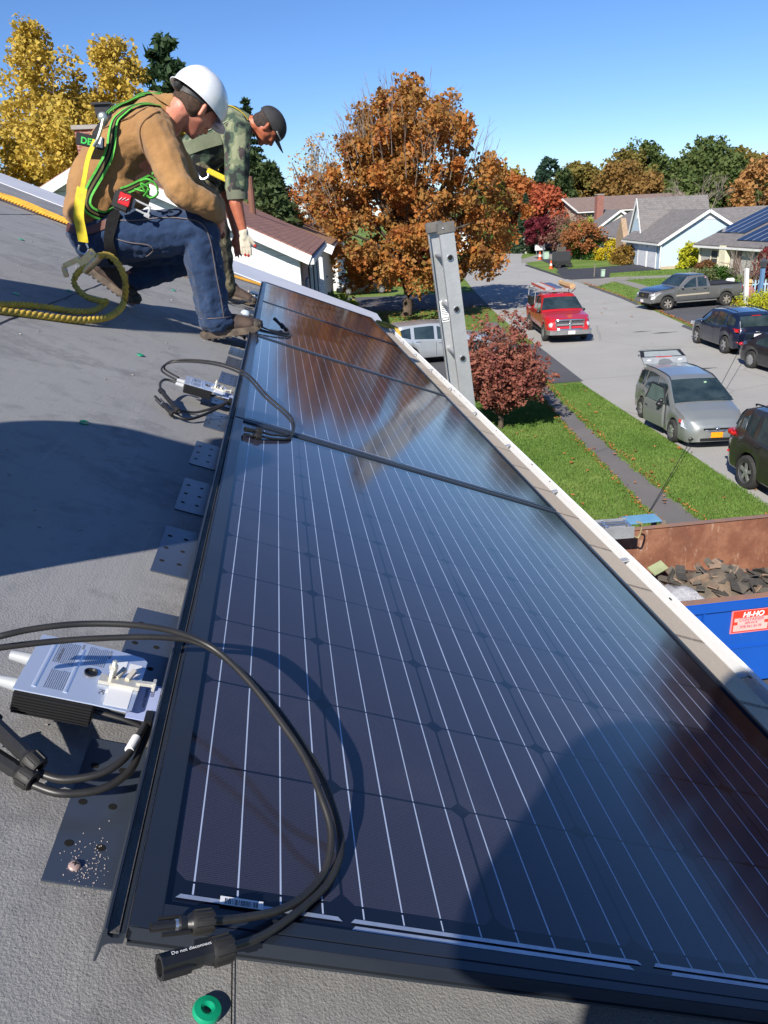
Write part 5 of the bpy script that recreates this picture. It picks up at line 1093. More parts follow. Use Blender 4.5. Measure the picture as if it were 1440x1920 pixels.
shrub('plum_shrub', 'plum coloured bush behind the olive brown mound', 32.0, 72.4, 1.8, 1.5, [sr(70, 44, 46), sr(96, 66, 60)], 109)
shrub('red_hedge', 'deep red rounded bush in front of the grey clapboard house', 29.6, 44.6, 3.4, 2.4, [sr(96, 22, 24), sr(128, 36, 34)], 110, n=120)
shrub('green_shrub', 'dark green shrub by the steps of the grey clapboard house', 26.8, 47.0, 2.4, 1.3, GG, 111); shrub('green_shrub', 'trailing green shrub below the leafless bush', 24.9, 45.2, 2.2, 1.5, [sr(74, 92, 50), sr(120, 124, 84)], 112)
shrub('green_shrub', 'small round shrub at the corner of the light blue gable', 34.4, 60.2, 1.4, 1.0, GG, 113); shrub('rust_shrub', 'reddish low shrub before the picket fence', 32.6, 58.4, 1.8, .7, [sr(120, 70, 50), sr(110, 96, 60)], 114)
shrub('hedge', 'clipped green hedge behind the black car', 30.5, 102, 8.5, 2.6, [sr(60, 94, 40), sr(84, 118, 52)], 115, n=120, size=.25); shrub('hedge', 'clipped green hedge right of the round burgundy tree', 38.0, 106, 9.0, 2.8, [sr(60, 94, 40), sr(84, 118, 52)], 116, n=120, size=.25, mn='hedge_b')
shrub('yellow_flowers', 'bed of yellow flowers at the right edge by the white post', 24.9, 37.6, 3.6, .6, [sr(200, 176, 30), sr(150, 160, 40), sr(220, 196, 60)], 117, n=120, size=.08)
shrub('green_shrub', 'yellowish shrub at the corner of the white neighbouring house', 2.6, 34.5, 1.8, 2.1, [sr(96, 120, 30), sr(160, 164, 50)], 118)
t = thing('bare_bush', 'leafless many stemmed bush before the grey clapboard house', 'bush', (27.2, 44.0, 0)); b = MB(); g = np.random.default_rng(14)
for k in range(7): grow(b, Vector((g.normal(0, .1), g.normal(0, .1), 0)), Vector((g.normal(0, .45), g.normal(0, .45), 1)).normalized(), 1.25, .035, 3, g)
b.build('stems', bark2, t)

# ================================================================== neighbouring houses
def win(parent, M, w, h, fr=white, gl=None, sh=None, mull=True, name='window'):
    """window in plane M: x right, z up, -y outwards"""
    b = MB(); f = .07
    for a in ((-w/2-f, w/2+f, -h/2-f, -h/2), (-w/2-f, w/2+f, h/2, h/2+f), (-w/2-f, -w/2, -h/2, h/2), (w/2, w/2+f, -h/2, h/2)): b.box(a[0], a[1], -.05, .01, a[2], a[3], M)
    if mull: b.box(-w/2, w/2, -.035, .01, -.025, .025, M)
    o = b.build(name, fr, parent)
    MB().box(-w/2, w/2, -.015, .005, -h/2, h/2, M).build('pane', gl or mat('house_glass', (.05, .06, .07), .08, col2=(.08, .09, .1)), o)
    if sh:
        for sd in (-1, 1): MB().box(sd*(w/2+f+.2)-.16, sd*(w/2+f+.2)+.16, -.03, .005, -h/2-.05, h/2+.05, M).build('shutter', sh, o)
    return o
def gable(parent, M, w, L, ze, zr, wallm, roofm, trim=white, oh=.3, z0=0., th=.12, gables=(1, 1)):
    """gable block: x across (w), y along the ridge 0..L; M to world"""
    b = MB(); P = [(-w/2, z0), (w/2, z0), (w/2, ze), (0, zr), (-w/2, ze)]
    b.loft([[M @ Vector((x, y, z)) for x, z in P] for y in (0, L)]); b.build('wall', wallm, parent)
    sl = (zr-ze)/(w/2)
    for sd in (-1, 1):
        xe = sd*(w/2+oh); zo = ze-oh*sl; q = [M @ Vector(p) for p in ((0, -oh, zr+.03), (xe, -oh, zo+.03), (xe, L+oh, zo+.03), (0, L+oh, zr+.03))]
        nr = (q[1]-q[0]).cross(q[3]-q[0]).normalized(); nr = nr if nr.z > 0 else -nr; ax = (q[3]-q[0]).normalized(); ay = (q[1]-q[0]).normalized()
        quad_obj('roof', [p+nr*th for p in q], roofm, parent, th, nr, uvax=(ax, ay))
        for y in (-oh-.02, L+oh-.02):
            b = MB(); a = M @ Vector((0, y, zr-.02+.03)); c_ = M @ Vector((xe, y, zo-.02+.03)); b.bar(a, c_, .05, .22, nr); b.build('rake_board', trim, parent)
        b = MB(); b.bar(M @ Vector((xe+sd*.04, -oh, zo-.02)), M @ Vector((xe+sd*.04, L+oh, zo-.02)), .1, .14); b.build('eave_gutter', trim, parent)
brownR = shingle_mat('brown_shingle', sr(150, 108, 94), sr(126, 88, 78), sr(76, 52, 46), .16); tanR = shingle_mat('tan_brown_shingle', sr(160, 122, 88), sr(140, 104, 76), sr(96, 72, 54)); greyR = shingle_mat('grey_shingle', sr(122, 117, 114), sr(100, 97, 97), sr(74, 72, 72), .2)
# white house next door: gable toward us
h = thing('house', 'white clapboard house next door with brown shingles and a brick front', 'house', (.5, 20, 0))
HM = Matrix.Translation((.42, 20.0, 0)) @ Matrix.Rotation(R_(-5), 4, 'Z') @ Matrix.Translation((-4.55, 0, 0))
gable(h, HM, 9.1, 10.8, 4.62, 6.85, siding_mat('white_siding_next', (.80, .81, .80), .17, .62), brownR, oh=.32)
b = MB(); b.box(4.56, 4.60, .9, 10.8, .3, 4.5, HM); b.build('brick_front', brick_mat('pink_brick', sr(176, 140, 128), sr(150, 116, 108)), h)
for xx in (4.48,): b = MB(); b.box(4.44, 4.585, -.02, .12, .2, 4.45, HM); b.build('corner_trim', white, h)
dkS = mat('dark_shutter', (.03, .035, .05), .6)
WM = lambda y, z: HM @ Matrix.Translation((4.61, y, z)) @ Matrix.Rotation(PI/2, 4, 'Z')
MB().box(4.6, 4.66, 1.35, 2.35, .9, 3.9, HM).build('door', mat('slate_door', (.18, .22, .28), .5), h)
win(h, WM(4.2, 3.1), 1.0, 1.9, sh=dkS); win(h, WM(6.8, 3.1), 1.0, 1.9, sh=dkS); win(h, WM(9.2, 3.1), .9, 1.8, sh=dkS)
brk = brick_mat('chimney_brick')
def chimney(parent, x, y, z0, z1, w=.75, cap=True):
    MB().box(x-w/2, x+w/2, y-w/2, y+w/2, z0, z1).build('chimney', brk, parent); MB().box(x-w/2-.06, x+w/2+.06, y-w/2-.06, y+w/2+.06, z1, z1+.1).build('chimney_cap', mat('concrete_cap', (.35, .33, .3), .9), parent)
chimney(h, -4.72, 23.6, 5.5, 7.88, .66)
b = MB(); b.tube([(-4.35, 23.9, 7.8), (-4.35, 23.9, 8.25)], .14, 10); b.build('flue_pot', brk, h)
b = MB(); b.box(-4.53, -4.17, 23.72, 24.08, 8.25, 8.5).box(-4.6, -4.1, 23.65, 24.15, 8.5, 8.55); b.build('flue_cap', mat('flue_black', (.03, .03, .035), .5, .4), h)
b = MB(); b.tube([(-.75, 27.0, 5.2), (-.75, 27.0, 6.75)], .11, 10); b.build('vent_pipe', mat('rust_pipe', (.2, .09, .06), .8), h)
# next house behind it
h = thing('house', 'house behind the white one, only its tan roof and white trim showing', 'house', (1.5, 34, 0))
HM = Matrix.Translation((1.75, 34.2, 0)) @ Matrix.Rotation(R_(-6), 4, 'Z') @ Matrix.Translation((-4.4, 0, 0)); gable(h, HM, 8.8, 9, 4.35, 6.5, sidW, tanR, oh=.35)
b = MB(); b.bar(HM @ Vector((0, -.5, 6.45)), HM @ Vector((4.9, -.5, 4.1)), .1, .34, (0, 0, 1)); b.build('frieze_board', white, h)
h = thing('house', 'third house in the row, grey roof half hidden by the maple', 'house', (4, 62, 0)); HM = Matrix.Translation((4.3, 62, 0)) @ Matrix.Rotation(R_(-8), 4, 'Z') @ Matrix.Translation((-4.6, 0, 0)); gable(h, HM, 9.2, 10, 3.9, 5.7, sidW, greyR, oh=.35)
h = thing('house', 'white house with a dark roof glimpsed through the maple', 'house', (27.5, 112, 0)); HM = Matrix.Translation((26.8, 112, 0)) @ Matrix.Rotation(R_(70), 4, 'Z'); gable(h, HM, 6.5, 8, 2.6, 4.2, white, shingle_mat('slate_shingle', sr(70, 74, 90), sr(60, 62, 76), sr(40, 40, 50)), oh=.4)
win(h, Matrix.Translation((25.6, 108.4, 2.0)), .9, 1.0)
# light blue house across the street
h = thing('house', 'light blue clapboard house with grey roofs and white garage doors', 'house', (31, 63, 0))
bluW = siding_mat('pale_blue_siding', (.50, .62, .72), .2, .78)
A = Matrix.Translation((30.92, 63.0, 0)) @ Matrix.Rotation(R_(-7), 4, 'Z') @ Matrix.Translation((3.6, 0, 0))
gable(h, A, 7.2, 9.5, 2.15, 4.35, bluW, greyR, oh=.3)
b = MB(); b.add([A @ Vector(p) for p in ((-1.05, -.035, 3.70), (1.05, -.035, 3.70), (0, -.035, 4.33))], [(0, 1, 2)]); b.add([A @ Vector(p) for p in ((-1.05, -.02, 3.70), (1.05, -.02, 3.70), (0, -.02, 4.33))], [(0, 2, 1)]); b.build('gable_panel', white, h)
for y in (1.0, 3.5): 
    MB().box(-3.66, -3.62, y, y+2.15, .05, 1.95, A).build('garage_door', mat('garage_white', (.74, .76, .8), .5), h)
    b = MB(); b.box(-3.68, -3.63, y-.1, y, 0, 2.08, A).box(-3.68, -3.63, y+2.15, y+2.25, 0, 2.08, A).box(-3.68, -3.63, y, y+2.15, 1.95, 2.08, A); b.build('door_trim', white, h)
b = MB(); b.tube([A @ Vector((-3.7, -.1, 2.0)), A @ Vector((-3.65, -.12, 1.8)), A @ Vector((-3.65, -.12, .1))], .06, 6); b.build('downpipe', white, h)
win(h, A @ Matrix.Translation((1.9, -.02, 1.25)), .9, 1.25, sh=mat('teal_shutter', (.02, .13, .24), .6)); b = MB(); b.box(-3.6, 3.6, -.03, 0, .0, .22, A); b.build('plinth', mat('tan_plinth', (.5, .4, .28), .9), h)
B = Matrix.Translation((32.6, 69.5, 0)) @ Matrix.Rotation(R_(83), 4, 'Z') @ Matrix.Translation((1.6, 0, 0)) @ Matrix.Rotation(0, 4, 'Z')
# steep cross gable facing the street: ridge runs away from the street
G = Matrix.Translation((31.9, 71.6, 0)) @ Matrix.Rotation(R_(-97), 4, 'Z') 
gable(h, Matrix.Translation((32.75, 71.8, 0)) @ Matrix.Rotation(R_(-97), 4, 'Z'), 3.9, 6.0, 2.2, 5.5, bluW, greyR, oh=.2)
gable(h, Matrix.Translation((38.0, 68.5, 0)) @ Matrix.Rotation(R_(-97), 4, 'Z'), 8.0, 6.5, 2.15, 4.3, bluW, greyR, oh=.3)
win(h, Matrix.Translation((32.72, 71.8, 1.2)) @ Matrix.Rotation(R_(-97), 4, 'Z'), .8, 1.5)
A2 = Matrix.Translation((33.1, 74.2, 0)) @ Matrix.Rotation(R_(-9), 4, 'Z') @ Matrix.Translation((4.2, 0, 0)); gable(h, A2, 8.4, 14, 2.15, 4.3, bluW, greyR, oh=.35)
for y, z in ((3.2, 1.2), (6.5, 1.2), (9.4, 1.2)): win(h, A2 @ Matrix.Translation((-4.22, y, z)) @ Matrix.Rotation(-PI/2, 4, 'Z'), .8, 1.2, sh=mat('teal_shutter', (.02,)*3))
b = MB(); b.prism([(-1.2, 0), (1.2, 0), (1.2, 2.2), (0, 3.9), (-1.2, 2.2)], 0, .5, Matrix.Translation((33.0, 74.9, 0)) @ Matrix.Rotation(R_(-97), 4, 'Z') @ Matrix.Rotation(PI/2, 4, 'X')); b.build('stone_entry', mat('tan_stone', sr(168, 144, 120), .9, col2=sr(140, 118, 98), vs=8), h)
b = MB(); b.ell((32.70, 71.8, 4.1), (.04, .12, .36)); b.build('gable_vent', white, h, smooth=True)
# cream and brown house further on
h = thing('house', 'cream and tan house with a long brown roof and a brick chimney', 'house', (42, 100, 0))
C2 = Matrix.Translation((39.6, 110, 0)) @ Matrix.Rotation(R_(-82), 4, 'Z') @ Matrix.Scale(1, 4); gable(h, C2, 8, 18, 4.45, 6.0, mat('tan_wall', (.42, .34, .27), .8), shingle_mat('dull_brown_shingle', sr(126, 108, 100), sr(110, 94, 88), sr(84, 70, 66), .3), oh=.5)
C3 = Matrix.Translation((36.6, 93, 0)) @ Matrix.Rotation(R_(-12), 4, 'Z') @ Matrix.Translation((3.4, 0, 0)); gable(h, C3, 6.8, 10, 1.9, 4.35, mat('cream_wall', (.74, .70, .55), .7), greyR, oh=.35)
chimney(h, 40.2, 99.5, 2.5, 6.25, .85)
# grey clapboard house with solar panels at the right edge
h = thing('house', 'grey clapboard house at the right edge carrying solar panels', 'house', (33, 50, 0)); gyW = siding_mat('warm_grey_siding', (.46, .44, .42), .16, .72)
D = Matrix.Translation((39.2, 43.5, 0))
gable(h, D, 12.6, 16.8, 2.0, 4.6, gyW, greyR, oh=.4)
creamT = mat('cream_trim', (.78, .72, .52), .6)
for y in (2.2, 5.2, 8.4, 14.6): win(h, D @ Matrix.Translation((-6.32, y, 1.0)) @ Matrix.Rotation(-PI/2, 4, 'Z') , .95, 1.15, fr=creamT, sh=dkS if y < 9 else None)
MB().box(-6.36, -6.3, 11.0, 11.9, .1, 1.9, D).build('door', mat('brown_door', (.14, .08, .07), .5), h); MB().box(-6.75, -6.35, 12.4, 13.3, 0, 2.0, D).build('porch_post', creamT, h); MB().box(-6.4, -6.25, 16.7, 16.86, 0, 2.0, D).build('corner_trim', creamT, h)
sl = math.atan2(2.6, 6.3)
pvm = mat('blue_pv', (.01, .015, .038), .12, col2=(.016, .022, .05), vs=1.5, spec=.7); pvl = mat('pv_line', (.35, .4, .5), .4, .4)
def pv(label, y0, rows, cols, u0, pu=1.5, pc=1.0):
    t = thing('rooftop_solar_array', label, 'solar array', D @ Vector((-6.3, y0, 2.1)), group=None); inv = t.matrix_world
    F = lambda u, y, o_: D @ Vector((-6.5+u*math.cos(sl), y, 1.92+u*math.sin(sl)+.24+o_)) - t.location
    for r in range(rows):
        for c_ in range(cols):
            a, b_ = u0+r*pu, y0+c_*pc; b = MB(); b.add([F(a, b_, 0), F(a+pu-.03, b_, 0), F(a+pu-.03, b_+pc-.03, 0), F(a, b_+pc-.03, 0), F(a, b_, -.05), F(a+pu-.03, b_, -.05), F(a+pu-.03, b_+pc-.03, -.05), F(a, b_+pc-.03, -.05)], [(0, 1, 2, 3), (7, 6, 5, 4), (0, 4, 5, 1), (1, 5, 6, 2), (2, 6, 7, 3), (3, 7, 4, 0)]); b.build('panel', pvm, t)
    b = MB()
    for c_ in range(1, cols): b.bar(F(u0, y0+c_*pc-.02, .01), F(u0+rows*pu, y0+c_*pc-.02, .01), .05, .02)
    b.build('rail', pvl, t)
pv('blue solar array higher up on the grey clapboard house roof', 13.1, 3, 4, 1.65); pv('blue solar array lower and further right on the same roof', 4.4, 4, 8, .55)

# ================================================================== dumpster and what lies in it
rust = NT('rusted_steel'); f1 = rust.noise(1.6, 6, .7); cc = rust.ramp(f1, [(.3, sr(98, 62, 48)), (.5, sr(122, 78, 58)), (.62, sr(142, 98, 74)), (.72, sr(106, 70, 56))])
mp_ = rust.n.new('ShaderNodeMapping'); mp_.inputs['Scale'].default_value = (2.2, 2.2, .5); rust.l.new(rust.tc.outputs['Object'], mp_.inputs[0])
scr = rust.ramp(rust.noise(3.4, 8, .8, mp_.outputs[0]), [(.57, (0, 0, 0)), (.66, (1, 1, 1))]); rust.set('Base Color', rust.mix(rust.math('MULTIPLY', scr, .55), cc, sr(190, 170, 150))); rust.set('Roughness', .8); rust.bump(rust.noise(12, 5), .3, .02); rustM = rust.m
dbl = NT('blue_steel'); ch = dbl.ramp(dbl.noise(7, 6, .8), [(.66, (0, 0, 0)), (.70, (1, 1, 1))]); dbl.set('Base Color', dbl.mix(dbl.math('MULTIPLY', ch, .5), dbl.mix(dbl.noise(1.2, 3), (.006, .07, .36), (.008, .09, .44)), (.25, .35, .6))); dbl.set('Roughness', .42); dblM = dbl.m
d = thing('dumpster', 'blue roll off dumpster with a rusty inside standing below the eave', 'dumpster', (3.6, 7.1, 0))
X0, X1, Y0, Y1, ZT = -.35, 6.0, 0., 2.12, 1.26
b = MB(); b.box(X0, X1, Y1-.04, Y1, .2, ZT-.02).box(X0, X1, Y0+.004, Y0+.03, .2, ZT-.02).box(X0, X0+.04, Y0, Y1, .2, ZT-.02).box(X1-.04, X1, Y0, Y1, .2, ZT-.02).box(X0, X1, Y0, Y1, .18, .24); b.build('inner_shell', rustM, d)
b = MB(); b.box(X0-.02, X1, Y0-.012, Y0+.002, .15, ZT-.1).box(X0-.02, X1, Y1+.001, Y1+.02, .15, ZT-.1).box(X0-.02, X0-.001, Y0, Y1, .15, ZT-.1)
b.build('side_panel', dblM, d)
b = MB(); b.box(X0-.04, X1, Y0-.06, Y0+.0, ZT-.13, ZT-.001).box(X0-.04, X1, Y1+.0, Y1+.06, ZT-.13, ZT-.001).box(X0-.08, X0-.0, Y0-.06, Y1+.06, ZT-.13, ZT-.001); b.build('top_rail', dblM, d, bevel=.012)
MB().box(X0, X1, Y0-.05, Y0+.05, ZT, ZT+.006).box(X0, X1, Y1-.045, Y1+.05, ZT, ZT+.006).build('worn_rim', mat('worn_rim', sr(122, 100, 96), .7, col2=sr(150, 110, 84), vs=3), d)
for i in range(6):
    x = .72+i*1.15-1.15; b = MB(); b.box(x-.03, x+.0, Y0-.055, Y0-.012, .15, ZT-.13); b.build('rib', dblM, d, bevel=.008)
MB().box(X0, X1, Y0-.03, Y0-.012, .62, .64).build('weld_line', dblM, d)
sg = thing('container_sign', 'red HI-HO container service sign on the blue dumpster side', 'sign', (4.66, 7.1-.016, .835))
sM = Matrix.Translation((0, 0, 0)) @ Matrix.Rotation(PI/2, 4, 'X')
redS = mat('sign_red', (.80, .05, .02), .5, col2=(.7, .04, .02)); pk = mat('sign_pink', (.85, .38, .36), .5, col2=(.85, .45, .4)); wh = mat('sign_white', (.9,)*3, .5)
MB().box(-.015, .455, -.012, 0, -.015, .285).build('border', mat('sign_border', (.8, .25, .3), .5), sg); MB().box(0, .44, -.016, -.012, 0, .27).build('sign_face', redS, sg)
tm = lambda x, z: Matrix.Translation((x, -.020, z)) @ Matrix.Rotation(PI/2, 4, 'X')
text_obj('lettering', 'HI-HO', .088, wh, sg, tm(.235, .192), .001, 'CENTER', .2, .0025)
b = MB(); b.box(.02, .42, -.0185, -.016, .135, .18).box(.06, .38, -.0185, -.016, .095, .135).box(.015, .425, -.0185, -.016, .015, .095); b.build('pale_bands', pk, sg)
dk = mat('sign_dark', (.35, .05, .12), .6)
text_obj('lettering', 'CONTAINER', .052, dk, sg, tm(.22, .140), .001, 'CENTER', .1); text_obj('lettering', 'SERVICE', .042, dk, sg, tm(.22, .100), .001, 'CENTER', .1); text_obj('lettering', '978-961-8178', .046, dk, sg, tm(.22, .052), .001, 'CENTER', .1)
# rubbish heap
rr = random.Random(6)
heapM = mat('old_shingles', sr(84, 78, 70), .9, col2=sr(120, 104, 88), vs=6, bump=.4, bs=20, bd=.02)
V = []; F = []; nx, ny = 40, 16
for i in range(nx+1):
    for j in range(ny+1):
        x = 3.6+i*.13; y = 7.16+j*.125; z = .35+.50*math.exp(-((x-5.1)/.75)**2-((y-8.4)/.6)**2)+.28*math.exp(-((x-6.3)/1.1)**2-((y-8.1)/.7)**2)+.16*noise.noise(Vector((x*3, y*3, 0)))+.05*noise.noise(Vector((x*9, y*9, 2))); V.append((x, y, z))
F = [(i*(ny+1)+j, (i+1)*(ny+1)+j, (i+1)*(ny+1)+j+1, i*(ny+1)+j+1) for i in range(nx) for j in range(ny)]
tag(fast_mesh('rubbish_heap', V, F, heapM), 'heap of torn off roofing in the dumpster', 'rubbish', kind='stuff')
def hz(x, y): return .35+.50*math.exp(-((x-5.1)/.75)**2-((y-8.4)/.6)**2)+.28*math.exp(-((x-6.3)/1.1)**2-((y-8.1)/.7)**2)+.03
b = MB()
for i in range(150):
    x, y = 5.2+rr.gauss(0, .65), 8.3+rr.gauss(0, .33); z = hz(x, y)+rr.uniform(0, .08); w_ = rr.uniform(.04, .125)
    if y > 9.1 or x < 4.0: continue
    b.k = rr.choice((0, 0, 1, 2)); b.box(-w_, w_, -w_*.55, w_*.55, 0, .012, Matrix.Translation((x, y, z)) @ Matrix.Rotation(rr.random()*6, 4, 'Z') @ Matrix.Rotation(rr.gauss(0, .45), 4, 'X') @ Matrix.Rotation(rr.gauss(0, .4), 4, 'Y'))
tag(b.build('shingle_scraps', [mat('shingle_dark', sr(56, 54, 52), .95, col2=sr(76, 72, 68), vs=20), mat('shingle_tan', sr(150, 128, 108), .95, col2=sr(120, 100, 86), vs=20), mat('shingle_grey', sr(96, 90, 82), .95)]), 'loose shingle scraps strewn over the heap', 'shingles', kind='stuff')
b = MB(); b.box(-.12, .12, -.075, .075, 0, .02, Matrix.Rotation(.5, 4, 'X') @ Matrix.Rotation(.4, 4, 'Z')); o = b.build('green_board', mat('pale_green_board', sr(150, 158, 120), .7)); o.location = (4.62, 8.8, .84); tag(o, 'pale green scrap board on top of the rubbish', 'board')
V = []; nx, ny = 26, 14
for i in range(nx+1):
    for j in range(ny+1):
        u, v = i/nx, j/ny; x = 4.0+u*1.1+.1*v; y = 7.5+v*1.1; V.append((x, y, .52+.35*math.sin(PI*min(1, max(0, u)))*math.sin(PI*v)**.6+.09*noise.noise(Vector((x*5, y*5, 1)))+.05*noise.noise(Vector((x*14, y*14, 3)))))
bg_ = NT('clear_bag'); bg_.set('Base Color', (.62, .63, .68)); bg_.set('Roughness', .22); bg_.set('Alpha', .75); bg_.bump(bg_.noise(9, 6, .8), 1., .05)
tag(fast_mesh('plastic_bag', V, [(i*(ny+1)+j, (i+1)*(ny+1)+j, (i+1)*(ny+1)+j+1, i*(ny+1)+j+1) for i in range(nx) for j in range(ny)], bg_.m, smooth=True), 'clear plastic rubbish bag slumped at the left of the dumpster heap', 'plastic bag')
# aluminium rack end resting on the far left corner of the dumpster
t = thing('aluminium_rack', 'aluminium ladder hoist end lying over the far corner of the dumpster', 'hoist', (3.4, 8.95, 1.35), (0, 0, R_(-3)))
b = MB(); b.box(-.6, .84, -.16, -.14, 0, .16).box(-.6, .84, .14, .16, 0, .16).box(-.6, .84, -.16, .16, .0, .012); b.build('channel', alu, t, bevel=.004)
b = MB(); b.bar((-.6, -.05, .15), (.8, -.05, .15), .02, .02); b.bar((-.6, .05, .15), (.8, .05, .15), .02, .02)
for x in (-.3, .1, .5, .8): b.bar((x, -.15, .14), (x, .15, .14), .03, .02)
b.build('cross_bars', silver, t)
b = MB(); b.tube(crv([(.84, -.15, .02), (.90, -.15, .0), (.93, -.15, .10), (.93, -.15, .19), (.86, -.15, .22)]), .012, 8); b.build('handle', mat('brass_handle', (.5, .40, .2), .4, .5), t, smooth=True)
b = MB(); b.box(.15, .62, -.16, .1, 0, .03); o = b.build('blue_board', mat('faded_blue_board', (.10, .26, .42), .7, col2=(.14, .3, .46), vs=5), bevel=.005); o.location = (4.35, 9.62, 1.22); tag(o, 'faded blue board showing behind the dumpster\'s far rim', 'board')
b = MB(); 
for x, y in ((4.5, 9.5), (5.0, 9.5), (4.5, 9.75), (5.0, 9.75)): b.box(x-.03, x+.03, y-.03, y+.03, 0, 1.22)
tag(b.build('trestle', bark2), 'rough timber trestle holding the blue board', 'trestle')
# sagging wire from the dumpster side up toward the street
def at_(a, c_, k, s_): return [(a[0]+(c_[0]-a[0])*t_, a[1]+(c_[1]-a[1])*t_, a[2]+(c_[2]-a[2])*t_-s_*4*t_*(1-t_)) for t_ in [i/k for i in range(k+1)]]
b = MB(); b.tube(at_((5.6, 11.6, .02), (15.2, 24.3, 1.15), 40, .16), .008, 5); tag(b.build('service_wire', mat('wire_black', (.012,)*3, .6)), 'thin black wire slanting across the lawn and the silver minivan', 'wire')

# ================================================================== ladder
t = thing('ladder', 'aluminium extension ladder standing up past the gutter', 'ladder', (1.6, 4.75, .0))
lt, lb = Vector((.985, 4.78, 5.37)), Vector((1.60, 4.78, .02)); dl = (lt-lb).normalized(); du = Vector((dl.z, 0, -dl.x))   # du: depth direction of the rails
def rail(y, sd):
    b = MB(); w_ = .088; tk = .004; fl = .034
    Mr = Matrix(((du.x, 0, dl.x, lb.x), (0, 1, 0, y), (du.z, 0, dl.z, lb.z), (0, 0, 0, 1))); L = (lt-lb).length
    b.box(-w_/2, w_/2, -tk/2, tk/2, 0, L, Mr); b.box(-w_/2, -w_/2+tk, tk/2 if sd > 0 else -fl, fl if sd > 0 else -tk/2, 0, L, Mr); b.box(w_/2-tk, w_/2, tk/2 if sd > 0 else -fl, fl if sd > 0 else -tk/2, 0, L, Mr)
    o = b.build('rail', alu, t); return Mr, L
Mr, L = rail(4.76, 1); Mf, _ = rail(5.16, -1)
for i in range(18):
    z = L-.19-i*.305
    if z < .2: break
    b = MB(); p = Mr @ Vector((0, 0, z)); q = Mf @ Vector((0, 0, z)); b.tube([p-Vector((0, .012, 0)), q+Vector((0, .012, 0))], .0165, 14, caps=False); b.build('rung', alu, t, smooth=True)
    b = MB(); b.lathe([(.0145, .0), (.0165, .006), (.0195, .0065), (.021, .003), (.021, 0)], Matrix.Translation(p-Vector((0, .004, 0))) @ Matrix.Rotation(PI/2, 4, 'X'), 18); b.build('rung_swage', silver, t, smooth=True)
    b = MB(); b.lathe([(0, .0068), (.0135, .0068)], Matrix.Translation(p-Vector((0, .004, 0))) @ Matrix.Rotation(PI/2, 4, 'X'), 14); b.build('rung_hole', mat('hole_black', (.002,)*3), t)
for Mq, sd in ((Mr, 1), (Mf, -1)):
    b = MB(); b.box(-.052, .052, -.008 if sd > 0 else -.045, .045 if sd > 0 else .008, L-.05, L+.012, Mq); b.build('end_cap', mat('cap_grey', (.16, .15, .14), .5, .5, col2=(.22, .2, .18), vs=20), t, bevel=.003)
    b = MB(); b.ell(Mq @ Vector((-.02, -.010*sd, L-.02)), (.006, .004, .006)); b.build('rivet', silver, t, smooth=True)
b = MB(); b.box(-.03, .03, -.0062, -.0042, L-.62, L-.48, Mf); b.build('warning_sticker', mat('label_white', (.8,)*3), t)
b = MB(); b.box(-.022, .022, -.0072, -.0062, L-.612, L-.606, Mf).box(-.022, .022, -.0072, -.0062, L-.594, L-.590, Mf).box(-.022, -.018, -.0072, -.0062, L-.61, L-.59, Mf).box(.018, .022, -.0072, -.0062, L-.61, L-.59, Mf)
for i in range(7): b.box(-.02, .018, -.0072, -.0062, L-.575+i*.012, L-.571+i*.012, Mf)
b.build('sticker_print', txM, t)
# yellow rope bundle on the far eave corner
ropeM = mat('rope_yellow', sr(206, 170, 62), .8, col2=sr(164, 140, 66), vs=14, bump=.3, bs=90, bd=.004)
ropeG = mat('rope_gold', sr(230, 168, 50), .8, col2=sr(196, 146, 56), vs=12, bump=.3, bs=90, bd=.004)
def rope(label, pts, r=.011, mt=None, n=8, name='rope', pitch=.055, strands=3):
    P = crv(pts, n); # resample
    Q = [P[0]]
    for p in P[1:]:
        while (p-Q[-1]).length > .012: Q.append(Q[-1]+(p-Q[-1]).normalized()*.012)
    b = MB(); acc = 0
    fr = []; u = Vector((0, 0, 1))
    for i, p in enumerate(Q):
        d_ = (Q[min(i+1, len(Q)-1)]-Q[max(i-1, 0)]).normalized(); a = d_.cross(u); a = a.normalized() if a.length > .05 else d_.cross(Vector((1, 0, 0))).normalized(); fr.append((p, a, a.cross(d_)))
    for k in range(strands):
        b.tube([p+(a*math.cos(2*PI*(i*.012/pitch+k/strands))+c_*math.sin(2*PI*(i*.012/pitch+k/strands)))*r*.55 for i, (p, a, c_) in enumerate(fr)], r*.58, 6)
    return tag(b.build(name, mt or ropeM, smooth=2), label, 'rope')
RW = lambda L_: [RP(*p) for p in L_]
rope('yellow rope heaped at the far corner of the eave', RW([(1.1, 7.9, .02), (1.3, 7.75, .03), (1.38, 7.95, .04), (1.25, 8.05, .03), (1.36, 7.7, .05), (1.43, 7.55, .0), (1.44, 7.45, -.05), (1.40, 7.7, .05), (1.2, 7.85, .04)]), .014)
for k, dy in enumerate((0, .09, .17)):
    rope(['golden safety rope along the gable edge, strand nearest the camera', 'golden safety rope along the gable edge, middle strand', 'golden safety rope along the gable edge, farthest strand'][k], RW([(-3.2, 8.0+dy, .03), (-2.549, 7.75+dy, .03), (-2.238, 7.62+dy*1.5, .04), (-1.857, 7.5+dy, .03), (-1.38, 7.3+dy*.4, .03), (-.9, 7.1+dy, .03), (-.6, 7.05+dy*.5, .03), (-.35, 7.15+dy, .02)]), .019, ropeG, pitch=.09)
rope('thin yellow rope running to the far corner of the last panel', RW([(-.7, 7.6, .02), (-.45, 7.75, .02), (-.2, 7.8, .02), (.02, 7.85, .02), (.06, 7.9, .02)]), .014, ropeG)
for _o in [o for o in C.objects if o.name.split('.')[0] in ('house', 'ladder') and o.type == 'EMPTY']: settle(_o)
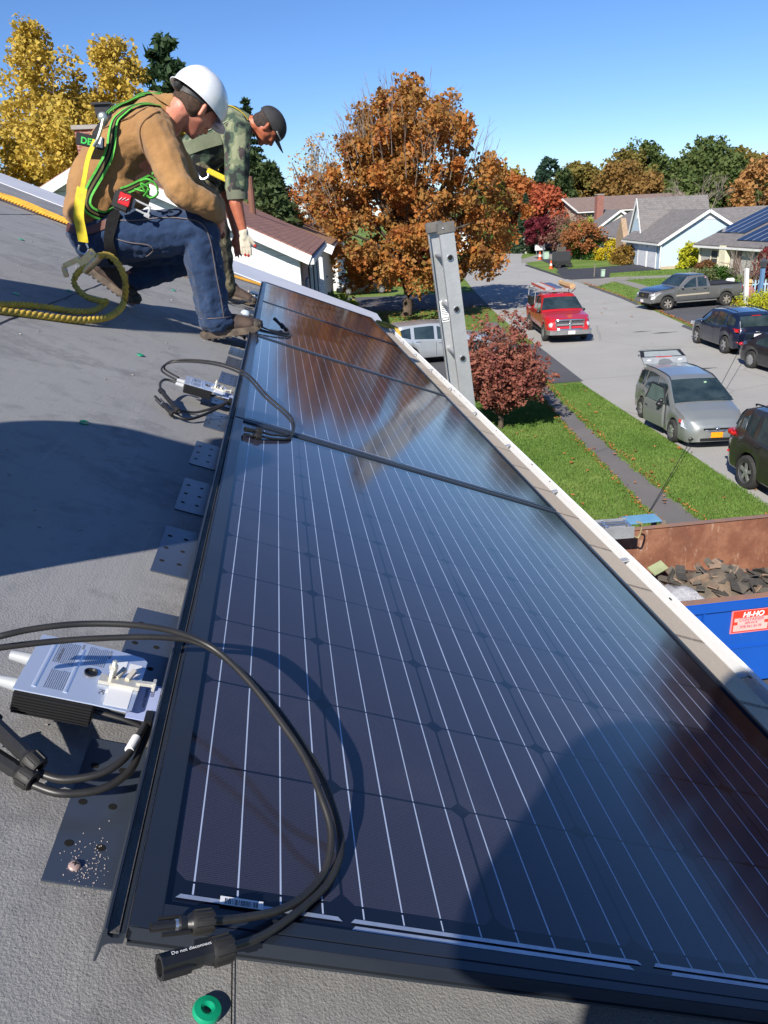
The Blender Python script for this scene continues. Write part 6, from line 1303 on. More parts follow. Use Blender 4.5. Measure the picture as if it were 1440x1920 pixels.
# ================================================================== people
_bm = bmesh.new(); bmesh.ops.create_icosphere(_bm, subdivisions=2, radius=1); ICO = [v.co.copy() for v in _bm.verts]; _bm.free()
def hulls(name, H, mt, parent, voxel=.009, sm=3, disp=None, fac=.6, dscale=.09):
    """one continuous skin over convex pieces; a piece is a list of (centre, radius or radii)"""
    b = MB()
    for pc in H:
        bm = bmesh.new()
        for c, r in pc:
            rr_ = (r, r, r) if isinstance(r, (int, float)) else r
            for p in ICO: bm.verts.new(Vector(c)+Vector((p.x*rr_[0], p.y*rr_[1], p.z*rr_[2])))
        res = bmesh.ops.convex_hull(bm, input=bm.verts)
        bmesh.ops.delete(bm, geom=[v for v in bm.verts if not v.link_faces], context='VERTS')
        bm.verts.index_update(); b.add([v.co for v in bm.verts], [[v.index for v in f.verts] for f in bm.faces]); bm.free()
    me = bpy.data.meshes.new('tmp'); me.from_pydata(b.v, [], b.f); o = bpy.data.objects.new('tmp', me); C.objects.link(o)
    m1 = o.modifiers.new('r', 'REMESH'); m1.mode = 'VOXEL'; m1.voxel_size = voxel
    m2 = o.modifiers.new('s', 'SMOOTH'); m2.iterations = sm; m2.factor = fac
    if disp:
        tx = bpy.data.textures.new('folds', 'CLOUDS'); tx.noise_scale = dscale; tx.noise_depth = 2
        m3 = o.modifiers.new('d', 'DISPLACE'); m3.texture = tx; m3.strength = disp; m3.mid_level = .5; m3.texture_coords = 'LOCAL'
        m4 = o.modifiers.new('s2', 'SMOOTH'); m4.iterations = 1; m4.factor = .5
    bpy.context.view_layer.update()
    out = bpy.data.meshes.new_from_object(o.evaluated_get(bpy.context.evaluated_depsgraph_get()))
    C.objects.unlink(o); bpy.data.objects.remove(o)
    out.materials.clear(); out.materials.append(mt); out.polygons.foreach_set('use_smooth', [True]*len(out.polygons)); out.name = name
    return link(bpy.data.objects.new(name, out), parent)
def cap(a, b_, r0, r1): return [(a, r0), (b_, r1)]
def V3(*a): return Vector(a)
skinA = mat('skin_fair', sr(206, 140, 116), .5, col2=sr(190, 116, 96), vs=14, bump=.1, bs=90, bd=.002); skinB = mat('skin_tan', sr(176, 104, 76), .5, col2=sr(150, 80, 58), vs=12, bump=.1, bs=90, bd=.002)
hairM = mat('short_brown_hair', sr(78, 58, 44), .9, col2=sr(50, 38, 30), vs=60, bump=.5, bs=300, bd=.003); hairB = mat('short_dark_hair', sr(40, 34, 32), .9, col2=sr(66, 54, 50), vs=60, bump=.5, bs=300, bd=.003)
duck = cloth_mat('tan_duck_jacket', sr(168, 128, 82), sr(146, 108, 68), 900, 16, .7); denim = cloth_mat('blue_denim', sr(32, 50, 80), sr(46, 68, 102), 1100, 18, .7)
camoJ = camo_mat('woodland_shirt', [sr(36, 40, 38), sr(60, 76, 62), sr(104, 112, 86), sr(128, 132, 104), sr(70, 62, 60)], 11); camoP = camo_mat('camo_trousers', [sr(40, 38, 32), sr(70, 66, 52), sr(104, 98, 76), sr(86, 80, 62), sr(50, 46, 38)], 14)
bootM = mat('brown_boot_leather', sr(76, 60, 50), .75, col2=sr(52, 42, 38), vs=16, bump=.4, bs=60, bd=.004); soleM = mat('boot_sole', sr(112, 98, 84), .85, col2=sr(70, 62, 56), vs=20); 
def head(H, f, u, k=1.):
    """hull pieces of a head at H looking along f with crown u"""
    f = f.normalized(); u = (u-f*u.dot(f)).normalized(); r = f.cross(u)
    P = lambda a, b_, c: H+(f*a+r*b_+u*c)*k
    pc = [[(P(-.025, 0, .035), .082*k), (P(.03, 0, .03), .074*k), (P(-.01, 0, .055), .074*k)], [(P(.02, .03, -.02), .05*k), (P(.02, -.03, -.02), .05*k), (P(.055, .018, -.07), .026*k), (P(.055, -.018, -.07), .026*k), (P(.075, 0, -.085), .016*k), (P(-.02, 0, -.03), .06*k)],
          [(P(.092, 0, .01), .010*k), (P(.112, 0, -.025), .012*k), (P(.09, .012, -.03), .010*k), (P(.09, -.012, -.03), .010*k)], [(P(.085, .03, .02), .014*k), (P(.085, -.03, .02), .014*k)],
          [(P(.088, .018, -.052), .010*k), (P(.088, -.018, -.052), .010*k), (P(.094, 0, -.050), .010*k)], [(P(.075, .045, -.012), .018*k)], [(P(.075, -.045, -.012), .018*k)]]
    for sd in (-1, 1): pc.append([(P(-.012, sd*.082, .012), .012*k), (P(-.020, sd*.090, .018), .010*k), (P(-.012, sd*.084, -.028), .008*k), (P(.002, sd*.080, -.01), .008*k)])
    return pc, P
def hand(w, d, side, curl=.3, k=1.):
    """palm and five separate fingers from wrist w along d; side = thumb side"""
    d = d.normalized(); side = (side-d*side.dot(d)).normalized(); nrm = d.cross(side)
    P = lambda a, b_, c: w+(d*a+side*b_+nrm*c)*k
    pc = [[(P(0, 0, 0), .026*k), (P(.03, .022, 0), .018*k), (P(.03, -.022, 0), .018*k), (P(.085, .03, 0), .012*k), (P(.085, -.03, 0), .011*k)]]
    for i, (L, off) in enumerate(((.070, .030), (.080, .010), (.074, -.011), (.058, -.031))):
        a = P(.085, off, 0); m_ = P(.085+L*.5, off*1.1, -curl*.02); e_ = P(.085+L*.95, off*1.12, -curl*.06); pc += [[(a, .0098*k), (m_, .0090*k)], [(m_, .0090*k), (e_, .0075*k)]]
    a, m_, e_ = P(.02, .026, 0), P(.058, .056, -.008), P(.092, .074, -.012); pc += [[(a, .014*k), (m_, .0115*k)], [(m_, .0115*k), (e_, .0090*k)]]
    return pc
def boot(parent, heel, toe, up, k=1., toes=True):
    d = (toe-heel); L = d.length; x = d.normalized(); z = (up-x*up.dot(x)).normalized(); y = z.cross(x); s_ = L/.29
    M = Matrix(((x.x, y.x, z.x, heel.x), (x.y, y.y, z.y, heel.y), (x.z, y.z, z.z, heel.z), (0, 0, 0, 1)))
    Q = lambda a, b_, c: M @ Vector((a*s_, b_*s_, c*s_))
    o = hulls('boot', [[(Q(.045, 0, .06), .040*s_), (Q(.05, 0, .14), .050*s_)], [(Q(.045, 0, .055), .036*s_), (Q(.15, 0, .05), .040*s_), (Q(.10, 0, .095), .035*s_)], [(Q(.15, 0, .05), .040*s_), (Q(.235, .008, .040), .036*s_), (Q(.23, -.012, .038), .034*s_), (Q(.16, 0, .07), .03*s_)]], bootM, parent, .006, 2)
    b = MB(); out = [(-.004, 0), (.006, -.030), (.05, -.036), (.11, -.031), (.18, -.044), (.24, -.046), (.28, -.030), (.294, 0), (.284, .030), (.24, .044), (.18, .040), (.11, .030), (.05, .034), (.006, .028)]
    b.loft([[Q(a*1.01, b_*(1.02 if c > .01 else .97), c+(.018 if a > .25 else 0)) for a, b_ in out] for c in (.0, .014, .032)]); b.build('sole', soleM, o, smooth=True)
    b = MB()
    for i in range(9):
        for sd in (-1, 1): b.bar(Q(.02+.028*i, sd*.012, -.003), Q(.02+.028*i, sd*.036, -.003), .013*s_, .010*s_, z)
    b.build('lugs', mat('lug_rubber', (.05, .045, .04), .9), o)
    b = MB(); b.ell(Q(.262, 0, .034), (.036*s_, .042*s_, .030*s_), Matrix.Identity(4)); b.build('toe_cap', mat('toe_cap_black', (.05, .042, .035), .7, bump=.3, bs=80), o, smooth=True)
    b = MB()
    for i in range(5): b.bar(Q(.10+.02*i, -.024, .122-.013*i), Q(.11+.02*i, .024, .122-.013*i), .005*s_, .005*s_, z)
    b.build('laces', mat('lace_brown', (.12, .07, .04), .8), o); return o
def ribbon(name, pts, w, mts, parent, tree_=None, off=.006, n=6, nrm=None, split=(0, .22, .40, .60, .78, 1)):
    P = crv(pts, n); rows = []
    for i, p in enumerate(P):
        if tree_:
            loc, nn, _, _ = tree_.find_nearest(p)
            p = loc+nn*off; 
        else: nn = nrm
        rows.append((p, nn))
    for _ in range(4 if tree_ else 0):
        rows = [rows[0]]+[((rows[i-1][0]+rows[i][0]*2+rows[i+1][0])/4+rows[i][1]*.0006, (rows[i-1][1]+rows[i][1]+rows[i+1][1]).normalized()) for i in range(1, len(rows)-1)]+[rows[-1]]
    b = MB(); K = len(split); vs = []
    for i, (p, nn) in enumerate(rows):
        t_ = (rows[min(i+1, len(rows)-1)][0]-rows[max(i-1, 0)][0]).normalized(); c_ = t_.cross(nn).normalized()
        for q in split: vs.append(p+c_*(q-.5)*w+nn*.0012)
        for q in split: vs.append(p+c_*(q-.5)*w-nn*.0012)
    o_ = len(b.v); b.v += [tuple(v) for v in vs]
    for i in range(len(rows)-1):
        a = i*2*K; d_ = a+2*K
        for j in range(K-1):
            b.f += [(a+j, a+j+1, d_+j+1, d_+j), (a+K+j, d_+K+j, d_+K+j+1, a+K+j+1)]; mi = j if len(mts) > 1 else 0; b.mi += [mi, mi]
        b.f += [(a, d_, d_+K, a+K), (a+K-1, a+2*K-1, d_+2*K-1, d_+K-1)]; b.mi += [0, 0]
    return b.build(name, mts, parent, smooth=True)
def bvh(o): return BVHTree.FromPolygons([v.co.copy() for v in o.data.vertices], [tuple(p.vertices) for p in o.data.polygons])

# ---- crouching man in the tan jacket
m1 = thing('person', 'crouching man in a tan jacket, jeans and white hard hat, elbow on his knee', 'person', (-.6, 4.0, 5.0))
f1 = V3(.44, .60, -.66).normalized(); u1 = V3(.55, .12, .82); H1 = V3(-.325, 3.985, 5.935)
hp_, P1 = head(H1, f1, u1, 1.02)
body = hp_+[[(V3(-.46, 4.0, 5.87), .065), (P1(-.04, 0, -.045), .058)], [(V3(-.82, 4.0, 5.48), .12), (V3(-.64, 4.0, 5.76), .13)], [(V3(-.64, 4.0, 5.76), .13), (V3(-.50, 3.85, 5.83), .06), (V3(-.52, 4.16, 5.86), .06)]]
body += [cap(V3(-.48, 3.83, 5.82), V3(-.39, 3.70, 5.59), .05, .042), cap(V3(-.39, 3.70, 5.59), V3(-.275, 3.93, 5.47), .042, .03), cap(V3(-.51, 4.18, 5.85), V3(-.42, 4.28, 5.63), .05, .042), cap(V3(-.42, 4.28, 5.63), V3(-.30, 4.12, 5.48), .042, .03)]
body += hand(V3(-.275, 3.93, 5.47), V3(.15, .8, -.55), V3(.2, -.1, 1), .28, .8)+hand(V3(-.30, 4.12, 5.48), V3(.15, -.5, -.75), V3(.2, .1, 1), .3, .8)
body += [cap(V3(-.78, 3.9, 5.43), V3(-.345, 3.87, 5.42), .08, .06), cap(V3(-.345, 3.87, 5.42), V3(-.335, 3.93, 5.0), .055, .04), cap(V3(-.82, 4.12, 5.42), V3(-.44, 4.22, 5.29), .08, .06), cap(V3(-.44, 4.22, 5.29), V3(-.78, 4.15, 5.2), .055, .04), cap(V3(-.335, 3.93, 5.0), V3(-.2, 3.95, 4.96), .03, .025), cap(V3(-.78, 4.15, 5.2), V3(-.76, 4.14, 5.10), .03, .025)]
hulls('body', body, skinA, m1, .0065, 2)
jk = hulls('jacket', [[(V3(-.845, 4.0, 5.515), (.135, .175, .075)), (V3(-.79, 4.0, 5.64), (.15, .17, .11))], [(V3(-.79, 4.0, 5.64), (.15, .17, .11)), (V3(-.66, 4.0, 5.78), (.165, .18, .135))], [(V3(-.66, 4.0, 5.78), (.165, .18, .135)), (V3(-.585, 4.0, 5.86), (.12, .16, .105)), (V3(-.50, 3.86, 5.85), .085), (V3(-.52, 4.15, 5.87), .085)],
    [(V3(-.52, 4.0, 5.90), .10), (V3(-.45, 4.0, 5.915), .072)], [(V3(-.45, 4.0, 5.915), .072), (V3(-.425, 3.99, 5.93), .066)], [(V3(-.72, 4.0, 5.62), (.14, .16, .12)), (V3(-.66, 4.0, 5.56), (.08, .14, .05))],
    cap(V3(-.495, 3.84, 5.83), V3(-.41, 3.705, 5.60), .088, .070), cap(V3(-.41, 3.705, 5.60), V3(-.375, 3.70, 5.565), .070, .066), cap(V3(-.385, 3.70, 5.57), V3(-.30, 3.73, 5.525), .066, .058), cap(V3(-.30, 3.73, 5.525), V3(-.272, 3.88, 5.485), .058, .046), cap(V3(-.515, 4.17, 5.85), V3(-.42, 4.27, 5.62), .088, .07), cap(V3(-.42, 4.27, 5.62), V3(-.29, 4.14, 5.53), .066, .05)], duck, m1, .0075, 2, .024, dscale=.085)
b = MB(); rg = [];
jn = hulls('jeans', [[(V3(-.85, 4.0, 5.43), (.135, .165, .085)), (V3(-.80, 4.0, 5.37), (.14, .16, .10))], [(V3(-.84, 3.96, 5.40), .118), (V3(-.72, 3.89, 5.41), .118), (V3(-.36, 3.875, 5.415), .092)], [(V3(-.36, 3.875, 5.415), .093), (V3(-.362, 3.88, 5.34), .092)], [(V3(-.362, 3.88, 5.34), .092), (V3(-.345, 3.93, 5.015), .082)], [(V3(-.345, 3.93, 5.03), .082), (V3(-.338, 3.93, 4.985), (.088, .080, .028))],
    cap(V3(-.83, 4.1, 5.40), V3(-.44, 4.22, 5.29), .115, .080), cap(V3(-.44, 4.22, 5.29), V3(-.73, 4.16, 5.20), .078, .058)], denim, m1, .0075, 1, .024, dscale=.05)
hair = hulls('hair', [[(P1(-.030, 0, .035), .086), (P1(.02, 0, .04), .078)], [(P1(-.045, 0, -.0), .066), (P1(-.03, .02, .0), .07), (P1(-.03, -.02, .0), .07)], [(P1(.0, .072, .0), .016), (P1(.0, .07, .04), .02)], [(P1(.0, -.072, .0), .016), (P1(.0, -.07, .04), .02)]], hairM, m1, .006, 2)
bl = mat('brown_belt', sr(96, 52, 40), .55, col2=sr(70, 36, 28)); bj = bvh(jn); bk = bvh(jk)
ribbon('belt', [(-.985, 4.05, 5.47), (-.96, 3.93, 5.46), (-.90, 3.84, 5.45), (-.82, 3.79, 5.455), (-.74, 3.79, 5.47)], .036, [bl], m1, bj, .004, nrm=N)
boot(m1, V3(-.42, 3.93, 4.915), V3(-.122, 3.965, 4.93), V3(0, 0, 1)); boot(m1, V3(-.955, 4.14, 5.255), V3(-.748, 4.14, 5.07), V3(.75, 0, .66))
# hems and seams
ribbon('side_seam', [(-.78, 3.80, 5.49), (-.62, 3.77, 5.50), (-.45, 3.78, 5.50), (-.34, 3.79, 5.45), (-.31, 3.80, 5.36), (-.31, 3.84, 5.2), (-.30, 3.87, 5.02)], .004, [mat('gold_thread', sr(120, 110, 110), .7)], m1, bj, .002)
ribbon('armhole_seam', [(-.44, 3.80, 5.93), (-.50, 3.75, 5.90), (-.56, 3.75, 5.83), (-.55, 3.78, 5.74), (-.50, 3.78, 5.68)], .005, [mat('dark_thread', sr(98, 66, 36), .8)], m1, bk, .0015)
ribbon('yoke_seam', [(-.48, 3.86, 5.95), (-.56, 3.80, 5.91), (-.66, 3.82, 5.88), (-.74, 3.90, 5.84)], .004, [mat('dark_thread', (.1,)*3)], m1, bk, .0015)
ribbon('collar', [(-.50, 3.99, 6.01), (-.46, 3.93, 5.985), (-.41, 3.92, 5.95), (-.375, 3.935, 5.90)], .045, [duck], m1, bk, .012)
ribbon('hem_stitch', [(-.43, 3.93, 5.02), (-.36, 3.84, 5.02), (-.27, 3.87, 5.02), (-.25, 3.93, 5.02)], .003, [mat('gold_thread', (.1,)*3)], m1, bj, .002)
ribbon('pocket_seam', [(-.74, 3.80, 5.41), (-.66, 3.78, 5.38), (-.58, 3.78, 5.365), (-.57, 3.79, 5.32), (-.60, 3.80, 5.29)], .004, [mat('gold_thread', (.1,)*3)], m1, bj, .002)
# hard hat
def dome(name, c, f, u, a, b_, h, mt, parent, phi=96, ridge=.006, brim=.012, visor=.03, n=40, m_=14, inner=None, tilt=0.):
    f = f.normalized(); u = (u-f*u.dot(f)).normalized(); r = f.cross(u); rows = []
    for i in range(m_+1):
        ph = R_(phi)*i/m_; row = []
        for k in range(n):
            t_ = 2*PI*k/n; s_ = math.sin(ph); e_ = 1+ridge/h*math.exp(-(math.sin(t_)/.22)**2)*(1 if abs(math.cos(t_)) > 0 else 0)*min(1, s_*3)*(1-.7*(i/m_))
            row.append(c+(f*(a*math.cos(t_)*s_)+r*(b_*math.sin(t_)*s_)+u*(h*math.cos(ph)))*e_)
        rows.append(row)
    last = rows[-1]; vis = []
    for k in range(n):
        t_ = 2*PI*k/n; o_ = f*math.cos(t_)*a+r*math.sin(t_)*b_; o_.normalize(); w_ = brim+(visor*max(0, math.cos(t_))**2.2 if visor else 0); vis.append(last[k]+o_*w_-u*(.006+w_*.22))
    rows.append(vis); rows.append([p-u*.003-(p-c).normalized()*.003 for p in vis])
    for i in range(m_, 1, -1): rows.append([c+(p-c)*.965-u*.001 for p in rows[i]])
    b = MB(); b.loft(rows, True, False); return b.build(name, mt, parent, smooth=2)
hh = mat('white_hard_hat', (.80, .81, .83), .28, col2=(.77, .78, .8), vs=3, coat=.5)
hat = dome('hard_hat', P1(-.005, 0, .045), f1+u1.normalized()*.06, u1, .138, .116, .128, hh, m1)
b = MB(); pr = [P1(.135*math.cos(a)*.82-.01, .115*math.sin(a)*.82, .030-.028*max(0, -math.cos(a))**1.5-.0) for a in [R_(80+i*200/16) for i in range(17)]]
ribbon('suspension_band', pr, .026, [mat('hat_band', (.03, .032, .035), .5, col2=(.05, .052, .055))], hat, bvh(hair), .006, 1)
q = P1(-.112, 0, .004); Mq = Matrix.Translation(q) @ (-f1).to_track_quat('Z', 'Y').to_matrix().to_4x4()
b = MB(); b.lathe([(0, .016), (.008, .016), (.010, .018), (.018, .018), (.021, .010), (.021, -.006)], Mq, 20); b.build('ratchet_knob', mat('knob_black', (.025,)*3, .4), hat, smooth=True)
b = MB(); b.loft([[P1(-.108+.05*abs(t_)**2*1.1, t_*.075, .004+z) for z in (-.013, .013)]+[P1(-.100+.05*abs(t_)**2*1.1, t_*.075, .004+z) for z in (.013, -.013)] for t_ in (-1, -.6, -.25, 0, .25, .6, 1)]); b.build('rear_strap', mat('band_grey', (.16, .165, .17), .5), hat, smooth=True)
# harness
gE = mat('lime_webbing', sr(96, 190, 70), .7, col2=sr(70, 160, 60), vs=60); bW = mat('black_webbing', (.008, .008, .010), .9, col2=(.014,)*3, vs=60, spec=.1); oW = mat('brown_webbing', sr(96, 84, 50), .8)
W3 = [gE, bW, oW, bW, gE]
hn = hulls('harness_pad', [[(V3(-.745, 3.92, 5.83), (.035, .05, .03)), (V3(-.69, 3.96, 5.90), (.04, .06, .02))]], mat('pad_black', (.015, .015, .017), .8), m1, .007, 2)
ribbon('shoulder_strap', [(-.46, 3.90, 5.935), (-.55, 3.87, 5.95), (-.62, 3.84, 5.93), (-.665, 3.82, 5.88), (-.685, 3.79, 5.80), (-.71, 3.78, 5.74), (-.75, 3.78, 5.67), (-.81, 3.79, 5.61), (-.835, 3.79, 5.56), (-.80, 3.79, 5.505), (-.73, 3.78, 5.455), (-.665, 3.78, 5.465), (-.61, 3.77, 5.52)], .044, W3, m1, bk, .010)
ribbon('shoulder_strap', [(-.45, 3.97, 5.975), (-.54, 3.97, 5.99), (-.63, 3.95, 5.97), (-.70, 3.93, 5.92)], .044, W3, m1, bk, .012)
ribbon('shoulder_strap', [(-.47, 4.06, 5.98), (-.56, 4.06, 5.99), (-.66, 4.02, 5.96), (-.72, 3.96, 5.90)], .044, W3, m1, bk, .012)
ribbon('chest_strap', [(-.66, 3.8, 5.60), (-.59, 3.80, 5.615), (-.52, 3.81, 5.65), (-.46, 3.84, 5.68)], .034, W3, m1, bk, .010)
ribbon('leg_strap', [(-.715, 3.79, 5.555), (-.728, 3.78, 5.47), (-.745, 3.78, 5.40), (-.755, 3.80, 5.33), (-.76, 3.86, 5.28)], .052, [bW], m1, bj, .012)
b = MB(); b.tube(crv([(-.57, 3.74, 5.63), (-.535, 3.72, 5.635), (-.505, 3.72, 5.61), (-.505, 3.72, 5.575), (-.535, 3.72, 5.56), (-.55, 3.72, 5.572)]), .010, 8, flat=.5); b.build('strap_tail', gE, m1, smooth=True)
b = MB(); b.tube(crv([(-.60, 3.745, 5.60), (-.56, 3.73, 5.59), (-.57, 3.73, 5.62), (-.54, 3.73, 5.60), (-.565, 3.74, 5.57)]), .009, 8, flat=.5); b.build('strap_tail', gE, m1, smooth=True)
Mb = Matrix.Translation((-.585, 3.745, 5.525)) @ Matrix.Rotation(R_(28), 4, 'Y')
b = MB(); b.box(-.035, .035, -.004, .004, .014, .022, Mb).box(-.035, .035, -.004, .004, -.022, -.014, Mb).box(-.039, -.030, -.004, .004, -.022, .022, Mb).box(.030, .039, -.004, .004, -.022, .022, Mb).box(.02, .045, -.007, .007, -.03, -.012, Mb); b.build('quick_buckle', alu, m1, bevel=.002)
b = MB(); b.box(-.85, -.72, -.01, .01, -.022, .022, Matrix.Identity(4)) if False else None
Mt_ = Matrix.Translation((-.655, 3.745, 5.56)) @ Matrix.Rotation(R_(25), 4, 'Y')
tp = thing('tape_measure', 'red and black tape measure clipped at the crouching man\'s waist', 'tape measure', (-.655, 3.75, 5.56))
MB().box(-.04, .035, -.03, .03, -.05, .035, Mt_).build('case', mat('tape_black', (.015,)*3, .5), tp, bevel=.010); MB().box(-.018, .033, -.034, -.028, -.022, .03, Mt_).build('red_face', mat('tape_red', (.6, .015, .02), .4), tp, bevel=.004)
b = MB(); b.tube([Mt_ @ Vector(p) for p in ((-.012, -.036, -.008), (-.002, -.036, .008), (.0, -.036, -.004), (.012, -.036, .012), (.014, -.036, .0), (.026, -.036, .012))], .0018, 5); b.build('bolt_script', mat('print_white', (.8,)*3), tp); settle(tp)
lb_ = Matrix.Translation((-.755, 3.785, 5.80)) @ Matrix.Rotation(R_(14), 4, 'Y')
MB().box(-.065, .05, -.006, .006, -.028, .022, lb_).build('label_pad', mat('pad_black', (.015,)*3), m1, bevel=.003)
text_obj('lettering', 'DEX', .036, mat('lime_print', sr(60, 200, 80), .6), m1, lb_ @ Matrix.Translation((-.045, -.0075, -.018)) @ Matrix.Rotation(PI/2, 4, 'X'), .0005, bold=.001)
MB().box(.02, .046, -.010, -.006, -.02, .022, lb_).build('strap_tag', mat('label_white', (.8,)*3), m1)
# rope lanyard: snap link, yellow web, rope grab (a thing of its own)
rg_ = thing('lanyard', 'yellow shock lanyard with a snap hook hanging from the harness to the rope grab', 'lanyard', (-.82, 3.73, 5.6)); yW = mat('yellow_webbing', sr(214, 190, 30), .75, col2=sr(186, 166, 40), vs=50)
ribbon('webbing', [(-.735, 3.755, 5.80), (-.775, 3.745, 5.73), (-.80, 3.735, 5.66), (-.818, 3.735, 5.615)], .020, [yW], rg_, nrm=V3(-.2, -1, .1).normalized())
ribbon('shock_pack', [(-.818, 3.733, 5.615), (-.838, 3.73, 5.56), (-.853, 3.728, 5.50), (-.853, 3.728, 5.45), (-.853, 3.73, 5.415), (-.855, 3.735, 5.395)], .046, [yW], rg_, nrm=V3(-.2, -1, .1).normalized())
b = MB(); b.tube(crv([(-.745, 3.75, 5.775), (-.725, 3.75, 5.80), (-.705, 3.755, 5.84), (-.69, 3.76, 5.88)]), .012, 8, flat=.6); b.ell((-.69, 3.76, 5.885), (.022, .012, .022)); b.build('snap_hook', mat('pale_steel', (.5, .55, .5), .35, .7), rg_, smooth=True); settle(rg_)
gb = thing('rope_grab', 'brass coloured rope grab hanging below the crouching man\'s hip', 'rope grab', (-.85, 3.72, 5.33))
b = MB(); b.tube(crv([(-.872, 3.73, 5.385), (-.88, 3.73, 5.36), (-.86, 3.73, 5.345), (-.838, 3.73, 5.36), (-.842, 3.73, 5.39)]), .005, 8); b.build('ring', silver, gb, smooth=True)
Mg = Matrix.Translation((-.835, 3.715, 5.315)) @ Matrix.Rotation(R_(-38), 4, 'Y')
b = MB(); b.tube([Mg @ Vector((-.055, 0, -.012)), Mg @ Vector((.05, 0, -.012))], .018, 12); b.box(-.045, .045, -.012, .012, -.01, .035, Mg); b.build('sleeve', mat('brass_plate', sr(214, 206, 150), .35, .6, col2=sr(220, 170, 130), vs=20), gb, smooth=True, bevel=.003)
b = MB(); b.bar(Mg @ Vector((-.02, -.008, .035)), Mg @ Vector((-.10, -.008, .06)), .012, .022); b.bar(Mg @ Vector((-.10, -.008, .06)), Mg @ Vector((-.125, -.008, .02)), .012, .022); b.build('cam_lever', mat('brass_plate', (.7,)*3), gb, bevel=.003)
for xx in (-.10, -.02, .03): b = MB(); b.ell(Mg @ Vector((xx, -.016, .04 if xx < 0 else .015)), (.005, .003, .005)); b.build('rivet', silver, gb, smooth=True)
settle(gb); settle(m1)
# ropes through the grab
rope('yellow rope looping from the rope grab down to the roof at left', [RP(-1.1, 2.9, .012), RP(-.946, 3.081, .012), RP(-.86, 3.30, .012), RP(-.784, 3.42, .012), RP(-.70, 3.46, .02), RP(-.64, 3.58, .03), RP(-.625, 3.72, .06), V3(-.80, 3.66, 5.145), V3(-.86, 3.66, 5.165), V3(-.905, 3.69, 5.20), V3(-.915, 3.70, 5.245), V3(-.875, 3.71, 5.285), V3(-.82, 3.715, 5.31)], .0135, pitch=.07)
rope('yellow rope falling in a wide loop past the kneeling boot', [RP(-1.1, 2.85, .012), RP(-.93, 2.99, .012), RP(-.80, 3.15, .012), RP(-.70, 3.26, .014), RP(-.62, 3.36, .02), RP(-.56, 3.50, .04), V3(-.715, 3.67, 5.13), V3(-.69, 3.66, 5.22), V3(-.705, 3.67, 5.29), V3(-.745, 3.69, 5.335), V3(-.79, 3.71, 5.335), V3(-.82, 3.715, 5.32)], .0145, pitch=.075)

# ---- bending man in camouflage
m2 = thing('person', 'man in a camouflage shirt and black cap bending over, gloved hand reaching down', 'person', (-.4, 5.9, 4.95))
f2 = V3(.40, .22, -.88).normalized(); u2 = V3(.9, 0, .42); H2 = V3(-.015, 5.90, 6.035)
hp2, P2 = head(H2, f2, u2, .98)
body = hp2+[[(V3(-.15, 5.93, 6.06), .06), (P2(-.04, 0, -.04), .055)], [(V3(-.50, 5.96, 5.86), .12), (V3(-.28, 5.93, 6.03), .13)], [(V3(-.28, 5.93, 6.03), .13), (V3(-.20, 5.76, 6.0), .06), (V3(-.22, 6.1, 6.06), .06)]]
body += [cap(V3(-.20, 5.75, 6.0), V3(-.25, 5.66, 5.64), .05, .044), cap(V3(-.25, 5.66, 5.64), V3(-.262, 5.655, 5.56), .044, .047), cap(V3(-.262, 5.655, 5.56), V3(-.232, 5.65, 5.37), .047, .028), cap(V3(-.22, 6.11, 6.06), V3(-.345, 6.08, 5.66), .05, .044), cap(V3(-.345, 6.08, 5.66), V3(-.30, 6.02, 5.36), .044, .028)]
body += hand(V3(-.230, 5.65, 5.355), V3(.02, 0, -1), V3(1, -.1, 0), .2, .85)+hand(V3(-.30, 6.01, 5.345), V3(.05, 0, -1), V3(-1, 0, 0), .3, .9)
body += [cap(V3(-.49, 5.87, 5.76), V3(-.42, 5.9, 5.37), .075, .055), cap(V3(-.42, 5.9, 5.37), V3(-.41, 5.93, 4.98), .05, .035), cap(V3(-.54, 6.08, 5.77), V3(-.53, 6.28, 5.4), .075, .055), cap(V3(-.53, 6.28, 5.4), V3(-.71, 6.47, 5.12), .05, .035)]
hulls('body', body, skinB, m2, .0065, 2)
sh = hulls('shirt', [[(V3(-.54, 5.97, 5.85), (.15, .185, .14)), (V3(-.40, 5.95, 5.96), (.16, .19, .155))], [(V3(-.40, 5.95, 5.96), (.16, .19, .155)), (V3(-.27, 5.93, 6.03), (.155, .20, .155)), (V3(-.20, 5.78, 6.01), .085), (V3(-.22, 6.09, 6.06), .085)], [(V3(-.24, 5.93, 6.07), .11), (V3(-.15, 5.93, 6.065), .07)], cap(V3(-.205, 5.755, 6.0), V3(-.245, 5.665, 5.66), .096, .078), cap(V3(-.245, 5.665, 5.66), V3(-.248, 5.66, 5.63), .078, .070), cap(V3(-.22, 6.11, 6.05), V3(-.34, 6.09, 5.68), .085, .066)], camoJ, m2, .008, 2, .018, dscale=.08)
b = MB(); b.loft([[V3(-.248, 5.66, z)+V3(math.cos(a)*r_, math.sin(a)*r_, 0) for a in [2*PI*k/18 for k in range(18)]] for z, r_ in ((5.645, .060), (5.64, .070), (5.61, .071), (5.585, .068), (5.583, .060))]); b.build('rolled_cuff', cloth_mat('grey_lining', sr(120, 124, 106), sr(96, 100, 84)), m2, smooth=True)
bs_ = bvh(sh); ribbon('shoulder_seam', [(-.60, 5.80, 5.96), (-.48, 5.77, 6.0), (-.36, 5.75, 6.03), (-.28, 5.74, 6.05), (-.16, 5.78, 6.03)], .006, [mat('pale_piping', sr(150, 156, 130), .8)], m2, bs_, .004)
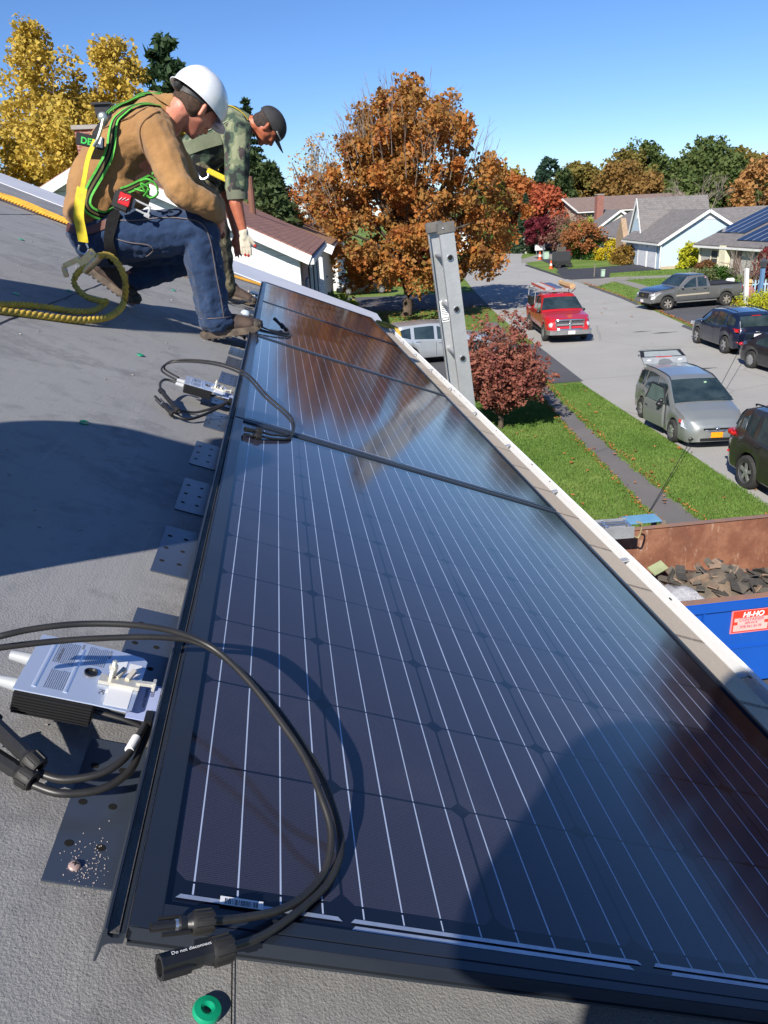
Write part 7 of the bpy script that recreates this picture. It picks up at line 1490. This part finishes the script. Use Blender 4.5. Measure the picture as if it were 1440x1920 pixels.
pan = MB(); ribbon('grey_side_panel', [(-.60, 5.80, 5.91), (-.50, 5.78, 5.93), (-.40, 5.77, 5.955), (-.31, 5.76, 5.97)], .085, [cloth_mat('sage_panel', sr(112, 118, 96), sr(92, 98, 78))], m2, bs_, .003)
ribbon('yellow_strap', [(-.38, 5.90, 6.13), (-.27, 5.86, 6.17), (-.19, 5.84, 6.13), (-.135, 5.83, 6.07)], .024, [yW], m2, bs_, .006); 
tr_ = hulls('trousers', [[(V3(-.52, 5.97, 5.80), (.14, .165, .11)), (V3(-.49, 5.97, 5.72), (.13, .165, .09))], cap(V3(-.50, 5.87, 5.74), V3(-.42, 5.9, 5.37), .112, .086), cap(V3(-.42, 5.9, 5.37), V3(-.415, 5.93, 5.0), .084, .072), cap(V3(-.54, 6.08, 5.75), V3(-.53, 6.28, 5.4), .11, .084), cap(V3(-.53, 6.28, 5.4), V3(-.70, 6.46, 5.14), .082, .068)], camoP, m2, .009, 2, .026, dscale=.07)
b = MB(); ribbon('tool_belt', [(-.62, 5.84, 5.86), (-.53, 5.80, 5.79), (-.44, 5.80, 5.74), (-.38, 5.83, 5.72)], .06, [bW], m2, bvh(tr_), .012)
b = MB(); b.bar((-.43, 5.72, 5.775), (-.29, 5.70, 5.70), .02, .035); b.build('strap_end', yW, m2, bevel=.004)
b = MB(); b.tube(crv([(-.50, 5.74, 5.76), (-.47, 5.72, 5.72), (-.43, 5.72, 5.735), (-.43, 5.73, 5.765)]), .008, 8); b.build('snap_hook', silver, m2, smooth=True)
hulls('glove', [[(p, r_+.0035 if isinstance(r_, float) else r_) for p, r_ in pc] for pc in hand(V3(-.230, 5.65, 5.36), V3(.02, 0, -1), V3(1, -.1, 0), .2, .86)]+[cap(V3(-.232, 5.65, 5.375), V3(-.23, 5.65, 5.34), .034, .028)], mat('white_glove', sr(214, 206, 186), .85, col2=sr(190, 180, 160), vs=30, bump=.4, bs=200, bd=.002), m2, .004, 1)
hd = hand(V3(-.230, 5.65, 5.36), V3(.02, 0, -1), V3(1, -.1, 0), .2, .86)
for i, pc in enumerate((hd[4], hd[6], hd[-1])): 
    (a, ra), (c_, rc) = pc; hulls('red_fingertip', [[(a.lerp(c_, .55), rc+.0042), (c_, rc+.0042)]], mat('red_dip', sr(190, 60, 50), .6), m2, .003, 1)
hulls('hair', [[(P2(-.028, 0, .03), .083), (P2(.0, 0, .04), .080)], [(P2(-.045, 0, -.02), .064)]], hairB, m2, .006, 2)
capm = mat('black_cap', (.018, .018, .02), .8, col2=(.03, .03, .032), vs=20, bump=.3, bs=300, bd=.002)
cp = dome('cap', P2(.0, 0, .045), f2+u2.normalized()*.05, u2, .118, .100, .095, capm, m2, phi=92, ridge=0, brim=.0, visor=0)
b = MB(); R2 = f2.cross(u2.normalized()); rows = []
for i in range(5):
    row = []
    for k in range(11):
        a = (k/10-.5)*2.1; t_ = i/4; base_ = P2(.112*math.cos(a), .096*math.sin(a), .040); tipv = P2(.112*math.cos(a)+.085*math.cos(a*.75), .075*math.sin(a)*1.02, .028-.012*abs(math.sin(a))); row.append(base_.lerp(tipv, t_))
    rows.append(row)
vv = [p for r_ in rows for p in r_]; vv2 = [p-u2.normalized()*.004 for p in vv]; nn = len(vv); F = []
for i in range(4):
    for k in range(10):
        q = (i*11+k, i*11+k+1, (i+1)*11+k+1, (i+1)*11+k); F += [q, tuple(x+nn for x in q[::-1])]
for k in range(10): F.append((44+k, 44+k+1, nn+44+k+1, nn+44+k))
b.add(vv+vv2, F); b.build('bill', capm, cp, smooth=True)
b = MB(); b.tube([P2(.118*math.cos(a), .102*math.sin(a), .047) for a in [(k/12-.5)*2.4 for k in range(13)]], .007, 6, flat=.4); b.build('white_band', white, cp, smooth=True)
b = MB(); b.tube([P2(.095, -.03, .0), P2(.098, -.055, .004), P2(.03, -.085, .012)], .003, 6); b.ell(P2(.102, -.032, -.004), (.008, .016, .013)); b.build('safety_glasses', mat('clear_glasses', (.6, .65, .68), .1), m2, smooth=True)
boot(m2, V3(-.485, 5.95, 4.945), V3(-.215, 5.93, 4.855), V3(.37, 0, .93)); boot(m2, V3(-.78, 6.48, 5.065), V3(-.51, 6.46, 4.965), V3(.37, 0, .93)); settle(m2)

# ---- the people just outside the frame whose shadows fall on the roof and panels
def RQ(q, r, h): return RP(.745*q+.667*r, -.667*q+.745*r, h)
def bystander(label, q, r, h, seed, squat=False, qq=.0, lean=0.):
    base = RQ(q, r, 0); t = thing('person', label, 'person', base); top = h
    up = V3(0, 0, 1); sd = V3(.83, -.56, 0); P = lambda a, z, d_=0.: base+sd*a+up*z+V3(.56, .83, 0)*d_
    k = h/1.75
    if squat:
        hp_, PP = head(P(lean, h-.12), V3(.5, .7, -.5), V3(.4, .5, .75)); body = hp_+[[(P(lean*.8, h-.24), .06), (P(lean, h-.15), .055)], [(P(0, .28), .15), (P(lean*.6, h-.42), .16)], [(P(lean*.6, h-.42), .16), (P(-.18+lean, h-.34), .07), (P(.18+lean, h-.34), .07)]]
        body += [cap(P(-.2+lean, h-.34), P(-.22, h-.56, .12), .055, .045), cap(P(-.22, h-.56, .12), P(-.05, h-.45, .24), .045, .03), cap(P(.2+lean, h-.34), P(.22, h-.56, .12), .055, .045), cap(P(.22, h-.56, .12), P(.05, h-.45, .24), .045, .03), cap(P(-.1, .26), P(-.2, .32, .3), .09, .07), cap(P(-.2, .32, .3), P(-.15, .02, .3), .06, .04), cap(P(.1, .26), P(.2, .32, .3), .09, .07), cap(P(.2, .32, .3), P(.15, .02, .3), .06, .04)]
        body += hand(P(-.05, h-.45, .24), V3(.3, .5, .5), V3(1, 0, 0)); body += hand(P(.05, h-.45, .24), V3(.1, .6, .5), V3(-1, 0, 0))
        hulls('body', body, skinA, t, .014, 2)
        hulls('jacket', [[(P(0, .28), .18), (P(lean*.6, h-.42), .185)], [(P(lean*.6, h-.42), .185), (P(-.19+lean, h-.33), .10), (P(.19+lean, h-.33), .10)], cap(P(-.2+lean, h-.34), P(-.22, h-.56, .12), .085, .07), cap(P(.2+lean, h-.34), P(.22, h-.56, .12), .085, .07)], duck, t, .016, 2)
        hulls('trousers', [[(P(0, .24), .17)], cap(P(-.1, .26), P(-.2, .32, .3), .12, .09), cap(P(-.2, .32, .3), P(-.15, .06, .3), .085, .07), cap(P(.1, .26), P(.2, .32, .3), .12, .09), cap(P(.2, .32, .3), P(.15, .06, .3), .085, .07)], denim, t, .016, 2)
    else:
        hp_, PP = head(P(0, 1.62*k), V3(.6, .7, -.3), V3(.2, .2, 1)); body = hp_+[[(P(0, 1.45*k), .06), (P(0, 1.56*k), .055)], [(P(0, .95*k), .13), (P(0, 1.32*k), .15)], [(P(0, 1.32*k), .14), (P(-.19, 1.41*k), .06), (P(.19, 1.41*k), .06)], cap(P(-.21, 1.40*k), P(-.26, 1.12*k), .05, .042), cap(P(-.26, 1.12*k), P(-.2, .92*k, .15), .042, .03), cap(P(.21, 1.40*k), P(.26, 1.12*k), .05, .042), cap(P(.26, 1.12*k), P(.2, .92*k, .15), .042, .03), cap(P(-.1, .9*k), P(-.12, .48*k), .085, .06), cap(P(-.12, .48*k), P(-.13, .05), .055, .035), cap(P(.1, .9*k), P(.12, .48*k), .085, .06), cap(P(.12, .48*k), P(.13, .05), .055, .035)]
        body += hand(P(-.2, .92*k, .15), V3(.1, .2, -1), V3(1, 0, 0)); body += hand(P(.2, .92*k, .15), V3(.1, .2, -1), V3(-1, 0, 0))
        hulls('body', body, skinA, t, .014, 2)
        hulls('jacket', [[(P(0, .88*k), .17), (P(0, 1.3*k), .185)], [(P(0, 1.3*k), .17), (P(-.2, 1.4*k), .09), (P(.2, 1.4*k), .09)], cap(P(-.21, 1.40*k), P(-.26, 1.12*k), .08, .07), cap(P(-.26, 1.12*k), P(-.21, .95*k, .13), .065, .05), cap(P(.21, 1.40*k), P(.26, 1.12*k), .08, .07), cap(P(.26, 1.12*k), P(.21, .95*k, .13), .065, .05)], duck, t, .016, 2)
        hulls('trousers', [[(P(0, .86*k), .16)], cap(P(-.1, .85*k), P(-.12, .48*k), .115, .09), cap(P(-.12, .48*k), P(-.13, .08), .085, .075), cap(P(.1, .85*k), P(.12, .48*k), .115, .09), cap(P(.12, .48*k), P(.13, .08), .085, .075)], denim, t, .016, 2)
    settle(t); return t
bystander('photographer squatting right behind the camera, seen only as a shadow on the panels', .37, -.38, 1.26, 1, True, lean=.02)
bystander('worker crouching just outside the left edge, seen only as the broad roof shadow', -1.11, -.08, 1.1, 2, True, lean=-.04)
bystander('worker standing outside the left edge, seen only as the long upper roof shadow', -2.72, -.05, 1.72, 3)
